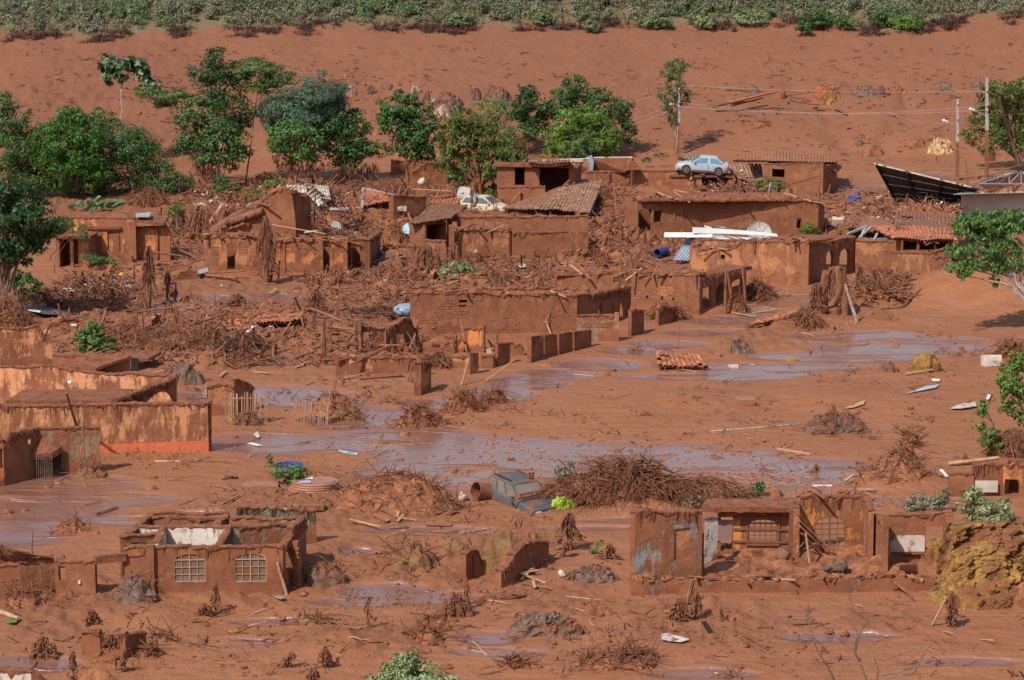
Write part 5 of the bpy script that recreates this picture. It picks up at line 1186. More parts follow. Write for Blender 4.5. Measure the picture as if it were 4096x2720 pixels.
# foreground bush at the lower edge and bare branches (slightly nearer than the village)
def nearplant():
    c = at(410, 690, 9.5); z = Tz(c.x, c.y); h = thing('foreground_bush', 'leafy treetop poking into the bottom edge of the view', 'bush', (c.x, c.y, z)); L = []
    for u, v, ru, rv in ((395, 680, 24, 16), (420, 676, 26, 16), (407, 662, 16, 12), (444, 686, 24, 14), (374, 686, 20, 12), (410, 698, 55, 20), (400, 672, 24, 16)):
        d = ray(u, v); t = c.y/d.y; s = ppm(c); L.append(leafcloud((d.x*t, d.y*t, H+d.z*t), (ru/s, ru/s, rv/s), .14, .055, .8, .3, -.4))
    put('crown', joinq(L), M['l_silver'], h); b = MB(); b.tube([(c.x, c.y, z-.2), (c.x+.1, c.y, (z+10)/2), (c.x, c.y, 9.3)], [.12, .09, .05], 6); put('trunk', b, M['bark'], h)
    # bare branches
    base = at(880, 740, 14.0); z = Tz(base.x, base.y)
    h = thing('bare_shrub', 'pale leafless branches rising into the lower right of the view', 'shrub', (base.x, base.y, z))
    def w3(u, v): d = ray(u, v); t = base.y/d.y; return Vector((d.x*t, d.y*t, H+d.z*t))
    I_ = lambda x, y: w3(*q('I', x, y))
    for pts in ([(1080, 1568), (1040, 1480), (970, 1380), (925, 1240), (905, 1160), (880, 1080)], [(1300, 1568), (1250, 1450), (1215, 1370), (1100, 1280), (980, 1185), (800, 1150)], [(1215, 1370), (1240, 1250), (1180, 1180)], [(1225, 1370), (1260, 1240), (1305, 1170), (1210, 1090), (1170, 980), (1140, 880)],
                [(1370, 1568), (1380, 1500), (1350, 1420)], [(1400, 1540), (1600, 1490), (1780, 1420)], [(1620, 1520), (1680, 1400), (1750, 1290)], [(1460, 1420), (1600, 1370), (1750, 1330)], [(920, 1180), (900, 1100), (910, 1060)]):
        b = MB(); P = [I_(*p) for p in pts]; n = len(P); b.tube(P, [.022*(1-.7*i/(n-1)) for i in range(n)], 5); put('branch', b, M['bark'], h)
    b = MB(); b.tube([(base.x, base.y, z-.2), I_(1300, 1568)], [.05, .022], 6); b.tube([(base.x, base.y, z-.1), I_(1080, 1568)], [.04, .022], 6); b.tube([(base.x, base.y, z-.1), I_(1400, 1568), I_(1620, 1520)], [.04, .022, .015], 6); put('stem', b, M['bark'], h)
nearplant()
# banana leaves
def banana(label, r, x, y, leaves, L=1.6):
    p = gq(r, x, y); h = thing('banana_plant', label, 'banana plant', p)
    for lx, ly, ex, ey in leaves:
        a_ = rnd.uniform(-.2, 3.3); l_ = rnd.uniform(60, 120); ex, ey = lx+math.cos(a_)*l_, ly-abs(math.sin(a_))*l_*rnd.uniform(.2, .9)
        a = up(r, lx, ly, y); e = up(r, ex, ey, y); b = MB(); G = []; d = (e-a); sd = Vector((-d.z, .0, d.x)).normalized()*.9+Vector((0, -.5, 0)); sd.normalize()
        for i in range(9):
            f = i/8; w_ = .22*math.sin(math.pi*min(1, f*.93+.06))**.6; c = a.lerp(e, f)+Vector((0, 0, .12*math.sin(math.pi*f)*d.length*.3)); n_ = sd.cross(d).normalized()
            G.append([c+sd*w_+n_*(.10+.05*mn.noise(c*6)), c+sd*w_*.5, c, c-sd*w_*.5, c-sd*w_+n_*(.1+.05*mn.noise(c*7))])
        b.grid(G); put('leaf', b, M['l_bleaf'], h)
M['l_bleaf'] = m_leaf('banana_leaf', (.12, .20, .09), (.16, .26, .12), (.22, .32, .16), .3, .4)
banana('fallen pale banana leaves below the thicket at the upper left', 'A', 640, 1425, [(rnd.uniform(470, 760), rnd.uniform(1385, 1420), 0, 0) for i in range(18)])
# ---------------------------------------------------------------- scrub on the upper hillside
def scrub():
    L = []; G = []; D = []; T_ = MB()
    for i in range(5600):
        x = rnd.uniform(-62, 62); u = 512+x*11.4; ve = vedge(x); y0 = gnd(max(1, min(1023, u)), ve).y
        y = y0+abs(rnd.uniform(0, 1))**1.1*30+rnd.uniform(.4, 1.6)
        z = Tz(x, y); rr = rnd.uniform(.35, .85)*(1.3 if y-y0 > 3 else .9)
        if mn.noise(Vector((x*.08, y*.1, 3))) > .5 and y-y0 > 6: continue
        c = (x, y, z+rr*.7); big = mn.noise(Vector((x*.13, y*.18, 7)))
        (G if big > .12 else L).append(leafcloud(c, (rr, rr, rr*rnd.uniform(.7, 1.1)), .20, .10, .26, .2, 0, up_=.9))
        if i % 9 == 0: T_.tube([(x, y, z-.1), (x+rnd.uniform(-.2, .2), y, z+rr)], [.05, .02], 4)
    put('hillside_scrub', joinq(L), M['l_scrub'], label='grey-green scrub covering the hillside above the mud line', cat='scrub', kind='stuff')
    put('hillside_scrub', joinq(G), M['l_scrubg'], label='greener patches of scrub along the top of the hillside', cat='scrub', kind='stuff')
    for i in range(420):
        x = rnd.uniform(-52, 52)
        if mn.noise(Vector((x*.25, 2, 2))) < -.05: continue
        u = 512+x*11.4; y0 = gnd(max(1, min(1023, u)), vedge(x)).y-rnd.uniform(-.8, 1.0); z = Tz(x, y0)
        for k in range(rnd.randint(3, 7)):
            h = rnd.uniform(.3, 1.1); T_.tube([(x, y0, z-.05), (x+rnd.uniform(-.5, .5), y0+rnd.uniform(-.3, .3), z+h)], [.03, .012], 3)
        if rnd.random() < .6: D.append(leafcloud((x, y0, z+.1), (rnd.uniform(.5, 1.6), .6, .32), .3, .05, .3, .2, 0))
    put('scrub_stems', T_, M['darktwig'], label='thin stems at the foot of the hillside scrub', cat='scrub', kind='stuff')
    put('muddied_scrub', joinq(D), M['l_dark2'], label='mud-stained dead undergrowth along the mud line', cat='scrub', kind='stuff')
M['l_dark2'] = m_leaf('muddied_leaves', (.06, .028, .018), (.09, .04, .025), (.14, .06, .04), .05)
scrub()
k = 0
for x, y, rx, ry, lf, lb in ((960, 130, 110, 60, 'l_mid', 'left one of two bright bushes on the scrub edge at the right'), (1150, 150, 70, 45, 'l_light', 'low yellow-green bush on the scrub edge between two taller ones'), (1570, 150, 110, 60, 'l_bright', 'brightest green bush on the scrub edge at the upper right'), (1400, 130, 80, 50, 'l_mid', 'round dull bush left of the brightest scrub-edge bush'),
        (880, 190, 60, 35, 'l_mid', 'dark low bush reaching down onto the mud at the upper right'), (200, 150, 90, 45, 'l_silver', 'grey leafy bush on the scrub edge right of the poplar'), (520, 120, 110, 50, 'l_silver', 'pale silvery bush on the scrub edge above the red stump')):
    tree('edge_bush', lb, 'C', (x, y+65), [(x-rx*.5, y, rx*.6, ry*.7), (x+rx*.5, y+5, rx*.6, ry*.7), (x, y-ry*.4, rx*.6, ry*.6), (x, y+ry*.4, rx*.8, ry*.4)], lf, .24, .12, .7, .06, cat='bush', shell=.3)
for x, y, rx, ry, lb in ((1720, 170, 60, 50, 'small bush casting a dark shadow on the mud line at top centre'), (1390, 120, 90, 55, 'dark bush on the scrub edge at top centre'), (2160, 150, 110, 55, 'broad green bush on the scrub edge right of top centre'), (820, 130, 110, 50, 'green bush on the scrub edge left of top centre')):
    tree('edge_bush', lb, 'B', (x, y+60), [(x-rx*.5, y, rx*.6, ry*.7), (x+rx*.5, y+5, rx*.6, ry*.7), (x, y-ry*.4, rx*.6, ry*.6), (x, y+ry*.4, rx*.8, ry*.4)], 'l_scrubg', .24, .12, .7, .06, cat='bush', shell=.3)
# ---------------------------------------------------------------- vehicles
def loft(mb, rings, m=0, cap=True):
    mb.grid(rings, m, True); n = len(rings[0])
    if cap:
        k = len(mb.v); mb.v += [tuple(p) for p in rings[0]]; mb.f.append(tuple(range(k, k+n))[::-1]); mb.m.append(m)
        k = len(mb.v); mb.v += [tuple(p) for p in rings[-1]]; mb.f.append(tuple(range(k, k+n))); mb.m.append(m)
def car(name, label, loc, yaw, L, Wd, prof, cab, paint, cat='car', pitch=0, roll=0, glass='glass', wheel=.31, wx=None, paintb=None, box=False, sink=0, rails=False):
    """prof: (x, z bottom, z shoulder, half width); cab: belt x0,x1, roof x0,x1, roof z, belt z; front at +x"""
    h = thing(name, label, cat, loc); h.rotation_euler = (roll, pitch, yaw)
    def add(n, mb, mt, par=None, smooth=False):
        o = bpy.data.objects.new(n, mesh_of(n, mb, M[mt], (0, 0, 0), smooth)); COL.objects.link(o); o.parent = par or h; return o
    b = MB(); rg = []
    for x, zb, zs, w in prof: rg.append([(x, -w*.86, zb), (x, -w, zb+.16), (x, -w*1.0, (zb+zs)/2+.06), (x, -w*.97, zs-.07), (x, -w*.88, zs), (x, 0, zs+.025), (x, w*.88, zs), (x, w*.97, zs-.07), (x, w*1.0, (zb+zs)/2+.06), (x, w, zb+.16), (x, w*.86, zb)])
    loft(b, rg); add('body', b, paint)
    bx0, bx1, rx0, rx1, rz, bz = cab; wb, wr = Wd/2*.93, Wd/2*(.80 if not box else .84); b = MB()
    cr = [[(bx0, s*wb, bz-.03) for s in (-1, 1)], [(bx1, s*wb, bz-.03) for s in (-1, 1)], [(rx0, s*wr, rz-.05) for s in (-1, 1)], [(rx1, s*wr, rz-.05) for s in (-1, 1)]]
    P = dict(rbl=(bx0, -wb, bz-.03), rbr=(bx0, wb, bz-.03), fbl=(bx1, -wb, bz-.03), fbr=(bx1, wb, bz-.03), rtl=(rx0, -wr, rz-.05), rtr=(rx0, wr, rz-.05), ftl=(rx1, -wr, rz-.05), ftr=(rx1, wr, rz-.05))
    b.quad(P['rbl'], P['fbl'], P['ftl'], P['rtl']); b.quad(P['fbr'], P['rbr'], P['rtr'], P['ftr']); b.quad(P['fbl'], P['fbr'], P['ftr'], P['ftl']); b.quad(P['rbr'], P['rbl'], P['rtl'], P['rtr'])
    G = []
    for i in range(7):
        f = i/6; x = rx0+(rx1-rx0)*f; zz = .05*math.sin(math.pi*f)**.5 if not box else .05*min(1, 4*min(f, 1-f)+.3)
        G.append([(x, -wr, rz-.05), (x, -wr*.93, rz-.05+zz*.75), (x, 0, rz-.05+zz+.015), (x, wr*.93, rz-.05+zz*.75), (x, wr, rz-.05)])
    b.grid(G); add('cabin', b, paint)
    def pane(n, a, bb, c, d, ins=.06, off=.012):
        a, bb, c, d = map(Vector, (a, bb, c, d)); ct = (a+bb+c+d)/4; nn = (bb-a).cross(d-a).normalized()
        if nn.dot(ct-Vector((0, 0, bz))) < 0: nn = -nn
        q_ = [p+(ct-p).normalized()*ins*1.4+nn*off for p in (a, bb, c, d)]; m_ = MB(); m_.prism(q_, -nn*.01); add(n, m_, glass)
    def I3(a, b_, f): return Vector(a).lerp(Vector(b_), f)
    for s in 'lr':
        A, B_, C, D = P['rb'+s], P['fb'+s], P['ft'+s], P['rt'+s]
        cuts = [(0.02, .47), (.5, .98)] if not box else [(.02, .32), (.34, .64), (.66, .98)]
        for f0, f1 in cuts: pane('side_window', I3(A, B_, f0), I3(A, B_, f1), I3(D, C, f1), I3(D, C, f0), .045)
    pane('windscreen', P['fbl'], P['fbr'], P['ftr'], P['ftl'], .07); pane('rear_window', P['rbr'], P['rbl'], P['rtl'], P['rtr'], .09)
    for x in (wx or (-L*.3, L*.32)):
        for s in (-1, 1):
            w = MB(); y = s*(Wd/2-.10)
            R_ = [[(x+math.cos(a)*wheel*k, y+s*o, wheel-sink+math.sin(a)*wheel*k) for a in [2*math.pi*i/16 for i in range(16)]] for k, o in ((.6, -.1), (1, -.1), (1, .085), (.9, .115), (.62, .115))]
            loft(w, R_); wo = add('wheel', w, 'black')
            w = MB(); R_ = [[(x+math.cos(a)*wheel*k, y+s*o, wheel-sink+math.sin(a)*wheel*k) for a in [2*math.pi*i/16 for i in range(16)]] for k, o in ((.66, .10), (.64, .128), (.56, .12))]; w.grid(R_, 0, True)
            for i in range(6):
                a = math.pi*2*i/6; w.bar((x, y+s*.118, wheel-sink), (x+math.cos(a)*wheel*.6, y+s*.118, wheel-sink+math.sin(a)*wheel*.6), .05, .02)
            add('rim', w, 'rim', wo)
            w = MB(); G = []
            for k, o in ((1.05, .0), (1.16, .0), (1.18, .02)): G.append([(x+math.cos(a)*wheel*k, s*(Wd/2+.008+o), wheel-sink+.02+math.sin(a)*wheel*k) for a in [math.pi*(-.05+1.1*i/12) for i in range(13)]])
            w.grid(G); add('wheel_arch', w, 'black' if not paintb else paint)
            w = MB(); k0 = [(x+math.cos(a)*wheel*1.07, s*(Wd/2+.004), wheel-sink+.02+math.sin(a)*wheel*1.07) for a in [2*math.pi*i/20 for i in range(20)]]
            w.prism(k0, (0, -s*.02, 0)); add('wheel_well_shade', w, 'dark')  # flat dark disc: painted shade of the wheel recess
    xf, zf = prof[-1][0], prof[-1][2]; xr = prof[0][0]; zr = prof[0][2]
    for s in (-1, 1):
        m_ = MB(); m_.box((xf-.03, s*Wd*.34, zf-.13), .10, .34, .15); add('headlight', m_, 'lamp')
        m_ = MB(); m_.box((xr+.04, s*Wd*.40, zr-.2), .12, .16, .34); add('tail_light', m_, 'redlamp')
        m_ = MB(); m_.box((bx1-.28, s*(Wd/2+.06), bz+.05), .12, .16, .12); add('mirror', m_, paint)
        for x in (bx0+(bx1-bx0)*.35, bx0+(bx1-bx0)*.68): m_ = MB(); m_.box((x, s*(Wd/2+.005), bz-.16), .16, .03, .035); add('door_handle', m_, paint)
        m_ = MB(); xm = (bx0+bx1)/2; m_.bar((xm, s*(Wd/2+.006), prof[2][1]+.12), (xm, s*(Wd/2+.006), bz-.03), .018); add('door_gap', m_, 'dark')
    m_ = MB(); m_.box((xf+.03, 0, .36-sink), .14, Wd*.92, .2); add('bumper', m_, 'greysheet' if box else paint)
    m_ = MB(); m_.box((xr-.03, 0, .38-sink), .14, Wd*.92, .2); add('bumper', m_, paint)
    m_ = MB(); m_.box((xf+.015, 0, zf-.15), .05, Wd*.38, .13); add('grille', m_, 'black')
    if rails:
        for s in (-1, 1): m_ = MB(); m_.bar((rx0+.2, s*wr*.85, rz+.06), (rx1-.3, s*wr*.85, rz+.06), .04); add('roof_rail', m_, 'black')
    return h
hatch = [(-2.02, .32, .86, .74), (-1.9, .24, .95, .82), (-1.2, .2, .94, .855), (-.2, .2, .91, .86), (.7, .2, .89, .86), (1.4, .2, .80, .84), (1.9, .24, .70, .78), (2.06, .3, .58, .62)]
hcab = (-1.75, 1.0, -1.05, .25, 1.42, .92)
c = CARW.P(CARW.s_of(185), ROOFZ, .85)
c = up('C', 195, 1195, 1300); c.y += .6; c.z = ROOFZ+.02
HC = car('stranded_car', 'silver four-door hatchback with mud-splashed front stranded on top of a house', c, math.pi-.05, 3.85, 1.62, [(p_[0]*.94, p_[1], p_[2]*.96, p_[3]*.94) for p_ in hatch], tuple(v*.95 for v in hcab), 'silvermud', glass='tealglass', pitch=-.07, wheel=.32, paintb=1)
# two-tone: rear half cleaner
c = up('B', 985, 1400, 1420); c.z = Tz(c.x, c.y)+.1
car('stranded_car', 'cream hatchback half buried behind the two posts and the round grey tank', (c.x, c.y+1, c.z-.55), -.35, 3.7, 1.6, [(p[0]*.9, p[1], p[2], p[3]*.95) for p in hatch], (-1.5, .95, -1.2, .3, 1.38, .9), 'cream', glass='glass', sink=.1)
c = up('E', 470, 600, 690)
car('stranded_car', 'pale blue car nose showing past the left end of the brick house', (c.x+1.35, c.y+1.6, up('E', 470, 620, 665).z-.25), math.pi+.25, 4.0, 1.7, hatch, hcab, 'ltblue', glass='glass', pitch=-.16, roll=.05)
c = gq('H', 1215, 375)
car('wrecked_jeep', 'dark muddy off-road wagon sunk in the flood water with lime bag on its bonnet', (c.x+.25, c.y+.2, c.z-.66), -1.02, 3.75, 1.58, [(-2.0, .3, 1.0, .82), (-1.9, .26, 1.04, .86), (-.6, .26, 1.04, .87), (.7, .26, 1.03, .87), (1.3, .26, 1.0, .86), (1.95, .3, .93, .84), (2.02, .34, .86, .82)], (-1.95, .72, -1.75, .15, 1.60, 1.02), 'jeep', 'car', glass='dustglass', box=True, sink=.0, rails=True, pitch=.03, paintb=1)
jc = Vector((c.x+.25, c.y+.2, c.z-.62))
def loc_on(px, py, pz): Mx = Matrix.Rotation(-1.02, 3, 'Z'); return jc+Mx@Vector((px, py, pz))
b = MB(); Pn = [loc_on(1.05, -.8, 1.15), loc_on(1.0, -.2, 1.16), loc_on(1.0, .5, 1.17), loc_on(1.05, .9, 1.14)]
b.tube([p+Vector((0, 0, 0)) for p in Pn], .07, 6); b.tube([p+Vector((-.05, .16, .08)) for p in Pn], .05, 6); b.tube([Pn[0], Pn[0]+Vector((-.4, -.1, -.15)), loc_on(.5, -.95, .9)], .05, 6); put('bent_bull_bar', b, M['muddybark'], None, 'bent mud-caked metal frame lying across the wagon bonnet', 'metal frame')
b = MB(); Pb = loc_on(1.9, .75, .75)
for i in range(4): b.blob(Pb+Vector((.16*i-.2, -.25+.05*i, .12*math.sin(i*2)+.1)), .24, .2, .30, i, .7, 9)
b.prism([Pb+Vector((-.5, -.25, -.32)), Pb+Vector((.1, -.3, -.33)), Pb+Vector((.1, -.05, .2)), Pb+Vector((-.15, -.05, .3))], (0, .12, 0)); put('plastic_bag', b, M['lime'], None, 'lime green plastic bag draped over the front of the sunken wagon', 'bag')
def hbrick(label, p, rz, s=(.32, .2, .2), mat='brickred'):
    b = MB(); b.box(p, *s, Matrix.Rotation(rz, 3, 'Z')); k = Matrix.Rotation(rz, 3, 'Z')
    for i in (-1, 1):
        for j in (-1, 1): b.box(Vector(p)+k@Vector((i*s[0]*.22, -s[1]/2-.004, j*s[2]*.22)), s[0]*.26, .01, s[2]*.26, k, 1)
    put('hollow_brick', b, [M[mat], M['dark']], None, label, 'brick')
hbrick('hollow red brick resting on the lime bag at the wagon front', loc_on(1.75, .75, 1.18), .3); hbrick('hollow red brick lying on the roof of the sunken wagon', loc_on(-.1, .45, 1.8), .1)
def cyl(name, label, cat, a, b_, r_, mat, open_=True, n=20, inner='dark', wall_=.03):
    d = (Vector(b_)-Vector(a)).normalized(); Q = d.to_track_quat('Z', 'Y').to_matrix(); mb = MB()
    def ring(p, rr): return [Vector(p)+Q@Vector((math.cos(2*math.pi*i/n)*rr, math.sin(2*math.pi*i/n)*rr, 0)) for i in range(n)]
    a, b_ = Vector(a), Vector(b_)
    loft(mb, [ring(a.lerp(b_, .5), r_*.02), ring(a.lerp(b_, .5), r_-wall_), ring(a, r_-wall_), ring(a, r_), ring(a.lerp(b_, .3), r_), ring(a.lerp(b_, .31), r_*1.015), ring(a.lerp(b_, .34), r_), ring(b_, r_), ring(b_, r_*.02)] if open_ else [ring(a, .01), ring(a, r_*.93), ring(a.lerp(b_, .06), r_), ring(a.lerp(b_, .94), r_), ring(b_, r_*.93), ring(b_, .01)], 0, False)
    return put(name, mb, M[mat], None, label, cat, smooth=False)
p = gq('H', 985, 350); cyl('drainpipe', 'wide open concrete pipe lying in the mud beside the sunken wagon', 'pipe', (p.x-.35, p.y-.1, p.z+.42), (p.x+.55, p.y+.5, p.z+.15), .40, 'muddybark')
p = up('B', 880, 1330, 1400); cyl('water_tank', 'round grey water tank beside the cream car', 'water tank', p+Vector((.35, .1, .05)), p+Vector((-.55, .6, .15)), .58, 'concrete', False); b = MB(); b.prism([up('B', 822, 1305, 1400), up('B', 850, 1298, 1400), up('B', 848, 1325, 1400), up('B', 835, 1335, 1400)], (0, .5, 0)); put('tarp', b, M['blueplastic'], None, 'scrap of bright blue tarpaulin behind the round grey tank', 'tarpaulin')
b = MB(); pts = [up('B', 915, 1320, 1415), up('B', 905, 1350, 1415), up('B', 925, 1370, 1415), up('B', 940, 1345, 1415)]; b.blob(up('B', 918, 1345, 1418), .22, .1, .42, 3, .6, 10); put('cloth', b, M['greysheet'], None, 'grey cloth hanging on the right post beside the cream car', 'cloth')
pole('B', 900, 1240, 1425, .16, 'stick', label='left one of two upright posts before the cream car'); pole('B', 917, 1225, 1395, .16, 'stick', label='right one of two upright posts before the cream car')
# satellite dishes
def dish(label, c, nrm, rad, mat, ribs=8, rim='steel', depth=.22, mast=None, mesh_=True):
    nrm = Vector(nrm).normalized(); Q = nrm.to_track_quat('Z', 'Y').to_matrix(); h = thing('satellite_dish', label, 'satellite dish', c)
    mb = MB(); G = []
    for i in range(7):
        f = i/6; G.append([Vector(c)+Q@Vector((math.cos(2*math.pi*j/32)*rad*f, math.sin(2*math.pi*j/32)*rad*f, depth*f*f)) for j in range(32)])
    mb.grid(G, 0, True); mb.grid([[p-nrm*.015 for p in r_] for r_ in G[::-1]], 0, True); put('reflector', mb, M[mat], h, smooth=True)
    b = MB()
    for j in range(32): b.bar(G[-1][j], G[-1][(j+1) % 32], .04)
    put('rim', b, M[rim], h)
    for j in range(ribs):
        b = MB(); k = j*32//ribs
        for i in range(6): b.bar(G[i][k]+nrm*.015, G[i+1][k]+nrm*.015, .03)
        put('rib', b, M[rim], h)
    b = MB(); b.bar(c, Vector(c)+nrm*rad*.8, .04); b.blob(Vector(c)+nrm*rad*.8, .07, .07, .07); put('feed_arm', b, M[rim], h)
M['meshdish'] = m_plain('mesh_dish', (.42, .36, .32), .15, .6)
dish('large mesh satellite dish propped on the white roofing sheets', up('F', 575, 62, 150), (-.05, -.8, .6), .78, 'meshdish', depth=.3)
dish('pale blue solid dish turned face up on debris left of the dark shed', up('E', 490, 25, 150), (-.25, -.6, .78), .52, 'bluedish', ribs=2, rim='bluedish', depth=.06)
# corrugated sheets
def sheet(label, r, P, mat, yb, n=10, amp=.04, bend=0, cat='metal sheet', name='corrugated_sheet', dz=0):
    """P: (x, y) corners a, b (lower edge), c, d (upper edge); yb: ground line under each edge"""
    yb = (yb[0], yb[0], yb[1], yb[1]) if len(yb) < 3 else yb
    q_ = [up(r, P[k_][0], P[k_][1], yb[k_]) for k_ in range(4)]
    q_ = [v+Vector((0, 0, dz)) for v in q_]
    return corr(q_, mat, None, n=n, amp=amp, bend=bend, name=name, label=label, cat=cat)
M['purewhite'] = m_plain('white_sheet', (.66, .64, .60), .12, .5, mudf=.16, sc_=1.2)
sheet('topmost long white corrugated roofing sheet right of the silver-blue sheets', 'F', [(125, 56), (125, 14), (690, 60), (700, 78)], 'purewhite', (246, 222, 210, 232), n=5, amp=.05, bend=.06)
sheet('short white corrugated sheet ending furthest left in the white sheet pile', 'F', [(-65, 82), (-65, 50), (260, 50), (260, 84)], 'purewhite', (255, 240, 238, 252), n=4, amp=.04)
sheet('lowest long white sheet bent down at its right end in the pile', 'F', [(200, 86), (195, 58), (620, 88), (440, 110)], 'purewhite', (250, 238, 230, 250), n=4, amp=.04)
sheet('narrow white sheet poking up behind the white sheet pile', 'F', [(205, 14), (200, 2), (255, 14), (250, 24)], 'purewhite', (222, 215, 215, 222), n=2, amp=.03)
sheet('pale grey gutter lying over the top of the white sheet pile', 'F', [(275, 14), (275, 4), (340, 12), (350, 20)], 'greysheet', (215, 212, 210, 215), n=2, amp=.03)
sheet('lower silver-blue corrugated sheet sliding down to the mud', 'F', [(-10, 235), (95, 240), (200, 95), (90, 92)], 'bluesheet', (262, 262, 225, 225), n=5, amp=.06)
sheet('upper silver-blue corrugated sheet with its dark end raised', 'F', [(70, 110), (140, 128), (228, 52), (205, 22)], 'bluesheet', (240, 240, 222, 222), n=4, amp=.06)
p = gq('E', 2165, 215); cyl('drainpipe', 'dark round pipe mouth beside the foot of the silver-blue sheets', 'pipe', (p.x-.1, p.y-.3, p.z+.3), (p.x+.5, p.y+.5, p.z+.3), .28, 'darkblue')
b = MB(); b.prism([gq('E', 2120, 140), gq('E', 2180, 128), gq('E', 2270, 135), gq('E', 2260, 105), gq('E', 2190, 98)], (0, 0, .12)); put('green_sheet', b, M['greencloth'], None, 'green tarpaulin scrap lying left of the silver-blue sheets', 'tarpaulin')
WH = [('A', [(1940, 1290), (2070, 1300), (2060, 1250), (1930, 1245)], 'tattered white sheet nailed along the top of the gabled house'), ('A', [(2060, 1250), (2130, 1300), (2160, 1260), (2080, 1235)], 'white sheet folded over the ridge of the gabled house'),
      ('A', [(2060, 1300), (2150, 1390), (2230, 1350), (2110, 1250)], 'widest white corrugated sheet sliding off the gabled house'), ('A', [(2150, 1330), (2230, 1345), (2210, 1250), (2120, 1245)], 'white corrugated sheet at the top right of the gabled house pile'),
      ('A', [(2215, 1415), (2330, 1420), (2370, 1405), (2230, 1398)], 'long pale sheet lying right of the white sheet slide'), ('A', [(2080, 1455), (2110, 1462), (2130, 1440), (2100, 1435)], 'small white scrap below the white sheet slide'), ('A', [(2090, 1400), (2110, 1420), (2150, 1400), (2130, 1385)], 'pale strip under the foot of the white sheet slide')]
for r, P, lb in WH: sheet(lb, r, P, 'whitemud', (P[0][1]+160, P[2][1]+130), n=5, amp=.03, bend=.05)
WS = [('D', [(2230, 10), (2300, 25), (2290, -20), (2240, -30)], 'grey corrugated offcut on the debris above the long low house'), ('D', [(2290, 60), (2360, 95), (2330, 40), (2270, 15)], 'large bent grey sheet overhanging the end of the long low house'),
      ('E', [(95, -40), (130, 10), (125, -40), (100, -55)], 'small grey slatted panel left of the two white blocks'), ('D', [(2050, 55), (2150, 45), (2140, 35), (2060, 42)], 'thin pinkish board on the debris above the long low house'), ('E', [(0, 60), (60, 90), (100, 75), (20, 25)], 'bent white sheet on the roof edge of the long low house'), ('E', [(110, 45), (130, 90), (145, 85), (130, 40)], 'narrow white strip right of the bent white sheet'), ('B', [(0, 1430), (50, 1430), (70, 1410), (10, 1405)], 'flat white scrap among the planks left of the orange roof')]
for r, P, lb in WS: sheet(lb, r, P, 'greysheet' if 'grey' in lb else 'whitemud', (P[0][1]+130, P[2][1]+150), n=4, amp=.025, bend=.03)
# boxes, blocks, debris things with shape
def block(name, label, cat, r, x, y, sx, sy, sz, mat, rz=0, tilt=0, z=0, lid=False, bev=.02):
    p = gq(r, x, y); p.z += z; b = MB(); Mx = Matrix.Rotation(rz, 3, 'Z')@Matrix.Rotation(tilt, 3, 'X')
    G = []
    for k, zz in ((.93, 0), (1, .08), (1, .9), (.92, 1)): G.append([p+Mx@Vector((i*sx/2*k+.01*mn.noise(p+Vector((i, j, zz)))*3, j*sy/2*k, zz*sz-.04)) for i, j in ((-1, -1), (1, -1), (1, 1), (-1, 1))])
    loft(b, G); return put(name, b, M[mat], None, label, cat)
block('foam_block', 'left one of two white foam blocks right of the grey slatted panel', 'foam block', 'B', 385, 1490, .45, .35, .32, 'whitemud', .4, .2, .8); block('foam_block', 'right one of two white foam blocks beside the pale blue dish', 'foam block', 'B', 437, 1495, .62, .4, .3, 'whitemud', -.05, .1, .8)
block('cardboard_box', 'long brown box lying in front of the mint-green uprooted bush', 'box', 'E', 815, 388, 1.2, .4, .34, 'mattress', .2); block('cardboard_box', 'small brown box left of the mint-green uprooted bush', 'box', 'E', 650, 405, .45, .4, .35, 'mattress', -.1)
block('mattress', 'mud-soaked mattress lying flat left of the blue tub', 'mattress', 'G', 1765, 262, 1.55, .9, .2, 'mattress', -.05); block('crate', 'mud-covered crate alone on the open mud slope', 'crate', 'F', 480, 1205, .85, .7, .36, 'mattress', .15)
block('washing_machine', 'white dented appliance lying at the right edge of the mud slope', 'appliance', 'F', 2140, 950, 1.0, .55, .62, 'whitemud', .15, -.2); block('white_slab', 'short pale slab on the mud right of the tiled roof raft', 'slab', 'F', 398, 960, .55, .25, .18, 'whitemud')
block('trough', 'open dark feeding trough on the mud above the arched-window house', 'trough', 'G', 2100, 412, 1.1, .5, .28, 'muddybark', .0); block('plastic_box', 'tan box on the rubble under the black roof edge', 'box', 'C', 1540, 1380, .7, .4, .3, 'palestick', .1, 0, .2); block('foam_block', 'peach foam block on the rubble left of the grey house', 'foam block', 'C', 1770, 1375, .5, .4, .35, 'whitemud', .2, .2, .5)
block('fridge', 'yellowish fridge door lying in the rubble right of the long brown house', 'appliance', 'C', 1110, 1510, .9, .5, .5, 'cream', .1, .3); block('fridge', 'tan cabinet lying left of the yellowish fridge door', 'cabinet', 'C', 1070, 1500, .6, .5, .3, 'palestick', .3, .2)
def tub(label, r, x, y, rad, hgt, mat, rimm, z=0, name='tub'):
    p = gq(r, x, y); p.z += z; b = MB(); n = 24
    def ring(rr, zz): return [p+Vector((math.cos(2*math.pi*i/n)*rr, math.sin(2*math.pi*i/n)*rr, zz)) for i in range(n)]
    loft(b, [ring(rad*.84, -.1), ring(rad*.86, .0), ring(rad*.98, hgt*.92), ring(rad*1.04, hgt*.93), ring(rad*1.04, hgt), ring(rad*.95, hgt), ring(rad*.83, .08), ring(.01, .08)], 0, False); return put(name, b, M[mat], None, label, 'water tub')
tub('bright blue water tub standing in the rubble before the black roof', 'C', 1218, 1372, .5, .52, 'blueplastic', 0); tub('dark blue tub half hidden by the green bush in the flood', 'G', 1950, 160, .62, .32, 'darkblue', 0)
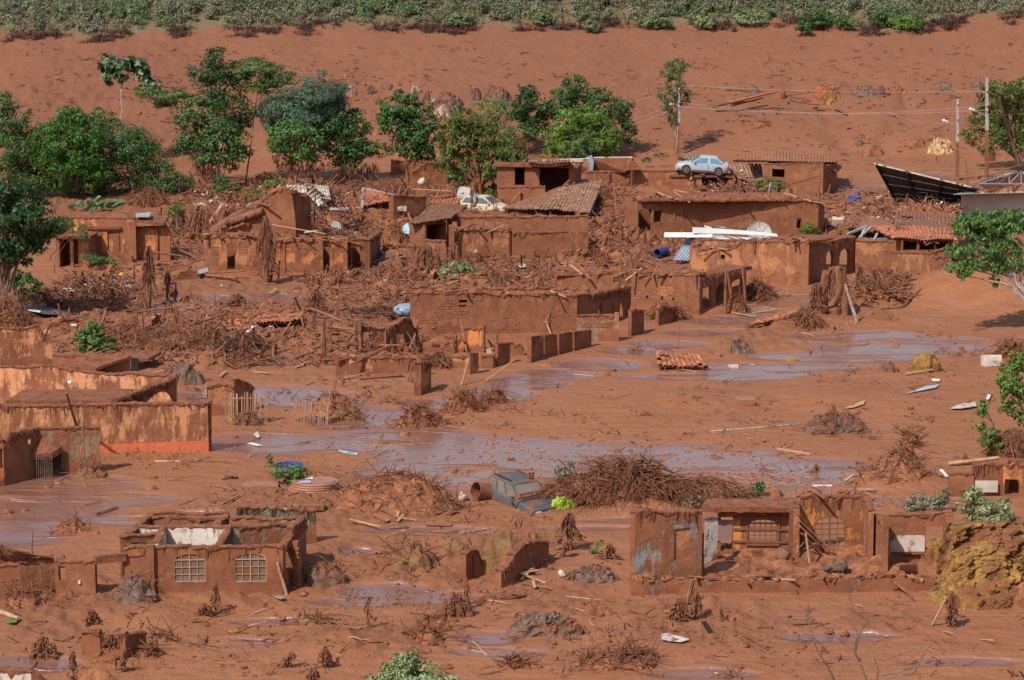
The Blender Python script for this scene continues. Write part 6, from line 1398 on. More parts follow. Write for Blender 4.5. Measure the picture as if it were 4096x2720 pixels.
M['pool'] = m_plain('muddy_vinyl', (.34, .155, .095), .2, .45, mudf=.2)
def ringpile(label, r, x, y, rx, n):
    p = gq(r, x, y); h = thing('inflatable_pool', label, 'pool', p)
    for k in range(n):
        b = MB(); pts = [p+Vector((math.cos(a)*rx*(1-.03*k)+.05*k, math.sin(a)*rx*.8*(1-.03*k), .06+.1*k)) for a in [2*math.pi*i/28 for i in range(29)]]; b.tube(pts, .065, 6, cap=False); put('ring', b, M['pool'], h, smooth=True)
    b = MB(); b.prism([p+Vector((math.cos(a)*rx*.9, math.sin(a)*rx*.7, .1*n)) for a in [2*math.pi*i/20 for i in range(20)]], (0, 0, -.05)); put('base', b, M['pool'], h)
    for x0, x1, y0, m_ in ((-.62, -.05, -.45, 'lilac'), (-.35, .0, .25, 'white')):
        b = MB(); b.prism([p+Vector((x0, y0, .1*n+.02)), p+Vector((x1, y0, .1*n+.03)), p+Vector((x1-.05, y0+.35, .1*n+.03)), p+Vector((x0+.1, y0+.3, .1*n+.02))], (0, 0, .02)); put('cloth', b, M[m_], h)
ringpile('collapsed round pool of stacked muddy rings with a lilac cloth on it', 'G', 2110, 285, 1.05, 4)
# fences
def picket(label, r, x0, y0, x1, y1, yb0, yb1, n, mat='palestick', lean=0, gaps=.1, w=.05):
    h = thing('picket_fence', label, 'fence', gq(r, x0, yb0)); a, b_ = gq(r, x0, yb0), gq(r, x1, yb1); ta, tb = up(r, x0, y0, yb0), up(r, x1, y1, yb1)
    for i in range(n+1):
        f = i/n
        if rnd.random() < gaps and 0 < i < n: continue
        p, t = a.lerp(b_, f), ta.lerp(tb, f); t = t+Vector((lean+rnd.uniform(-.05, .05), rnd.uniform(-.03, .03), rnd.uniform(-.18, .05))); b = MB(); b.bar(p-Vector((0, 0, .15)), t, w*(2 if i in (0, n) else 1), w*.6); put('picket' if 0 < i < n else 'post', b, M[mat], h)
    for g in (.3, .8): b = MB(); b.bar(a.lerp(ta, g)+Vector((0, .04, 0)), b_.lerp(tb, g)+Vector((lean*g, .04, 0)), .05); put('rail', b, M[mat], h)
picket('bamboo picket gate panel standing in front of the small dark doorway', 'D', 1518, 1130, 1800, 1125, 1335, 1330, 20); picket('leaning bamboo picket panel right of the standing picket gate', 'D', 1965, 1180, 2205, 1160, 1320, 1340, 19, lean=.12)
picket('faint thin picket fence behind the long cream wall corner', 'D', 1255, 1155, 1390, 1150, 1250, 1245, 12, mat='stick', w=.03); picket('small picket fence at the foot of the large tan house', 'F', 655, 415, 765, 415, 490, 485, 12, w=.04)
for i, (x0, x1, ya, yb_) in enumerate(((1380, 1540, 1245, 1330), (1120, 1370, 1190, 1290))): pass
picket('row of muddy garden stakes under the round-crowned tree', 'B', 520, 1255, 800, 1270, 1350, 1360, 16, 'stick', w=.07, gaps=.3); picket('rough stake fence between the shed and the tan plastered wall', 'E', 560, 130, 800, 150, 290, 270, 14, 'stick', w=.07, gaps=.3)
# tile rafts
rf = house('small orange tiled roof raft stranded on the open mud', 'F', 0, 980, 'roof_raft', 'roof'); tileroof(rf, [up('F', -110, 950, 985), up('F', 235, 955, 985), up('F', 175, 885, 925), up('F', -125, 865, 915)], 'tile', miss=.08, jit=.07, sag=.06)
for x in (-95, -60, 20, 55, 115, 190): pole('F', x, 945, 990, .06, 'bark', parent=rf, name='support')
rf = house('broken tiled roof piece with white strips showing, left of centre', 'D', 1850, 700, 'roof_raft', 'roof'); tileroof(rf, [up('D', 1700, 655, 705), up('D', 2000, 650, 700), up('D', 2050, 605, 650), up('D', 1770, 610, 650)], 'tile', miss=.08, jit=.08, sag=.1); tileroof(rf, [up('D', 1500, 690, 720), up('D', 1640, 720, 745), up('D', 1700, 650, 680), up('D', 1560, 640, 670)], 'tile', miss=.35, jit=.2, sag=.1)
rf = house('collapsed muddy tile roof beside the end wall of the long low house', 'E', 340, 290, 'fallen_roof', 'roof'); tileroof(rf, [up('E', 270, 285, 300), up('E', 440, 290, 300), up('E', 440, 170, 240), up('E', 300, 200, 250)], 'tilemud', miss=.2, jit=.15, sag=.1)
rf = house('line of broken roof tiles spilling down the mud by the tall stump', 'F', 650, 690, 'tile_spill', 'tiles'); tileroof(rf, [gq('F', 490, 695)+Vector((0, 0, .15)), gq('F', 760, 640)+Vector((0, 0, .2)), up('F', 900, 565, 610), up('F', 640, 635, 665)], 'tile', miss=.35, jit=.2, sag=.05)
rf = house('sprawling heap of broken orange tiles right of the blue water tub', 'C', 1500, 1500, 'tile_heap', 'tiles'); tileroof(rf, [up('C', 1150, 1540, 1620), up('C', 1520, 1560, 1620), up('C', 1500, 1400, 1440), up('C', 1150, 1400, 1440)], 'tilemud', miss=.3, jit=.22, sag=.2); tileroof(rf, [up('C', 1520, 1480, 1560), up('C', 1900, 1480, 1560), up('C', 1900, 1385, 1440), up('C', 1500, 1390, 1440)], 'tile', miss=.3, jit=.15, sag=.2)
# ---------------------------------------------------------------- poles, lamps, wires
def upole(label, r, x, yt, yb, w=.26, lamp=None, cross=None, mat='concrete'):
    p = gq(r, x, yb); t = up(r, x, yt, yb); h = thing('utility_pole', label, 'utility pole', p); b = MB(); G = []
    for i in range(9):
        f = i/8; q_ = (p-Vector((0, 0, .3))).lerp(t, f); k = w/2*(1-.35*f); G.append([q_+Vector((sx*k, sy*k*.7, 0)) for sx, sy in ((-1, -1), (1, -1), (1, 1), (-1, 1))])
    loft(b, G[4:]); put('shaft', b, M[mat], h); b = MB(); loft(b, G[:5]); put('muddy_base', b, M['muddybark'], h)
    if lamp:
        a = up(r, lamp[0], lamp[1], yb, x); c = up(r, lamp[2], lamp[3], yb, x); a.x = p.x
        c2 = Vector((a.x+(lamp[2]-lamp[0])*K/ppm(p), a.y-.2, a.z+(lamp[1]-lamp[3])*K/ppm(p)))
        ar = MB(); m_ = a.lerp(c2, .5)+Vector((0, 0, .14)); ar.tube([a, m_, c2], [.045, .04, .035], 6); ao = put('lamp_arm', ar, M['steel'], h)
        lh = MB(); d = (c2-m_).normalized(); lh.tube([c2-d*.05, c2+d*.12, c2+d*.42, c2+d*.55], [.05, .11, .12, .04], 8); subput('lamp_head', lh, M['white'], ao)
    for y in (cross or ()): b = MB(); z = up(r, x, y, yb); b.box(z, .12, .5, .1); b.blob(z+Vector((0, -.28, .05)), .06, .06, .09); put('insulator', b, M['steel'], h)
    return h
upole('concrete street pole left of the silver car, beside the narrow tree', 'B', 2303, 575, 1050, .24, (2300, 735, 2265, 705), (600, 690, 720)); upole('short pale post standing against the trunk of the narrow tree', 'B', 2280, 745, 1025, .2, None, None, 'concrete')
upole('middle street pole with a bare lamp arm reaching left', 'C', 1912, 668, 1215, .26, (1905, 885, 1830, 825), (700, 800, 900)); upole('tallest street pole, standing in the right-hand mango tree', 'C', 2110, 525, 1200, .30, (2105, 805, 2010, 745), (610, 710, 745))
def wire(label, P, sag, yb, w=.024, mat='concrete'):
    pts = [up(r, x, y, b) for (r, x, y), b in zip(P, yb)]; a, c = pts; b = MB(); n = 24
    Q_ = [a.lerp(c, i/n)-Vector((0, 0, sag*4*(i/n)*(1-i/n))) for i in range(n+1)]; b.tube(Q_, w/2, 3); put('wire', b, M[mat], None, label, 'wire')
B0, B1 = 1050, 1200
wire('top wire strung between the two outer street poles', [('C', 34, 573), ('C', 2105, 615)], .25, (B0, B1)); wire('middle sagging wire strung between the two outer street poles', [('C', 34, 688), ('C', 2105, 708)], .75, (B0, B1)); wire('lowest sagging wire strung between the two outer street poles', [('C', 34, 718), ('C', 2105, 742)], .42, (B0, B1))
wire('upper wire running from the left street pole down behind the trees', [('B', 2300, 690), ('B', 1300, 1000)], .3, (B0, B0)); wire('lower wire running from the left street pole down behind the trees', [('B', 2300, 720), ('B', 1350, 1010)], .4, (B0, B0)); wire('high wire running left from the top of the left street pole', [('B', 2300, 580), ('B', 1500, 800)], .3, (B0, B0))
wire('slack wire sagging from mid-span to the middle street pole', [('C', 1450, 755), ('C', 1910, 820)], .45, (B0, 1215)); wire('stay wire slanting down left from the middle street pole', [('C', 1910, 672), ('C', 1780, 930)], 0, (1215, 1215)); wire('white cable hanging low at the right edge before the mango tree', [('C', 1870, 1200), ('C', 2360, 1100)], .2, (1290, 1290))
# ---------------------------------------------------------------- mud mounds
def mound(label, r, x, y, wpx, hpx, mat='mud', rough=.35, name='mud_mound', cat='mud mound', depth=.8, twigs=0, n=20, m=44, fr=2.2, sharp=.8):
    p = gq(r, x, y); s = ppm(p); rx = wpx*K/2/s; ry = rx*depth; h = max(.1, hpx*K/s-ry*.22); sd = rnd.random()*40; b = MB(); G = []
    for i in range(n+1):
        f = i/n; row = []
        for j in range(m):
            a = 2*math.pi*j/m; ex = 1+.25*mn.noise(Vector((math.cos(a)*1.5, math.sin(a)*1.5, sd))); X = p.x+math.cos(a)*rx*f*ex; Y = p.y+ry*.5+math.sin(a)*ry*f*ex
            e = max(0, 1-f**2)**(sharp*1.25); v = Vector((X*fr, Y*fr, sd)); k = 1+rough*.5*mn.noise(v*.6); bmp = rough*(min(h, .9)*.30+.06)*(abs(mn.noise(v*1.3))*1.6+abs(mn.noise(v*2.9))*.9+abs(mn.noise(v*6.1))*.4)*min(1, (1-f)*4+.15); X += rough*.25*mn.noise(v*1.9); Y += rough*.25*mn.noise(v*2.1+Vector((9, 0, 0)))
            row.append((X, Y, Tz(X, Y)-.12+(h*.78+.12)*e*k+bmp))
        G.append(row)
    b.grid(G[::-1], 0, True); o = put(name, b, M[mat], None, label, cat, smooth=False)
    if twigs:
        tb = MB()
        for i in range(twigs):
            a = rnd.uniform(0, 6.28); f = rnd.random()**.6; g = G[int(f*n)][int(a/6.28*m) % m]; g = Vector(g); l = rnd.uniform(.25, .9); d = Vector((rnd.uniform(-1, 1), rnd.uniform(-1, .6), rnd.uniform(-.2, .8))).normalized()*l
            tb.tube([g-d*.3, g+d*.3+Vector((0, 0, .05)), g+d], [.025, .02, .01], 3, cap=False)
        oo = put('twigs', tb, M['mudroot'], None); oo.parent = o; oo.location = WL[oo]-WL[o]; oo['kind'] = 'stuff'
    return o
for a in [
 ('root-tangled mud mound left of the sunken wagon', 'H', 400, 440, 950, 270, 'mud', .5, dict(twigs=260, depth=.5)),
 ('loose grey-brown heap of clods in the lower centre foreground', 'H', 1400, 1270, 560, 150, 'greymud', .8, dict(depth=.5, fr=4)),
 ('black charred-looking earth patch left of the orange house', 'H', 1720, 900, 400, 110, 'greymud', .8, dict(depth=.6, fr=4)),
 ('olive earth mound topped with mud behind the curved wall fragment', 'H', 1110, 850, 420, 330, 'olivemud', .4, dict(depth=.5)),
 ('smooth brown mud hump with a crack behind the olive earth', 'H', 1270, 760, 330, 280, 'mud', .25, dict(depth=.5)),
 ('olive weedy mound between the flood and the curved wall fragment', 'H', 480, 830, 480, 200, 'olivemud', .6, dict(depth=.6, twigs=40)),
 ('flat olive clod heap touching the water left of the brown hump', 'H', 800, 700, 280, 90, 'olivemud', .7, dict(depth=.7)),
 ('dark clod pile against the right wall of the arched-window house', 'G', 2200, 940, 300, 170, 'greymud', .7, dict(depth=.6, twigs=20)),
 ('grey lump of clay and roots beside the arched-window house, left side', 'G', 900, 1040, 330, 170, 'greymud', .7, dict(depth=.6, twigs=40)),
 ('low root-matted mound under the low wall at the bottom left', 'G', 170, 1060, 300, 100, 'mud', .6, dict(depth=.6, twigs=60)),
 ('rounded brown tussock in the flood water at the left', 'G', 470, 575, 270, 100, 'mud', .6, dict(depth=.6, twigs=30)),
 ('mossy clump at the corner of the small square wall stub', 'G', 1090, 1310, 220, 80, 'olivemud', .7, dict(depth=.6, twigs=30)),
 ('muddy tuft behind the small square wall stub', 'G', 1020, 1410, 180, 70, 'mud', .7, dict(depth=.6, twigs=40)),
 ('big smooth hump at the bottom edge left of centre', 'G', 640, 1590, 340, 120, 'mud', .3, dict(depth=.6)),
 ('thin grass-flecked hummock right of the arched-window house', 'G', 2110, 1190, 320, 70, 'olivemud', .5, dict(depth=.6, twigs=40)),
 ('grey-black clay heap with a pointed top behind the banded wall', 'D', 1230, 1070, 330, 170, 'greymud', .7, dict(depth=.6, twigs=20)),
 ('olive clod stuck on the curved mud wall at the left', 'D', 220, 1105, 150, 170, 'olivemud', .6, dict(depth=.5)),
 ('dark rooty tuft under the standing picket gate', 'D', 1660, 1350, 200, 90, 'greymud', .7, dict(depth=.6, twigs=50)),
 ('greenish grassy mound right of the leaning picket panel', 'E', 70, 1310, 230, 90, 'olivemud', .7, dict(depth=.6, twigs=50)),
 ('long tangled heap of roots at the bank of the stream', 'E', 560, 1360, 340, 130, 'mud', .7, dict(depth=.5, twigs=160)),
 ('tangled root bank running up right along the stream', 'E', 850, 1260, 330, 120, 'mud', .7, dict(depth=.4, twigs=160)),
 ('rooty tail of the stream bank pointing right', 'E', 1060, 1200, 200, 80, 'mud', .7, dict(depth=.4, twigs=110)),
 ('dark clod heap on the open mud left of the yellow rock', 'F', 1450, 990, 150, 70, 'darkrock', .7, dict(depth=.7)),
 ('large dark crusted clod heap on the right-hand mud flat', 'F', 1100, 1400, 500, 140, 'darkrock', .8, dict(depth=.5, fr=3.5, twigs=20)),
 ('upright yellow-faced boulder crowned with mud at the right', 'F', 1700, 990, 190, 150, 'yellow', .6, dict(depth=.6, sharp=.35)),
 ('smooth yellow-stained boulder on the mud flat', 'F', 795, 920, 110, 42, 'yellow', .3, dict(depth=.6, sharp=.5)),
 ('grey crusted clods above the open mud right of the roof raft', 'F', 450, 865, 210, 90, 'greymud', .8, dict(depth=.7, twigs=10)),
 ('yellowish earth hump below the two-arched porch', 'F', 1440, 640, 180, 75, 'yellow', .5, dict(depth=.7)),
 ('round mud lump below the two-arched porch', 'F', 1320, 605, 90, 40, 'mud', .3, dict(depth=.7)),
 ('smooth lump on the upper mud flat', 'F', 1500, 815, 80, 26, 'mud', .3, dict(depth=.7)),
 ('dark rooty hump at the right of the flooded flat', 'F', 1590, 1500, 160, 80, 'mud', .7, dict(depth=.6, twigs=80)),
 ('peaked rooty hump near the ruin at the right edge', 'I', 1540, 90, 220, 90, 'mud', .6, dict(depth=.6, twigs=60)),
 ('wide brown mound with planks behind the orange house', 'I', 1480, 250, 560, 120, 'mud', .6, dict(depth=.7, twigs=140)),
 ('rust-brown round lump behind the porch roof of the orange house', 'I', 690, 335, 100, 75, 'mud', .4, dict(depth=.6)),
 ('twiggy brown heap spreading in the lower right centre', 'H', 1900, 1480, 620, 120, 'mud', .6, dict(depth=.6, twigs=230)),
 ('clump of dead fronds in the lower centre left', 'H', 640, 1240, 240, 110, 'mud', .7, dict(depth=.6, twigs=70)),
 ('small mud heap with a stub left of the grey clods', 'H', 600, 1300, 230, 90, 'mud', .7, dict(depth=.6, twigs=60)),
 ('low frond-covered hump at the bottom centre', 'H', 1200, 1480, 250, 70, 'mud', .5, dict(depth=.6, twigs=70)),
 ('layered clods right of the long fallen pole', 'H', 1760, 1130, 240, 90, 'mud', .7, dict(depth=.6)),
 ('ploughed ridge of mud right of the fence panels', 'D', 2250, 1260, 330, 150, 'mud', .5, dict(depth=.8, twigs=60)),
 ('olive rubble against the foot of the grey-brown walls', 'G', 600, 205, 260, 80, 'olivemud', .6, dict(depth=.6, twigs=20)),
 ('bright orange earth heap below the long plastered house', 'E', 1810, 250, 170, 80, 'orangemud', .9, dict(depth=.7, fr=4)),
 ('mound of mud and roots right of the dark shed doorway debris', 'E', 380, 160, 270, 170, 'mud', .7, dict(depth=.6, twigs=80)),
 ('brown mound at the right end of the mud-loaded porch', 'F', 570, 500, 200, 120, 'mud', .7, dict(depth=.6, twigs=240)),
 ('rooty mound under the leaning posts of the porch', 'F', 420, 590, 170, 110, 'mud', .7, dict(depth=.6, twigs=120)),
 ('dark leafy litter heap in front of the low brick wall', 'F', 1860, 500, 160, 80, 'greymud', .8, dict(depth=.6, twigs=60)),
 ('grey dome of rock in the middle of the far mud slope', 'B', 1060, 690, 210, 120, 'darkrock', .6, dict(depth=.8)),
 ('charcoal boulder left of the grey rock dome', 'B', 930, 690, 110, 70, 'darkrock', .8, {}), ('tall dark boulder behind the round-crowned tree', 'B', 600, 690, 60, 80, 'darkrock', .7, {}), ('low dark boulder left of the round-crowned tree', 'B', 225, 640, 70, 60, 'darkrock', .7, {}), ('dark boulder just left above the round-crowned tree', 'B', 335, 610, 80, 50, 'darkrock', .7, {}),
 ('pale boulder at the shoulder of the needle-leaved tree', 'B', 90, 650, 80, 70, 'paleock', .6, {}), ('slender white boulder above the round-crowned tree', 'B', 520, 640, 60, 65, 'paleock', .7, {}), ('pale split boulder right of the round-crowned tree', 'B', 650, 700, 80, 50, 'paleock', .8, {}), ('pale and dark boulder above the orange-tipped mango', 'B', 710, 790, 130, 65, 'paleock', .9, {}), ('grey boulder field between the two rounded crowns', 'B', 740, 730, 220, 90, 'darkrock', .9, {}),
 ('broken red-brown stump block on the far slope', 'C', 1020, 670, 180, 90, 'orangemud', .6, dict(sharp=.4)), ('bright red lump beside the fallen logs on the far slope', 'C', 720, 670, 70, 85, 'orangemud', .5, dict(sharp=.4)), ('grey ash patch on the far slope above the fallen logs', 'C', 540, 640, 90, 45, 'greymud', .5, {}), ('yellow clod bed under the red-brown stump block', 'C', 1060, 700, 140, 60, 'yellow', .9, {}),
 ('grey crumbled clods right of the red-brown stump block', 'C', 1290, 655, 200, 65, 'greymud', .9, {}), ('dark pair of boulders right of the crumbled clods', 'C', 1390, 640, 80, 50, 'darkrock', .8, {}), ('red-brown earth block right of the crumbled clods', 'C', 1510, 635, 130, 60, 'orangemud', .8, {}), ('flat grey rock outcrop left of the tall pole', 'C', 1800, 615, 170, 35, 'greymud', .9, {}), ('grey outcrop touching the right-hand mango tree', 'C', 2050, 600, 100, 35, 'greymud', .9, {}),
 ('dark hollowed earth bump on the far slope at right', 'C', 1350, 1060, 160, 70, 'mud', .6, {}), ('dark earth bump left of the hollowed one', 'C', 1250, 1000, 70, 40, 'darkrock', .6, {}), ('dark earth shoulder left of the yellow scree', 'C', 1640, 1000, 140, 60, 'mud', .6, {}),
 ('pale yellow scree spilling down the slope left of the middle pole', 'C', 1800, 1040, 180, 100, 'yellowpale', 1.0, dict(fr=4)), ('row of brown root clods on the far slope', 'C', 600, 870, 130, 35, 'mud', .7, dict(twigs=30)),
 ]:
    if a[6] == 'yellowpale' and 'yellowpale' not in M: M['yellowpale'] = m_mud('pale_yellow_scree', (.66, .50, .28), (.48, .27, .12), (.28, .10, .055), 3, .2)
    mound(a[0], a[1], a[2], a[3], a[4], a[5], a[6], a[7], **a[8])
# yellow earth bank at the lower right
def bank():
    G = []; b = MB(); nx, ny = 150, 80; FS = list(np.linspace(0, .235, 45))+list(np.linspace(.238, .27, 31))+list(np.linspace(.275, 1, 75))
    for j in range(ny+1):
        g = j/ny; row = []
        for i in range(nx+1):
            f = FS[i]; x = 1690+780*f; yb = float(np.interp(f, [0, .15, .4, .75, 1], [1030, 1075, 1100, 1085, 1050])); yt = float(np.interp(f, [0, .08, .2, .243, .262, .6, 1], [1000, 960, 905, 870, 515, 498, 505]))
            a = gq('I', x, yb); dep = .6+1.9*min(1, f*3.2); hz = max(.1, up('I', x, yt, yb-dep*27*1.55).z)
            pr = min(1, g*1.02); sh = pr**.62 if f > .3 else math.sin(pr*math.pi/2)
            p = Vector((a.x, a.y+g*dep*1.0, Tz(a.x, a.y)-.15+hz*sh)); v = p*1.6
            big = mn.noise(v*.55); k = abs(mn.noise(v*1.1))*.55+abs(mn.noise(v*2.4))*.32+abs(mn.noise(v*5.3))*.15-.25+big*.5
            e = min(1, g*6)*min(1, (1-g)*8+.25)*min(1, f*6+.1); p += Vector((k*.8*min(1, f*5), -k*.9*e, k*.38*e))
            row.append(p)
        G.append(row)
    G.append([p+Vector((0, .6, -.12+.25*mn.noise(p*3))) for p in G[-1]]); G.append([p+Vector((.1*mn.noise(p*5), .9, -.4+.25*mn.noise(p*2))) for p in G[-1]]); G.append([p+Vector((.1*mn.noise(p*5), 1.2, -.8+.25*mn.noise(p*2))) for p in G[-1]]); G.append([p+Vector((0, .5, -2.5)) for p in G[-1]])
    b.grid(G); put('earth_bank', b, M['yellow'], None, 'tall crumbling bank of yellow ochre earth at the lower right', 'earth bank')
bank()
mound('smooth red mud lobe lying over the yellow bank at the right edge', 'I', 2370, 1080, 260, 230, 'mud', .15, depth=.5); mound('yellow rubble inside the right-hand room of the orange house', 'I', 1770, 800, 200, 210, 'yellow', .6, depth=.5)
# ---------------------------------------------------------------- brush, stumps, roots
def brush(label, r, base, x, y, rx, ry, n, mat='mudroot', name='brush_heap', leaf=None, dirx=0, L=(1.2, 3.2), rad=.035, dome=1):
    p = gq(r, x, y); s = ppm(p); RX, RH = rx*K/s, ry*K/s; h = thing(name, label, 'brush heap', p); b = MB(); B0_ = gq(r, *base) if base else None
    for i in range(n):
        a = rnd.uniform(0, math.pi*2); f = rnd.random()**.5; X = p.x+math.cos(a)*RX*f; Y = p.y+RX*.35+math.sin(a)*RX*.45*f; top_ = RH*(1-f*f)**.7
        st = Vector((X, Y, Tz(X, Y)+top_*rnd.uniform(.2, 1)))
        if B0_ is not None: d = (st-(B0_+Vector((0, 1, .4)))); d = d.normalized()*.6+Vector((rnd.uniform(-.7, .7), rnd.uniform(-.6, .6), rnd.uniform(-.3, .5)))
        else: d = Vector((rnd.uniform(-1, 1)+dirx, rnd.uniform(-1, 1), rnd.uniform(-.1, .7)))
        d = d.normalized()*rnd.uniform(*L); pts = [st-d*.5+Vector((0, 0, -.1)), st-d*.15+Vector((0, 0, .12*d.length)), st+d*.2+Vector((rnd.uniform(-.1, .1), 0, .12*d.length)), st+d*.5-Vector((0, 0, .12*d.length))]
        rr = rad*rnd.uniform(.5, 1.3); b.tube(pts, [rr, rr*.9, rr*.6, rr*.25], 4, cap=False)
        if i % 2 == 0:
            for k in range(3): e = Vector((rnd.uniform(-.5, .5), rnd.uniform(-.4, .4), rnd.uniform(-.5, .2))); b.tube([pts[2], pts[2]+e*.6, pts[2]+e], [rr*.4, rr*.3, .004], 3, cap=False)
    put('branches', b, M[mat], h, kind='stuff'); G = []; m = MB()
    for i in range(9):
        f = i/8; G.append([(p.x+math.cos(a)*RX*.9*f, p.y+RX*.35+math.sin(a)*RX*.42*f, Tz(p.x, p.y)-.1+RH*.78*(1-f*f)**.7+.25*mn.noise(Vector((math.cos(a)*4*f, math.sin(a)*4*f, p.x)))) for a in [2*math.pi*j/30 for j in range(30)]])
    m.grid(G[::-1], 0, True); put('mud_core', m, M['mud'], h)
    return h
bh = brush('huge heap of uprooted mud-coated branches right of the sunken wagon', 'H', (2250, 330), 1880, 345, 430, 215, 650, L=(1.0, 3.4), rad=.03)
brush('right shoulder of the huge branch heap with a thick log on it', 'H', (2300, 330), 2380, 385, 430, 140, 420, L=(.8, 2.8), rad=.026)
c, R3 = blobpos('H', (1540, 170, 80, 85, -.5), gq('H', 1600, 330)); put('leaves', leafcloud(c, R3, .16, .08, .9, .3, .3), M['l_olivebr'] if 'l_olivebr' in M else M['l_scrub'], bh)
L = [leafcloud(*blobpos('I', bb, gq('I', 100, 380)), .15, .07, .8, .2, 0) for bb in ((60, 370, 150, 25, 0), (-60, 385, 120, 20, 0), (150, 340, 100, 22, 0))]; put('leaves', joinq(L), M['l_scrub'], bh)
plank('I', 285, 200, 440, 235, .2, mat='stick', za=.6, zb=.4, round_=True, label='thick broken log end resting on the branch heap', name='log', cat='log'); plank('I', 30, 310, 420, 245, .16, mat='mudroot', za=.15, zb=.7, round_=True, bend=.4, label='long curved bough at the right foot of the branch heap', name='bough', cat='branch')
for a in [('tangle of roots and sticks in front of the low brick wall', 'F', 570, 510, 90, 110, 130), ('thorny tangle of stems against the stub wall at the stream', 'E', 2230, 640, 120, 90, 110), ('root tangle at the left edge behind the cream wall corner', 'D', 60, 690, 130, 200, 160), ('dark bramble thicket right of the left-edge tree', 'D', 270, 580, 160, 120, 150),
          ('wiry mat of roots over the ground at the left of the brick house', 'E', 300, 640, 190, 80, 150), ('heap of sticks spilling over the wall beside the low orange ruin', 'E', 680, 960, 110, 90, 130), ('rooty undergrowth beneath the two centre trees', 'B', 250, 1330, 230, 110, 240), ('muddy undergrowth beneath the upper-left thicket', 'A', 980, 1400, 150, 110, 170),
          ('brushwood bank leaning at the right edge above the evergreen', 'F', 2290, 900, 130, 110, 130), ('tangle of dead wood under the right-edge evergreen', 'F', 2300, 1560, 150, 170, 170), ('wiry dark brush caught on the long brown house corner', 'B', 1790, 1400, 90, 110, 90), ('tangled brush along the old orchard fence, left of centre', 'D', 1230, 850, 360, 120, 330),
          ('second stretch of tangled dead orchard branches', 'D', 880, 790, 180, 130, 170), ('knot of broken branches beside the broken tiled roof piece', 'D', 1650, 880, 170, 130, 150), ('debris knot on the bank at the foot of the tall stump', 'F', 900, 690, 110, 90, 110)]:
    brush(a[0], a[1], None, a[2], a[3], a[4], a[5], a[6], mat='mudroot' if a[6] != 150 else 'darktwig', name='brush_tangle', L=(.6, 2.0), rad=.03)
def stump(label, r, x, yt, yb, w, n=60, lean=0, name='muddy_stump', split=1, cat='tree stump', flare=1.6):
    p = gq(r, x, yb); t = up(r, x, yt, yb); t.x += lean; s = ppm(p); W_ = w*K/s; h = thing(name, label, cat, p)
    for k in range(split):
        o = (k-(split-1)/2)*W_*.5; b = MB(); pts = [Vector((p.x+o+.06*mn.noise(Vector((i, k, p.x)))*2, p.y+.05*mn.noise(Vector((i, k+5, p.x))), p.z-.2))*(1-i/6)+(t+Vector((o*.7, 0, -abs(o)*rnd.uniform(0, .8))))*(i/6) for i in range(7)]
        b.tube(pts, [W_*.22*(1.25-.12*i)*(1+.3*mn.noise(Vector((i*2, k, p.x)))) for i in range(7)], 7); put('trunk', b, M['mudroot'], h)
    b = MB(); Ht = t.z-p.z
    for i in range(int(n*1.6)):
        g = rnd.uniform(.1, 1)**.9; o = rnd.uniform(-.5, .5)*W_*(1.35-1.0*g); q_ = p.lerp(t, g)+Vector((o, rnd.uniform(-.2, .1), 0)); l = rnd.uniform(.1, .4)*Ht*g; e = q_+Vector((o*flare*rnd.uniform(.1, .6)+rnd.uniform(-.08, .08), rnd.uniform(-.2, .08), -l)); e.z = max(e.z, p.z)
        b.tube([q_, q_.lerp(e, .5)+Vector((o*.3, -.03, l*.1)), e], [.03, .03, .012], 3, cap=False)
    put('hanging_roots', b, M['mudroot'], h, kind='stuff'); return h
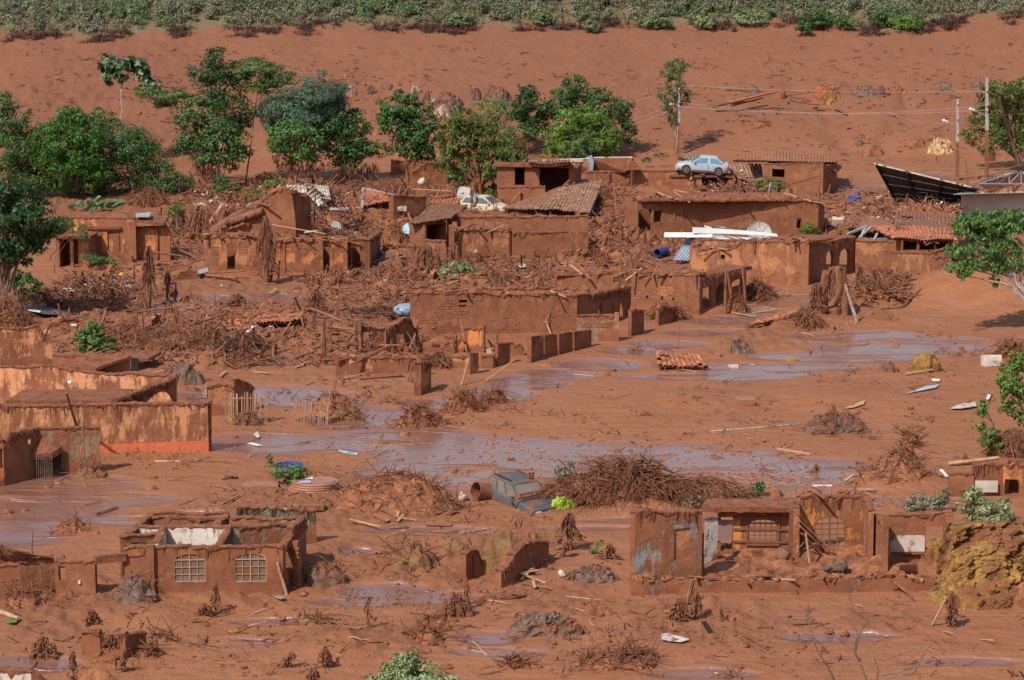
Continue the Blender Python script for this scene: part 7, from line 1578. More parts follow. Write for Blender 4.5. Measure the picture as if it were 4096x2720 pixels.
for a in [('tall shaggy stump standing in the water before the upper-left house', 'D', 1000, 140, 560, 90, 120, {}), ('thinner shaggy stump right of the tall one in the water', 'D', 1130, 300, 520, 60, 60, {}), ('tall forked stump draped in roots before the long low house', 'D', 1790, -60, 400, 120, 160, dict(split=1, lean=0)),
          ('peaked root-draped stump beside the curved wall in the foreground', 'H', 1560, 440, 690, 120, 90, dict(flare=2.2)), ('slim leaning stump standing alone in the lower centre left', 'H', 205, 1000, 1200, 40, 14, {}), ('cluster of split stump slabs below the narrow wall corner', 'H', 800, 970, 1140, 130, 40, dict(split=4)), ('tall thin slab beside the split stump cluster', 'H', 872, 880, 1090, 50, 14, {}),
          ('splayed root stump left of the orange-house plinth', 'H', 1830, 650, 750, 90, 40, dict(flare=2)), ('short root stump on the mud before the arched-window house', 'G', 1455, 905, 1120, 50, 30, {}), ('low stump of split roots left of the short root stump', 'G', 1380, 1050, 1130, 90, 40, dict(split=3)), ('claw-like stump in the bottom left foreground', 'G', 290, 1265, 1420, 110, 50, dict(split=4)),
          ('fanned banana stump below the low wall at the bottom left', 'G', 620, 1095, 1190, 80, 40, dict(split=3)), ('narrow dark stump at the bottom left near the wall stub', 'G', 490, 1375, 1568, 50, 30, {}), ('ragged root stump near the bottom edge, left of centre', 'G', 2190, 1340, 1480, 80, 60, dict(flare=2)), ('second ragged stump just below the first, left of centre', 'G', 2110, 1470, 1600, 70, 40, dict(split=2)),
          ('spiky stump near the wall stub at the bottom left', 'G', 835, 1360, 1510, 40, 20, {}), ('hanging strip stump in front of the square wall stub', 'G', 745, 1255, 1400, 110, 60, dict(split=5, flare=.5)), ('big dead tree wreck with a curled bark slab at the porch of the tan house', 'F', 1080, 280, 600, 170, 200, dict(split=3)), ('shaggy stump left of the dead tree wreck', 'F', 960, 390, 600, 90, 90, dict(split=2)),
          ('stump stub against the right porch pillar of the tan house', 'F', 1250, 280, 480, 70, 90, {}), ('root-draped stump on the roof of the long brown house', 'C', 520, 1350, 1590, 150, 180, dict(split=3, flare=1.1)), ('fan of dead trunks beside the low ruined rooms', 'E', 600, 130, 340, 110, 60, dict(split=4)), ('wrapped root stump in the debris above the long low house', 'A', 1350, 1420, 1640, 110, 70, dict(split=3)),
          ('split slab stump in the lower right, left of the plinth', 'I', 30, 1020, 1170, 110, 60, dict(split=3)), ('thin forked root stump right of the split slab stump', 'I', 150, 950, 1150, 60, 50, {}), ('spear-like stump on the lower right mud', 'I', 320, 1055, 1190, 26, 14, {}), ('tangled stump before the yellow bank', 'I', 1870, 970, 1210, 60, 90, {}), ('tufted stump by the low front wall of the mid-left ruins', 'E', 470, 480, 560, 60, 40, {}),
          ('bushy root stump at the far end of the mid-left mud', 'D', 2130, 430, 600, 110, 110, {}), ('square-topped root stump by the water, left of centre', 'D', 1600, 460, 550, 100, 70, dict(split=3)), ('pointed root mound before the long low house', 'D', 2290, 330, 410, 80, 60, {}), ('low rooty stump near the long low house doorway', 'E', 130, 290, 370, 90, 60, dict(split=2)), ('bent frond stump in the bottom centre left', 'G', 1900, 1380, 1480, 90, 30, dict(lean=.4)),
          ('small shaggy stump beside the orchard tangle', 'D', 1460, 700, 900, 60, 50, {}), ('shaggy post stump right of the orchard tangle', 'D', 1640, 740, 960, 50, 40, {}), ('leaning root stump at the curved wall end', 'H', 1500, 620, 740, 70, 30, dict(lean=.3)), ('thorn stump above the flooded flat at the right', 'I', 960, 110, 165, 40, 20, {}), ('row-end stump by the right-edge ruin', 'I', 1960, 40, 110, 40, 20, {})]:
    stump(a[0], a[1], a[2], a[3], a[4], a[5], a[6], **a[7])
# bark slab and pale leaning trunk of the tree wreck
b = MB(); G = []
for i in range(9):
    f = i/8; c = up('F', 1075+40*math.sin(f*2.2)-10*f, 270+270*f, 600, 1080); c.x = up('F', 1085, 300, 600).x+(.5*math.sin(f*2.6)-.45*f+(.25 if i == 0 else 0)); G.append([c+Vector((dx, -.35+abs(dx)*.5, 0)) for dx in (-.18, -.06, .08, .2)])
b.grid(G); b.grid([[p+Vector((0, .04, 0)) for p in r_] for r_ in G[::-1]]); put('bark_slab', b, M['stick'], None, 'long curled slab of bark standing on the dead tree wreck', 'bark')
pole('F', 1245, 400, 660, .2, 'palebark', xt=1155, label='pale leaning trunk with peeling bark right of the tree wreck', name='leaning_trunk', cat='trunk'); pole('F', 1165, 450, 610, .16, 'mudroot', xt=1160, label='muddy upright post between bark slab and pale leaning trunk')
# named logs and poles
for a in [('big fallen tree trunk slanting up over the gabled house', 'D', 1440, 50, 'A', 1830, 1300, .5)]:
    p0 = up('D', 1430, 55, 140); p1 = up('A', 1870, 1290, 1560); b = MB(); b.tube([p0.lerp(p1, i/6)+Vector((0, 0, .1*math.sin(i))) for i in range(7)], [.36, .34, .31, .26, .2, .15, .1], 9); put('log', b, M['muddybark'], None, a[0], 'tree trunk', smooth=True)
b = MB(); b.tube([up('D', 1560, -20, 130), up('A', 1770, 1420, 1640)], [.3, .26], 9); put('log', b, M['muddybark'], None, 'thick sawn log end lying right against the big fallen trunk', 'tree trunk', smooth=True)
for lb, r, x0, y0, x1, y1, w, mat, za, zb, rd in [
 ('upper one of the two long logs fallen on the far slope', 'C', 375, 690, 680, 620, .3, 'stick', .3, .5, 1), ('lower one of the two long logs fallen on the far slope', 'C', 390, 705, 600, 655, .34, 'muddybark', .2, .3, 1), ('thin pole lying right of the two long logs', 'C', 760, 640, 945, 620, .15, 'muddybark', .2, .4, 1), ('log shard lying across the red-brown stump', 'C', 985, 560, 1080, 600, .25, 'orangemud', .8, .8, 1), ('dark split log left of the far logs', 'C', 265, 715, 375, 690, .35, 'mudroot', .2, .3, 1),
 ('long pale cane lying across the mud before the banded wall', 'G', 1030, 97, 1700, 92, .06, 'stick', 0, 0, 1), ('stub of pale log at the left end of the long cane', 'G', 1040, 97, 1215, 96, .13, 'palestick', 0, 0, 1), ('branchy log angling in the mud right of the mattress', 'G', 1450, 255, 1595, 290, .12, 'stick', .1, 0, 1), ('dark log half sunk in the left flood', 'G', 640, 460, 790, 410, .2, 'muddybark', 0, 0, 1),
 ('long thin stick lying above the arched-window house', 'G', 1200, 395, 1330, 345, .06, 'stick', 0, 0, 1), ('board tip sticking from the mud above the arched-window house', 'G', 1490, 385, 1610, 320, .1, 'stick', 0, .1, 0), ('short log lying at the left edge below the low wall', 'G', 0, 1110, 120, 1150, .2, 'palestick', .05, .1, 1), ('pale board on the roofless room corner of the arched-window house', 'G', 830, 695, 895, 655, .14, 'palestick', 1.6, 1.8, 0),
 ('long pale cane running up to the right edge of the mud', 'H', 815, 575, 1045, 545, .06, 'palestick', 0, 0, 1), ('short log with a cut pale end in the centre water', 'H', 640, 575, 828, 565, .17, 'stick', 0, 0, 1), ('flat board above the cut log in the centre water', 'H', 595, 520, 770, 525, .3, 'stick', 0, 0, 0), ('diagonal stick pointing at the centre water', 'H', 310, 610, 520, 540, .07, 'palestick', 0, .1, 1), ('long root pole in the planks left of the centre water', 'H', 80, 485, 290, 535, .1, 'palestick', .1, .1, 1),
 ('pale board lying in the plank jumble left of the centre water', 'H', 245, 450, 345, 495, .22, 'stick', .1, .1, 0), ('short diagonal pole lying by the wall in the lower left centre', 'H', 430, 840, 520, 940, .12, 'muddybark', .3, 0, 1), ('thick muddy log right of the split stump cluster', 'H', 960, 1030, 1065, 1010, .3, 'muddybark', .05, .05, 1), ('hollow log end right of the thick muddy log', 'H', 1110, 1020, 1260, 1010, .3, 'muddybark', .05, .05, 1),
 ('long thin pole lying before the grey clods', 'H', 1540, 1005, 1770, 1030, .06, 'palestick', 0, 0, 1), ('second thin pole continuing toward the plinth', 'H', 1790, 1045, 1880, 1038, .08, 'stick', 0, 0, 1), ('broken stick pointing down right in the lower centre', 'H', 1930, 1150, 2015, 1225, .08, 'stick', .2, 0, 0), ('left of two bright upright laths by the plinth', 'I', 88, 1060, 118, 890, .07, 'palestick', 0, 1.0, 0), ('right of two bright upright laths by the plinth', 'I', 92, 1062, 136, 892, .07, 'stick', 0, 1.0, 0),
 ('leaning slab of wood below the plinth laths', 'I', 5, 1135, 75, 1030, .16, 'stick', .1, .7, 0), ('short black plank below the forked root stump', 'I', 200, 1175, 250, 1255, .2, 'dark', .3, 0, 0), ('plank leaning against the tangled stump at the lower right', 'I', 1740, 1200, 1840, 1010, .14, 'palestick', 0, 1.1, 0), ('long plank lying on the mud in the lower right', 'I', 1345, 1120, 1530, 1140, .12, 'stick', .05, .05, 0), ('thin stick continuing the long plank leftwards', 'I', 1060, 1098, 1340, 1112, .04, 'stick', 0, 0, 1),
 ('bough lying on the mud below the plinth centre', 'I', 800, 1190, 990, 1180, .16, 'mudroot', .05, .05, 1), ('beam fallen from the plinth at the right room', 'I', 1470, 890, 1610, 1015, .12, 'muddybark', .4, 0, 1), ('bright yellow-white plank floating above the orange house', 'I', 935, 258, 1065, 257, .13, 'white', .02, .02, 0), ('thin lath floating right of the bright plank', 'I', 1255, 283, 1350, 280, .06, 'palestick', .02, .02, 0),
 ('long pale driftwood beam in the right flood water', 'I', 700, 8, 920, 45, .16, 'palestick', .03, .03, 0), ('upper of two boards floating left of the driftwood beam', 'I', 320, 15, 515, 28, .1, 'stick', .02, .02, 0), ('long trunk lying behind the right-edge ruin', 'I', 1850, 110, 2190, 70, .22, 'palestick', .1, .3, 1), ('white sawn board end standing by the right-edge ruin', 'I', 1800, 150, 1840, 195, .14, 'white', .3, .1, 0), ('small board tilted at the left of the sawn board end', 'I', 1765, 145, 1800, 190, .18, 'stick', .4, .1, 0),
 ('pair of pale laths on the wide brown mound', 'I', 1150, 225, 1210, 185, .1, 'palestick', .3, .5, 0), ('thin pole rising from the wide brown mound', 'I', 1450, 245, 1490, 135, .05, 'stick', .2, 1.1, 0), ('long white stripped branch lying on the mud flat', 'F', 250, 1393, 860, 1340, .09, 'palebark', 0, .02, 1), ('long thin cane on the upper mud flat', 'F', 1130, 822, 1320, 803, .05, 'stick', 0, 0, 1), ('stick lying across the mud flat centre', 'F', 1090, 1115, 1225, 1068, .05, 'stick', 0, 0, 1),
 ('long cane reaching to the white appliance', 'F', 1890, 925, 2070, 905, .05, 'stick', 0, 0, 1), ('curved branch at the foot of the yellow-faced boulder', 'F', 1560, 1005, 1745, 975, .12, 'palestick', .1, .15, 1), ('thin rod behind the curved silver strip', 'F', 1590, 1100, 1700, 1070, .04, 'muddybark', 0, .1, 1), ('arching bough in front of the low brick wall', 'F', 1400, 500, 1640, 480, .12, 'mudroot', .1, .2, 1), ('second bough below the arching one', 'F', 1530, 560, 1665, 495, .12, 'mudroot', .05, .3, 1),
 ('long stick on the open mud below the boundary wall', 'E', 1600, 1008, 1735, 1023, .07, 'palestick', 0, 0, 1), ('curved log on the mud left of the leaning wall fragment', 'E', 150, 1035, 440, 1010, .25, 'muddybark', .05, .1, 1), ('straight pole fallen across the orange low wall end', 'E', 0, 1056, 130, 1050, .05, 'palestick', 0, 0, 1), ('cane lying behind the leaning picket panel', 'D', 2180, 1132, 2360, 1137, .05, 'palestick', .3, .3, 1),
 ('left bright pole leaning on the brick house front', 'E', 1440, 740, 1320, 425, .1, 'palestick', 0, 2.3, 1), ('right pole leaning on the brick house front', 'E', 1475, 725, 1435, 600, .12, 'stick', 0, 1.0, 1), ('thin pole crossing the leaning poles on the brick house', 'E', 1340, 745, 1520, 455, .06, 'stick', 0, 2.1, 1), ('pole crossing over the low front ruins', 'E', 870, 850, 830, 630, .13, 'stick', .2, 1.6, 1), ('second pole in the low front ruins beside a dark gap', 'E', 1055, 845, 990, 720, .14, 'muddybark', .1, 1.0, 1),
 ('lattice panel edge propped beside the low ruins', 'E', 1000, 1050, 1190, 910, .09, 'palestick', 0, .9, 0), ('pale stake leaning left of the propped lattice', 'E', 835, 1080, 885, 900, .1, 'palestick', 0, 1.2, 1), ('dark rod slanting on the grey-brown wall end', 'D', 1300, 1525, 1415, 1375, .06, 'muddybark', 0, .9, 1), ('pale rod crossing it before the banded wall', 'D', 1215, 1530, 1400, 1385, .05, 'stick', 0, .9, 1), ('leaning pole rising from the roof slab behind the banded wall', 'D', 515, 1355, 445, 1130, .14, 'stick', 1.3, 3.3, 1),
 ('long bough lying in the water before the long low house', 'D', 1270, 325, 1600, 360, .25, 'muddybark', .1, .2, 1), ('thick bough crossing before the long low house', 'D', 1300, 330, 1650, 310, .14, 'muddybark', .1, .5, 1), ('thick dark log at the orchard tangle', 'D', 1030, 830, 1290, 830, .45, 'muddybark', .1, .1, 1), ('pale plank sticking up beside the thick dark log', 'D', 985, 830, 1055, 765, .16, 'stick', .1, .5, 0), ('horizontal rail on the orchard posts', 'D', 970, 580, 1220, 548, .12, 'muddybark', .9, .9, 1),
 ('left diagonal pole in the orchard tangle', 'D', 1240, 690, 1530, 600, .12, 'mudroot', .5, .8, 1), ('right diagonal pole in the orchard tangle', 'D', 1150, 600, 1300, 665, .1, 'mudroot', .8, .4, 1), ('longest plank lying left of the tile spill', 'D', 1490, 750, 1660, 690, .09, 'palestick', .1, .3, 0), ('fallen trunk under the broken tiled roof piece', 'D', 1700, 800, 1930, 720, .3, 'muddybark', .05, .1, 1), ('left white strip curling under the broken tiled roof', 'D', 1665, 725, 1730, 660, .2, 'white', .1, .4, 0), ('right white strip curling under the broken tiled roof', 'D', 1710, 760, 1850, 665, .22, 'white', .05, .4, 0),
 ('long board on the debris below the silver car', 'C', 0, 1280, 250, 1330, .14, 'palestick', 1.9, 1.9, 0), ('second board on the debris below the silver car', 'C', 60, 1270, 310, 1330, .12, 'stick', 1.9, 1.9, 0), ('white post standing in the yellow-green bush', 'C', 635, 1330, 655, 1230, .2, 'whitemud', 1.9, 2.8, 0), ('long thin board across the roof of the mud house', 'C', 680, 1330, 820, 1345, .1, 'palestick', 1.9, 1.9, 0), ('slanting beam before the dark-windowed mud house', 'C', 690, 1270, 980, 1185, .1, 'muddybark', 1.6, 1.9, 1),
 ('long beam in the rubble left of the blue tub', 'C', 980, 1385, 1300, 1440, .25, 'muddybark', .3, .2, 1), ('pale beam on the mud behind the blue tub', 'C', 1100, 1270, 1300, 1295, .16, 'stick', .1, .1, 1), ('broken beam left of the black roof', 'C', 1350, 1320, 1440, 1305, .2, 'stick', .2, .2, 0), ('diagonal rafter on the tile heap', 'C', 1640, 1370, 1790, 1425, .16, 'stick', .6, .5, 0),
 ('long horizontal pole on the garden fence', 'B', 510, 1275, 780, 1290, .1, 'palestick', .9, .9, 1), ('pole leaning against the round-crowned tree trunk', 'B', 440, 1320, 515, 1205, .12, 'stick', .2, 1.3, 1), ('diagonal plank against the garage house wall', 'B', 1185, 1355, 1235, 1290, .16, 'muddybark', .3, 1.0, 0), ('board standing against the old tile roof ridge', 'B', 1525, 1250, 1600, 1180, .14, 'stick', 1.5, 2.1, 0),
 ('long thin pole beside the corner post of the old tile roof', 'B', 1890, 1490, 1865, 1270, .16, 'stick', 0, 1.9, 1), ('thin rail laid on top of the beige wall', 'B', 1860, 1270, 2055, 1255, .08, 'stick', 1.6, 1.6, 1), ('long pole across the rubble above the long low house', 'D', 1810, -5, 2200, 60, .08, 'palestick', 1.4, 1.3, 1), ('dark pole crossing the rubble above the long low house', 'D', 2100, 90, 2330, 20, .08, 'muddybark', 1.4, 1.6, 1), ('tall lone pole standing in the white sheet slide', 'A', 2120, 1500, 2125, 1310, .1, 'stick', .9, 2.6, 1),
 ('horizontal pole beside the tall lone pole', 'A', 2110, 1440, 2355, 1500, .09, 'stick', 1.4, 1.0, 1), ('plank on the upper roof rubble left of the fallen trunk', 'A', 1400, 1520, 1500, 1370, .16, 'palestick', .3, 1.3, 0), ('upright rail of the upper-left rubble', 'A', 1440, 1560, 1440, 1420, .2, 'muddybark', 0, 1.4, 0), ('peeled plank leaning at the top of the gabled house', 'A', 1830, 1310, 1890, 1245, .14, 'palestick', 2.2, 2.7, 0), ('leaning rafter at the dark doorway of the upper-left house', 'D', 330, 235, 390, 150, .1, 'stick', 0, .8, 1), ('pale leaning cane by the left-edge tree', 'D', 20, 200, 130, 110, .06, 'palestick', 1.2, 1.8, 1),
 ('thin prop before the cream and orange house', 'D', 665, 215, 690, 40, .09, 'palestick', 0, 1.6, 1)]:
    plank(r, x0, y0, x1, y1, w, .05, mat, lb, za, zb, 'log' if rd and w > .12 else ('pole' if rd else 'plank'), 'log' if rd and w > .12 else ('pole' if rd else 'plank'), round_=bool(rd))
for lb, r, x, yt, yb, w, mt, xt in [('muddy post at the left end of the orchard frame', 'D', 960, 580, 790, .16, 'muddybark', None), ('muddy post at the middle of the orchard frame', 'D', 1105, 570, 760, .14, 'muddybark', None), ('short post left of the orchard frame', 'D', 902, 655, 760, .1, 'stick', None), ('hooked post at the right of the orchard frame', 'D', 1352, 660, 800, .12, 'mudroot', None), ('lone post in the mud right of the orchard frame', 'D', 1443, 450, 620, .12, 'stick', 1446),
        ('thick square gate pillar left of the low orange ruin', 'D', 2180, 640, 930, .3, 'muddybark', None), ('thin post beside the square gate pillar', 'D', 2235, 640, 800, .1, 'mudroot', None), ('thin stick standing in the left flood', 'G', 218, 560, 760, .06, 'mudroot', None), ('leaning pole against the arched-window house, right end', 'G', 1945, 775, 990, .12, 'palestick', 1868), ('slim stick against the front of the arched-window house', 'G', 1450, 825, 920, .06, 'stick', 1430),
        ('bamboo pole at the right end of the leaning picket panel', 'D', 2200, 1110, 1345, .07, 'palestick', 2225), ('post in the mud between house and stream', 'E', 970, 1105, 1190, .14, 'stick', 985), ('slanting board in the root bank', 'E', 760, 1190, 1285, .14, 'stick', 795), ('thin leaning stick in the root bank', 'E', 925, 1165, 1260, .06, 'mudroot', 905), ('small leaning stub on the open mud', 'E', 1470, 1065, 1100, .15, 'mudroot', 1490),
        ('thin post before the long low house', 'D', 2070, 240, 420, .07, 'stick', None), ('second thin post before the long low house', 'D', 2225, 200, 365, .06, 'stick', None), ('curved trunk left of the low house doorway', 'D', 1815, 130, 390, .22, 'muddybark', 1860), ('muddy trunk right of the curved trunk', 'D', 1870, 240, 395, .15, 'muddybark', 1885), ('post rising above the bright orange tiles, left', 'B', 695, 1255, 1400, .13, 'stick', None), ('post rising above the bright orange tiles, right', 'B', 723, 1230, 1380, .13, 'stick', None),
        ('pale post in the stake fence by the tan wall', 'E', 1120, 165, 260, .12, 'stick', 1110), ('thin upright rod against the brick house', 'E', 1178, 640, 760, .05, 'stick', 1174), ('black stub post beside the sunken wagon', 'H', 1385, 245, 300, .1, 'dark', 1372), ('thin wire-like stem by the small hump at right', 'F', 2095, 1040, 1090, .04, 'mudroot', 2110), ('crooked bare branch standing left of the roof raft', 'F', 20, 640, 840, .06, 'stick', 40),
        ('leaning dark plank by the dark-windowed mud house', 'C', 800, 1230, 1330, .2, 'muddybark', 770), ('brown post in the rubble right of the mud house', 'C', 1195, 1180, 1270, .12, 'stick', None), ('thin stake in the rubble before the black roof', 'C', 1265, 1330, 1430, .08, 'stick', None), ('dark trunk under the mango tree by the tall pole', 'C', 2108, 1080, 1240, .2, 'muddybark', None), ('thin dead tree right of the middle street pole', 'C', 1985, 1080, 1270, .07, 'mudroot', 1965), ('left post of the mid bank before the centre ruins', 'E', 285, 250, 415, .08, 'stick', 280), ('pair post on the wall of the orange house', 'I', 830, 262, 340, .06, 'stick', 822), ('post on the top of the orange wall', 'I', 1215, 235, 320, .09, 'mudroot', 1228)]:
    pole(r, x, yt, yb, w, mt, xt, lb)
# odds and ends
def rag(label, r, P, mat, cat='cloth', name='cloth', z=.06, th=.03):
    b = MB(); pts = [gq(r, x, y)+Vector((0, 0, z+.05*mn.noise(Vector((x*.1, y*.1, 0))))) for x, y in P]; b.prism(pts, (0, 0, th)); return put(name, b, M[mat], None, label, cat)
rag('bright yellow cloth on the planks at the left', 'D', [(705, 352), (740, 350), (790, 362), (765, 380), (712, 378)], 'yellowcloth', z=.3); rag('second strip of yellow cloth right of the first', 'D', [(785, 352), (855, 350), (845, 366), (800, 366)], 'yellowcloth', z=.25)
rag('white rag on the mud by the black sheet at the left', 'D', [(470, 672), (520, 682), (515, 698), (480, 690)], 'white', z=.1); rag('black plastic sheet lying at the left edge', 'D', [(150, 575), (310, 590), (460, 625), (450, 645), (300, 635), (180, 610)], 'darksheet', 'plastic sheet', 'plastic_sheet', .3); rag('white strip along the black plastic sheet', 'D', [(165, 600), (280, 622), (270, 632), (190, 615)], 'white', z=.35)
rag('curved silver strip of sheet metal on the mud flat', 'F', [(1565, 1147), (1700, 1098), (1790, 1083), (1765, 1108), (1640, 1130)], 'bluesheet', 'metal sheet', 'metal_strip', .05); rag('small white paper scrap above the silver strip', 'F', [(1735, 1045), (1795, 1050), (1790, 1062), (1745, 1058)], 'white', z=.05); rag('bent pale board by the right-edge evergreen', 'F', [(1855, 1252), (1950, 1215), (2035, 1205), (2040, 1235), (1940, 1252)], 'whitemud', 'board', 'board', .1); rag('crumpled white paper right of the bent pale board', 'F', [(2105, 1190), (2115, 1155), (2135, 1165), (2125, 1190)], 'white', z=.1)
rag('muddy bird-shaped scrap of wood on the mud flat', 'F', [(1145, 1248), (1230, 1215), (1290, 1195), (1280, 1220), (1220, 1240)], 'palestick', 'scrap', 'wood_scrap', .08); rag('dappled white and black rag in the lower right foreground', 'I', [(-85, 1310), (-80, 1265), (-45, 1275), (30, 1290), (105, 1315), (50, 1328), (-30, 1322)], 'whitemud', z=.08)
rag('pale fallen leaf-like scrap at the bottom left', 'G', [(35, 1180), (70, 1170), (120, 1180), (110, 1195), (60, 1195)], 'greencloth', z=.05); rag('white curved scrap in front of the arched-window house', 'G', [(1850, 1020), (1890, 1018), (1930, 1030), (1895, 1038)], 'greysheet', z=.08); rag('white slat scrap in the water before the banded wall', 'D', [(1670, 1478), (1700, 1476), (1770, 1492), (1740, 1496)], 'white', z=.03)
rag('white basin scrap in the mud right of the banded wall', 'D', [(1705, 1430), (1735, 1410), (1755, 1440), (1740, 1450)], 'whitemud', z=.1); rag('pinkish strip of rubble by the long low house', 'E', [(285, 195), (370, 192), (360, 210), (300, 215)], 'whitemud', 'board', 'board', .2); rag('white flat board in the doorway of the long low house', 'E', [(70, 222), (140, 220), (155, 236), (75, 240)], 'white', 'board', 'board', .35)
rag('pale lilac plastic scrap before the stump in the water', 'D', [(1245, 345), (1290, 340), (1285, 355), (1255, 358)], 'lilac', z=.1); rag('green garden hose strip floating in the centre water', 'H', [(0, 22), (60, 30), (140, 46), (130, 52), (40, 40)], 'bluedish', 'hose', 'hose', .02); rag('reddish puddle-side plank on the mud by the trough', 'G', [(1490, 218), (1600, 195), (1595, 210), (1500, 225)], 'muddybark', 'plank', 'plank', .06)
rag('grey tin lid at the doorway step of the stump', 'D', [(1320, 345), (1400, 320), (1405, 350), (1330, 370)], 'greysheet', 'metal sheet', 'metal_sheet', .3); rag('pale pillow-like scrap near the roof slab, centre', 'E', [(1210, 285), (1265, 282), (1275, 305), (1230, 310)], 'whitemud', z=.2); rag('tall pale card standing behind the mint-green bush', 'E', [(900, 245), (940, 235), (945, 262), (915, 265)], 'palestick', 'card', 'card', .7)
rag('white scrap heap below the long low house corner', 'E', [(300, 395), (330, 380), (345, 400), (325, 415)], 'whitemud', z=.15); rag('white bag on the uprooted branches at the right', 'I', [(2085, 455), (2110, 445), (2135, 490), (2080, 505)], 'white', 'bag', 'bag', .5); rag('second white bag left of the other on the branches', 'I', [(1945, 480), (1990, 475), (1985, 500), (1950, 500)], 'white', 'bag', 'bag', .5)
rag('pale folded board stuck in the low ruins at centre', 'E', [(1000, 890), (1035, 880), (1045, 930), (1010, 925)], 'palestick', 'board', 'board', .4); rag('light blue towel hanging off the garage roof', 'B', [(1680, 1075), (1725, 1070), (1730, 1100), (1700, 1105)], 'bluedish', z=.9)
b = MB(); c = up('B', 1710, 1100, 1260); b.prism([up('B', 1675, 1060, 1262), up('B', 1715, 1045, 1262), up('B', 1730, 1090, 1262), up('B', 1720, 1150, 1262), up('B', 1705, 1150, 1262), up('B', 1700, 1100, 1262)], (0, .08, 0)); put('tarp', b, M['ltblue'], None, 'pale blue tarpaulin hanging from the white-edged roof beside the olive bush', 'tarpaulin')
def ball(label, r, x, y, s, mat, name, cat, z=.1, k=.15): p = gq(r, x, y); b = MB(); b.blob((p.x, p.y, p.z+z), s, s*.9, s*.9, x, k, 12); put(name, b, M[mat], None, label, cat, smooth=True)
ball('small white pot stuck on the mud roof behind the banded wall', 'D', 480, 1320, .12, 'white', 'pot', 'pot', 1.9, .3); ball('red and yellow toy in the doorway of the long low house', 'E', 140, 275, .15, 'redplastic', 'toy', 'toy', .15, .4); ball('yellow plastic piece on top of the red toy', 'E', 128, 262, .1, 'yellowcloth', 'toy', 'toy', .22, .3); ball('pale round sack on the roof of the brick porch house', 'E', 1935, 318, .3, 'whitemud', 'sack', 'sack', .2, .4)
ball('white round pot near the foam planks by the long brown house', 'E', 2000, 118, .14, 'white', 'pot', 'pot', .1, .2); ball('white and blue tyre-like lump before the orange house', 'H', 1512, 870, .17, 'whitemud', 'sack', 'sack', .12, .5); ball('pale stone lump on the root mound by the wagon', 'H', 845, 358, .22, 'whitemud', 'stone', 'stone', .15, .6); ball('small grey stone in front of the root mound', 'H', 648, 415, .14, 'concrete', 'stone', 'stone', .05, .3)
ball('dark rubber ball lying in the left planks', 'D', 497, 470, .25, 'darksheet', 'ball', 'ball', .1, .2); ball('small teal ball in the mud before the long low house', 'D', 1495, 415, .08, 'bluedish', 'ball', 'ball', .05, .1); ball('red-brown bucket tipped in the porch of the orange house', 'I', 735, 800, .3, 'browniron', 'bucket', 'bucket', .45, .4); ball('black bag on the floor edge of the orange house', 'I', 1035, 885, .16, 'darksheet', 'bag', 'bag', .4, .5); ball('dark rubble lump beside the black bag', 'I', 1115, 855, .3, 'greymud', 'clod', 'clod', .35, .7)
ball('pinkish sack hanging on the fence under the round-crowned tree', 'B', 570, 1290, .3, 'whitemud', 'sack', 'sack', .7, .4); ball('white bag on the broken house rubble at centre top', 'C', 855, 1540, .3, 'whitemud', 'sack', 'sack', .5, .4); ball('pale grey rag over the low wall hole at the bottom left', 'G', 415, 880, .2, 'greymud', 'rag', 'cloth', .75, .6); ball('yellow-green bag beside the silver car ramp', 'C', 455, 1290, .15, 'cream', 'bag', 'bag', 1.5, .5)
# ---------------------------------------------------------------- scattered small wood and clods
clod = MB(); clod.blob((0, 0, 0), 1, .8, .6, 2, .7, 8); cme = mesh_of('mud_clod', clod, M['mud'])
stk = MB(); stk.tube([(-.5, 0, 0), (-.15, .03, .02), (.2, -.03, .03), (.5, 0, 0)], [.03, .028, .022, .012], 5); sme = [mesh_of('stick', stk, M['stick']), mesh_of('stick', stk, M['muddybark']), mesh_of('stick', stk, M['palestick'])]
pl = MB(); pl.box((0, 0, 0), 1, .12, .03); pme = [mesh_of('plank', pl, M['stick']), mesh_of('plank', pl, M['palestick'])]
LM = [('the arched-window house', 'G', 1450, 985), ('the low wall at the bottom left', 'G', 300, 990), ('the small square wall stub', 'G', 750, 1430), ('the blue tub', 'G', 1950, 180), ('the left flood', 'G', 300, 400), ('the sunken wagon', 'H', 1200, 400), ('the root-tangled mound', 'H', 400, 430), ('the curved wall fragment', 'H', 1250, 880), ('the grey-brown clod heap', 'H', 1400, 1300), ('the twiggy brown heap', 'H', 1900, 1500), ('the lone leaning stump', 'H', 205, 1200),
 ('the orange-house plinth', 'I', 800, 980), ('the bare branches', 'I', 1100, 1500), ('the yellow earth bank', 'I', 2050, 1100), ('the wide brown mound', 'I', 1480, 250), ('the branch heap', 'H', 2000, 340), ('the roof raft', 'F', 50, 980), ('the lone crate', 'F', 480, 1210), ('the dark crusted clods', 'F', 1100, 1400), ('the yellow-faced boulder', 'F', 1700, 990), ('the tree wreck', 'F', 1100, 620), ('the boundary wall', 'E', 1500, 900), ('the stream bank roots', 'E', 700, 1330), ('the low orange ruin', 'E', 300, 1010),
 ('the picket panels', 'D', 1850, 1340), ('the orchard frame', 'D', 1050, 780), ('the tall shaggy stump', 'D', 1000, 560), ('the yellow cloth', 'D', 740, 370), ('the long low house', 'D', 1900, 330), ('the broken tiled roof', 'D', 1850, 700), ('the mint-green bush', 'E', 820, 380), ('the brick porch house', 'F', 200, 610), ('the blue water tub', 'C', 1218, 1372), ('the white sheet slide', 'A', 2150, 1500), ('the bright orange tiles', 'B', 300, 1420), ('the silver-blue sheets', 'E', 2200, 250)]
LMP = [(n_, gq(*a_)) for n_, *a_ in LM]
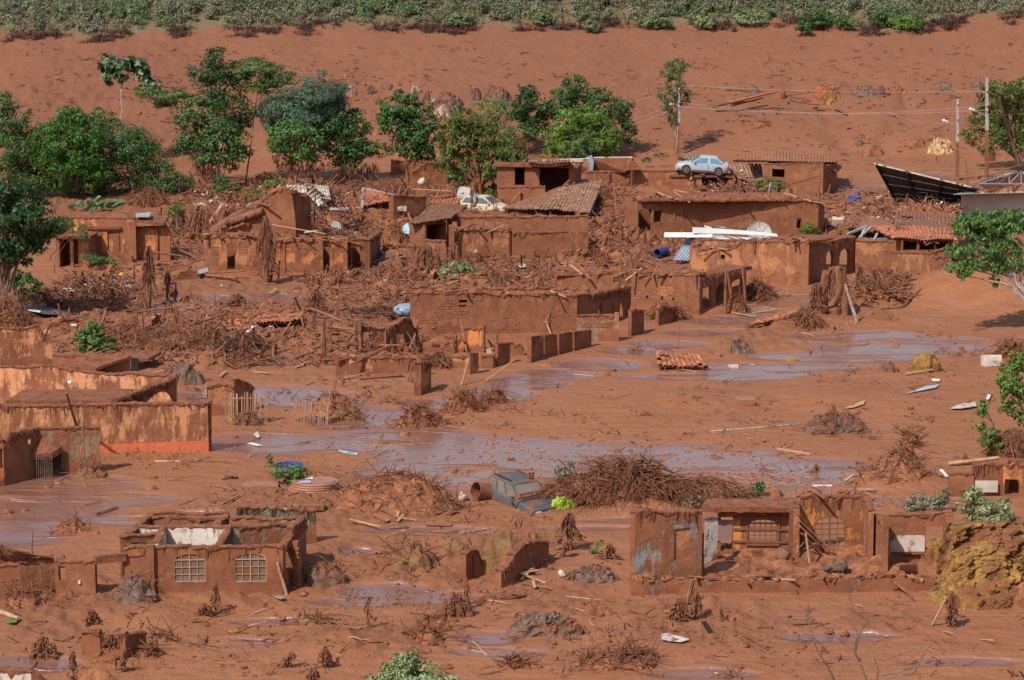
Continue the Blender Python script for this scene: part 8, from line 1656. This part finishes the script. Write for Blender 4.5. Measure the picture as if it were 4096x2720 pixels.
def near_name(p):
    k_ = min(LMP, key=lambda k_: (k_[1]-p).length); d = p-k_[1]
    if d.length < 1.2: w_ = 'right beside'
    elif abs(d.x) > abs(d.y)*.8: w_ = ('well ' if abs(d.x) > 5 else '')+('right of' if d.x > 0 else 'left of')
    else: w_ = ('well ' if abs(d.y) > 7 else '')+('behind' if d.y > 0 else 'in front of')
    return w_+' '+k_[0]
def adj(o, s_, lo, hi):
    mt = o.data.materials[0].name; t_ = {'pale_wood': 'pale', 'bark': 'dark', 'muddy_bark': 'dark', 'muddy_roots': 'ragged', 'muddy_sticks': 'brown', 'wall_orange': 'orange', 'wall_tan': 'tan', 'wall_brown': 'brown'}.get(mt, '')
    f = (s_-lo)/(hi-lo); z_ = 'tiny' if f < .25 else 'small' if f < .5 else 'mid-sized' if f < .75 else 'larger'
    return (z_+' '+t_).strip()
def scatter(n, name, label, cat, group, mes, zone, smin, smax, rough=None, zr=0):
    k = 0
    while k < n:
        u0, v0, u1, v1 = rnd.choice(zone); u, v = rnd.uniform(u0, u1), rnd.uniform(v0, v1); p = gnd(u, v)
        o = bpy.data.objects.new(name, rnd.choice(mes)); COL.objects.link(o); s = rnd.uniform(smin, smax)
        o.location = (p.x, p.y, p.z+.03*s+zr); o.rotation_euler = (rnd.uniform(-.15, .15), rnd.uniform(-.25, .25), rnd.uniform(0, 6.28)); o.scale = (s, s*rnd.uniform(.7, 1), s*rnd.uniform(.6, 1)) if name == 'mud_clod' else (s, 1, 1)
        nn = near_name(p); tag(o, adj(o, s, smin, smax)+' '+label+' '+nn, cat, group); k += 1
LOWER = [(0, 560, 1024, 676), (300, 420, 1024, 500), (560, 330, 1000, 440), (0, 470, 330, 540), (230, 600, 620, 676), (0, 610, 1024, 676), (180, 400, 520, 470)]
MID = [(60, 270, 420, 340), (60, 320, 360, 390), (380, 260, 640, 290), (700, 300, 900, 330), (180, 200, 400, 250), (820, 190, 960, 230)]
scatter(150, 'mud_clod', 'mud clod', 'clod', 'small clods lying on the mud', [cme], LOWER, .08, .28); scatter(190, 'stick', 'stick', 'stick', 'sticks lying on the mud', sme, LOWER+MID, .5, 1.7)
scatter(110, 'plank', 'broken plank', 'plank', 'broken planks strewn in the rubble', pme, MID+[(60, 285, 130, 310), (280, 205, 330, 230), (290, 215, 400, 245), (540, 560, 500, 590), (380, 500, 470, 530)], .6, 1.8, zr=.08)
# small stuff nobody could count
def litter(name, label, zones_, n, mat, l0, l1, w, up_=.35, clumps=True, hz=.12):
    b = MB()
    cs = []
    for i in range(n):
        if clumps and cs and rnd.random() < .7: cu, cv = rnd.choice(cs[-30:]); u, v = cu+rnd.gauss(0, 7), cv+rnd.gauss(0, 2.2)
        else:
            u0, v0, u1, v1 = rnd.choice(zones_); u, v = rnd.uniform(u0, u1), rnd.uniform(v0, v1); cs.append((u, v))
        p = at(u, v) if v > 172 else gnd(u, max(20, v)); z = Tz(p.x, p.y); l = rnd.uniform(l0, l1); a = rnd.uniform(0, 6.28); e = rnd.uniform(-.05, up_)
        d = Vector((math.cos(a)*math.cos(e), math.sin(a)*math.cos(e), math.sin(e)))*l; s = Vector((p.x, p.y, z+rnd.uniform(-.02, hz)))
        if rnd.random() < .5: b.tube([s, s+d*.5+Vector((0, 0, .04)), s+d], [w*.5, w*.45, w*.2], 3, cap=False)
        else: b.bar(s, s+d, w*1.6, w*.5)
    put(name, b, M[mat], None, label, 'debris', kind='stuff')
DEB = [(60, 285, 130, 310), (60, 300, 420, 370), (170, 200, 420, 260), (300, 230, 420, 300), (380, 255, 640, 300), (700, 195, 1000, 235), (430, 190, 640, 215), (640, 205, 760, 260), (860, 285, 900, 305)]
litter('wood_litter', 'fine muddy wood litter strewn through the ruins', DEB, 9000, 'stick', .2, 1.2, .06); litter('dark_litter', 'dark twig litter strewn through the ruins', DEB, 5000, 'mudroot', .15, .9, .045, 1.1); litter('pale_litter', 'pale splinters strewn through the ruins', DEB, 650, 'palestick', .2, 1.1, .045)
litter('water_litter', 'floating bark and straw on the flood water', [(300, 432, 780, 492), (680, 470, 900, 510)], 2600, 'orangelitter', .10, .55, .04, .03, hz=.01)
litter('slope_litter', 'sparse dark twigs lying on the far mud slope', [(0, 45, 1024, 165)], 1500, 'darktwig', .2, 1.0, .045, .25, hz=.03); litter('mud_litter', 'sparse twigs lying over the near mud flats', [(0, 560, 1024, 676), (560, 330, 1024, 480), (180, 380, 560, 430)], 1200, 'mudroot', .15, .7, .04, .6, hz=.03)
def clumpstuff(name, label, zones_, n, mat, s0, s1):
    b = MB(); 
    for i in range(n):
        u0, v0, u1, v1 = rnd.choice(zones_); u, v = rnd.uniform(u0, u1), rnd.uniform(v0, v1); p = at(u, v) if v > 172 else gnd(u, v); s = rnd.uniform(s0, s1)**1; b.blob((p.x, p.y, Tz(p.x, p.y)), s, s*.8, s*.55, i, .8, 6)
    put(name, b, M[mat], None, label, 'rubble', kind='stuff')
clumpstuff('mud_rubble', 'lumpy mud rubble between the ruined houses', DEB, 4200, 'mud', .06, .34); clumpstuff('brick_rubble', 'broken brick and tile bits between the ruined houses', DEB, 420, 'tilemud', .06, .16); clumpstuff('pale_rubble', 'pale scraps between the ruined houses', DEB[:1]+[(290, 205, 400, 245), (560, 240, 640, 270), (830, 195, 940, 230), (790, 300, 880, 325)], 90, 'whitemud', .05, .15)
clumpstuff('slope_clods', 'small clods on the far mud slope', [(280, 75, 480, 120), (700, 85, 960, 125), (0, 60, 1024, 160)], 260, 'mud', .08, .3); clumpstuff('near_clods', 'small clods over the near mud', [(0, 560, 1024, 676), (620, 380, 1000, 500)], 300, 'mud', .03, .12)
LOWR = [(0, 590, 330, 676), (380, 500, 560, 560), (330, 550, 520, 620), (330, 560, 640, 640), (540, 600, 800, 676), (0, 440, 200, 470), (180, 490, 330, 530), (420, 500, 560, 550)]
clumpstuff('foreground_rubble', 'lumpy mud rubble over the near ground', LOWR, 1100, 'mud', .03, .13); litter('foreground_twigs', 'dead twigs and roots poking from the near mud', LOWR, 700, 'mudroot', .1, .5, .03, 1.2)

GAP0 = [(290, 195, 400, 235), (420, 250, 640, 285), (560, 225, 640, 260), (200, 310, 420, 370), (170, 215, 240, 240)]
def stubs():
    b = MB()
    for i in range(420):
        u0, v0, u1, v1 = rnd.choice(DEB); u, v = rnd.uniform(u0, u1), rnd.uniform(v0, v1); p = at(u, v); z = Tz(p.x, p.y); hh = rnd.uniform(.25, 1.0); w = rnd.uniform(.04, .10); d = Vector((rnd.uniform(-.3, .3), rnd.uniform(-.3, .3), 1)).normalized()*hh; s0 = Vector((p.x, p.y, z-.1))
        b.tube([s0, s0+d*.5, s0+d], [w, w*.8, w*.4], 5)
        for k in range(5): o = Vector((rnd.uniform(-.25, .25), rnd.uniform(-.25, .1), 0)); a = s0+d*rnd.uniform(.4, 1); b.tube([a, a+o*.7-Vector((0, 0, .1)), Vector((a.x+o.x, a.y+o.y, z))], [.03, .025, .012], 3, cap=False)
    put('root_stubs', b, M['mudroot'], None, 'small shaggy root stubs poking up through the ruins', 'debris', kind='stuff')
stubs()
PZ = [(195, 190, 300, 235), (280, 200, 345, 228), (860, 200, 960, 232), (60, 285, 125, 300), (700, 190, 760, 205)]
litter('sheet_scraps', 'pale sheet splinters and slats scattered through the wreckage', PZ, 420, 'whitemud', .15, .8, .10, .7, hz=.5); litter('timber_splinters', 'grey-brown timber splinters heaped through the wreckage', PZ, 1100, 'stick', .3, 1.5, .05, .7, hz=.7); litter('dark_timbers', 'dark timber pieces heaped through the wreckage', PZ+GAP0, 2200, 'mudroot', .3, 1.4, .07, .9, hz=.5)

# ---------------------------------------------------------------- wreckage that fills the gaps between the houses
GAP = [(100, 250, 200, 300), (170, 215, 240, 240), (290, 195, 400, 235), (380, 200, 460, 290), (420, 250, 640, 285), (560, 225, 640, 260), (600, 265, 640, 285), (690, 190, 800, 205), (800, 195, 870, 235), (840, 205, 960, 225), (200, 310, 420, 370), (60, 320, 200, 350), (430, 190, 500, 205), (590, 190, 640, 230), (150, 175, 300, 205), (640, 235, 700, 250)]
def frag_mesh(k):
    r_ = random.Random(k); b = MB(); w = r_.uniform(.6, 1.5); h = r_.uniform(.4, 1.0); n = 6; top_ = [(-w/2+w*i/n, h*(.4+.6*r_.random())*(1-.5*abs(i/n-.4))) for i in range(n+1)]
    b.prism([(-w/2, 0, -.3)]+[(x, .03*r_.uniform(-1, 1), z) for x, z in top_]+[(w/2, 0, -.3)], (0, .2, 0)); return mesh_of('wall_fragment', b, M[['w_brown', 'w_tan', 'w_brown', 'w_orange'][k % 4]])
fm_ = [frag_mesh(k) for k in range(8)]
def place(n, name, what, cat, group, meshes, zs, sc_, rot, dz=0):
    for i in range(n):
        u0, v0, u1, v1 = rnd.choice(zs); u, v = rnd.uniform(u0, u1), rnd.uniform(v0, v1); p = at(u, v); o = bpy.data.objects.new(name, rnd.choice(meshes)); COL.objects.link(o); s_ = rnd.uniform(*sc_)
        o.location = (p.x, p.y, Tz(p.x, p.y)+dz*rnd.random()); o.rotation_euler = rot(); o.scale = (s_, 1 if name != 'debris_heap' else s_, 1 if name != 'debris_heap' else s_*rnd.uniform(.6, 1)); nn = near_name(p); tag(o, adj(o, s_, sc_[0], sc_[1])+' '+what+' '+nn, cat, group, 'thing')
place(80, 'broken_masonry', 'wall fragment', 'wall fragment', 'wall fragments', fm_, GAP, (.7, 1.3), lambda: (rnd.uniform(-.35, .35), rnd.uniform(-.2, .2), rnd.uniform(-1.2, 1.2)))
bm1 = MB(); bm1.bar((-1.3, 0, 0), (1.3, 0, 0), .13, .09); bm2 = MB(); bm2.tube([(-1.2, 0, 0), (-.4, .05, .03), (.5, -.04, .02), (1.2, 0, 0)], [.09, .08, .07, .05], 6)
bms = [mesh_of('fallen_beam', bm1, M['stick']), mesh_of('fallen_beam', bm1, M['muddybark']), mesh_of('fallen_beam', bm2, M['muddybark']), mesh_of('fallen_beam', bm2, M['mudroot']), mesh_of('fallen_beam', bm2, M['stick'])]
place(170, 'fallen_beam', 'roof beam', 'beam', 'fallen roof beams', bms, GAP, (.5, 1.25), lambda: (0, rnd.gauss(0, .3), rnd.uniform(-1.6, 1.6)), .6)
ps = MB(); ps.tube([(0, 0, -.3), (.02, 0, .4), (0, .02, 1.1)], [.08, .07, .05], 6)
for k in range(6): ps.tube([(0, 0, rnd.uniform(.4, 1)), (rnd.uniform(-.15, .15), -.1, .3), (rnd.uniform(-.3, .3), rnd.uniform(-.3, 0), 0)], [.03, .025, .01], 3, cap=False)
pms = [mesh_of('broken_post', ps, M['mudroot']), mesh_of('broken_post', ps, M['muddybark'])]
place(110, 'broken_post', 'upright broken post', 'post', 'broken posts', pms, GAP+[(60, 290, 420, 340)], (.7, 1.4), lambda: (rnd.uniform(-.25, .25), rnd.uniform(-.25, .25), rnd.uniform(0, 6)))
def heap_mesh(k):
    b = MB(); G = []; r_ = random.Random(k+50)
    for i in range(9):
        f = i/8; G.append([(math.cos(a)*f*1.3, math.sin(a)*f, -.15+.6*(1-f*f)**.9*(1+.5*mn.noise(Vector((math.cos(a)*2*f, math.sin(a)*2*f, k*3))))+.18*abs(mn.noise(Vector((math.cos(a)*5*f, math.sin(a)*5*f, k))))*(1-f)) for a in [2*math.pi*j/22 for j in range(22)]])
    b.grid(G[::-1], 0, True)
    for i in range(16):
        a = r_.uniform(0, 6.28); f = r_.random()*.9; p = Vector((math.cos(a)*f*1.3, math.sin(a)*f, .5*(1-f*f))); d = Vector((r_.uniform(-1, 1), r_.uniform(-1, 1), r_.uniform(-.2, .6))).normalized()*r_.uniform(.2, .7); b.bar(p-d*.4, p+d, r_.uniform(.03, .08), .03, 1)
    for i in range(12): a = r_.uniform(0, 6.28); f = r_.random(); b.blob((math.cos(a)*f*1.3, math.sin(a)*f, .45*(1-f*f)), .16, .12, .1, i, .9, 6)
    return mesh_of('rubble_heap', b, [M['mud'], M['stick']])
hms = [heap_mesh(k) for k in range(6)]
place(90, 'debris_heap', 'splintered debris heap', 'rubble heap', 'rubble heaps', hms, GAP, (.6, 1.5), lambda: (0, 0, rnd.uniform(0, 6)))
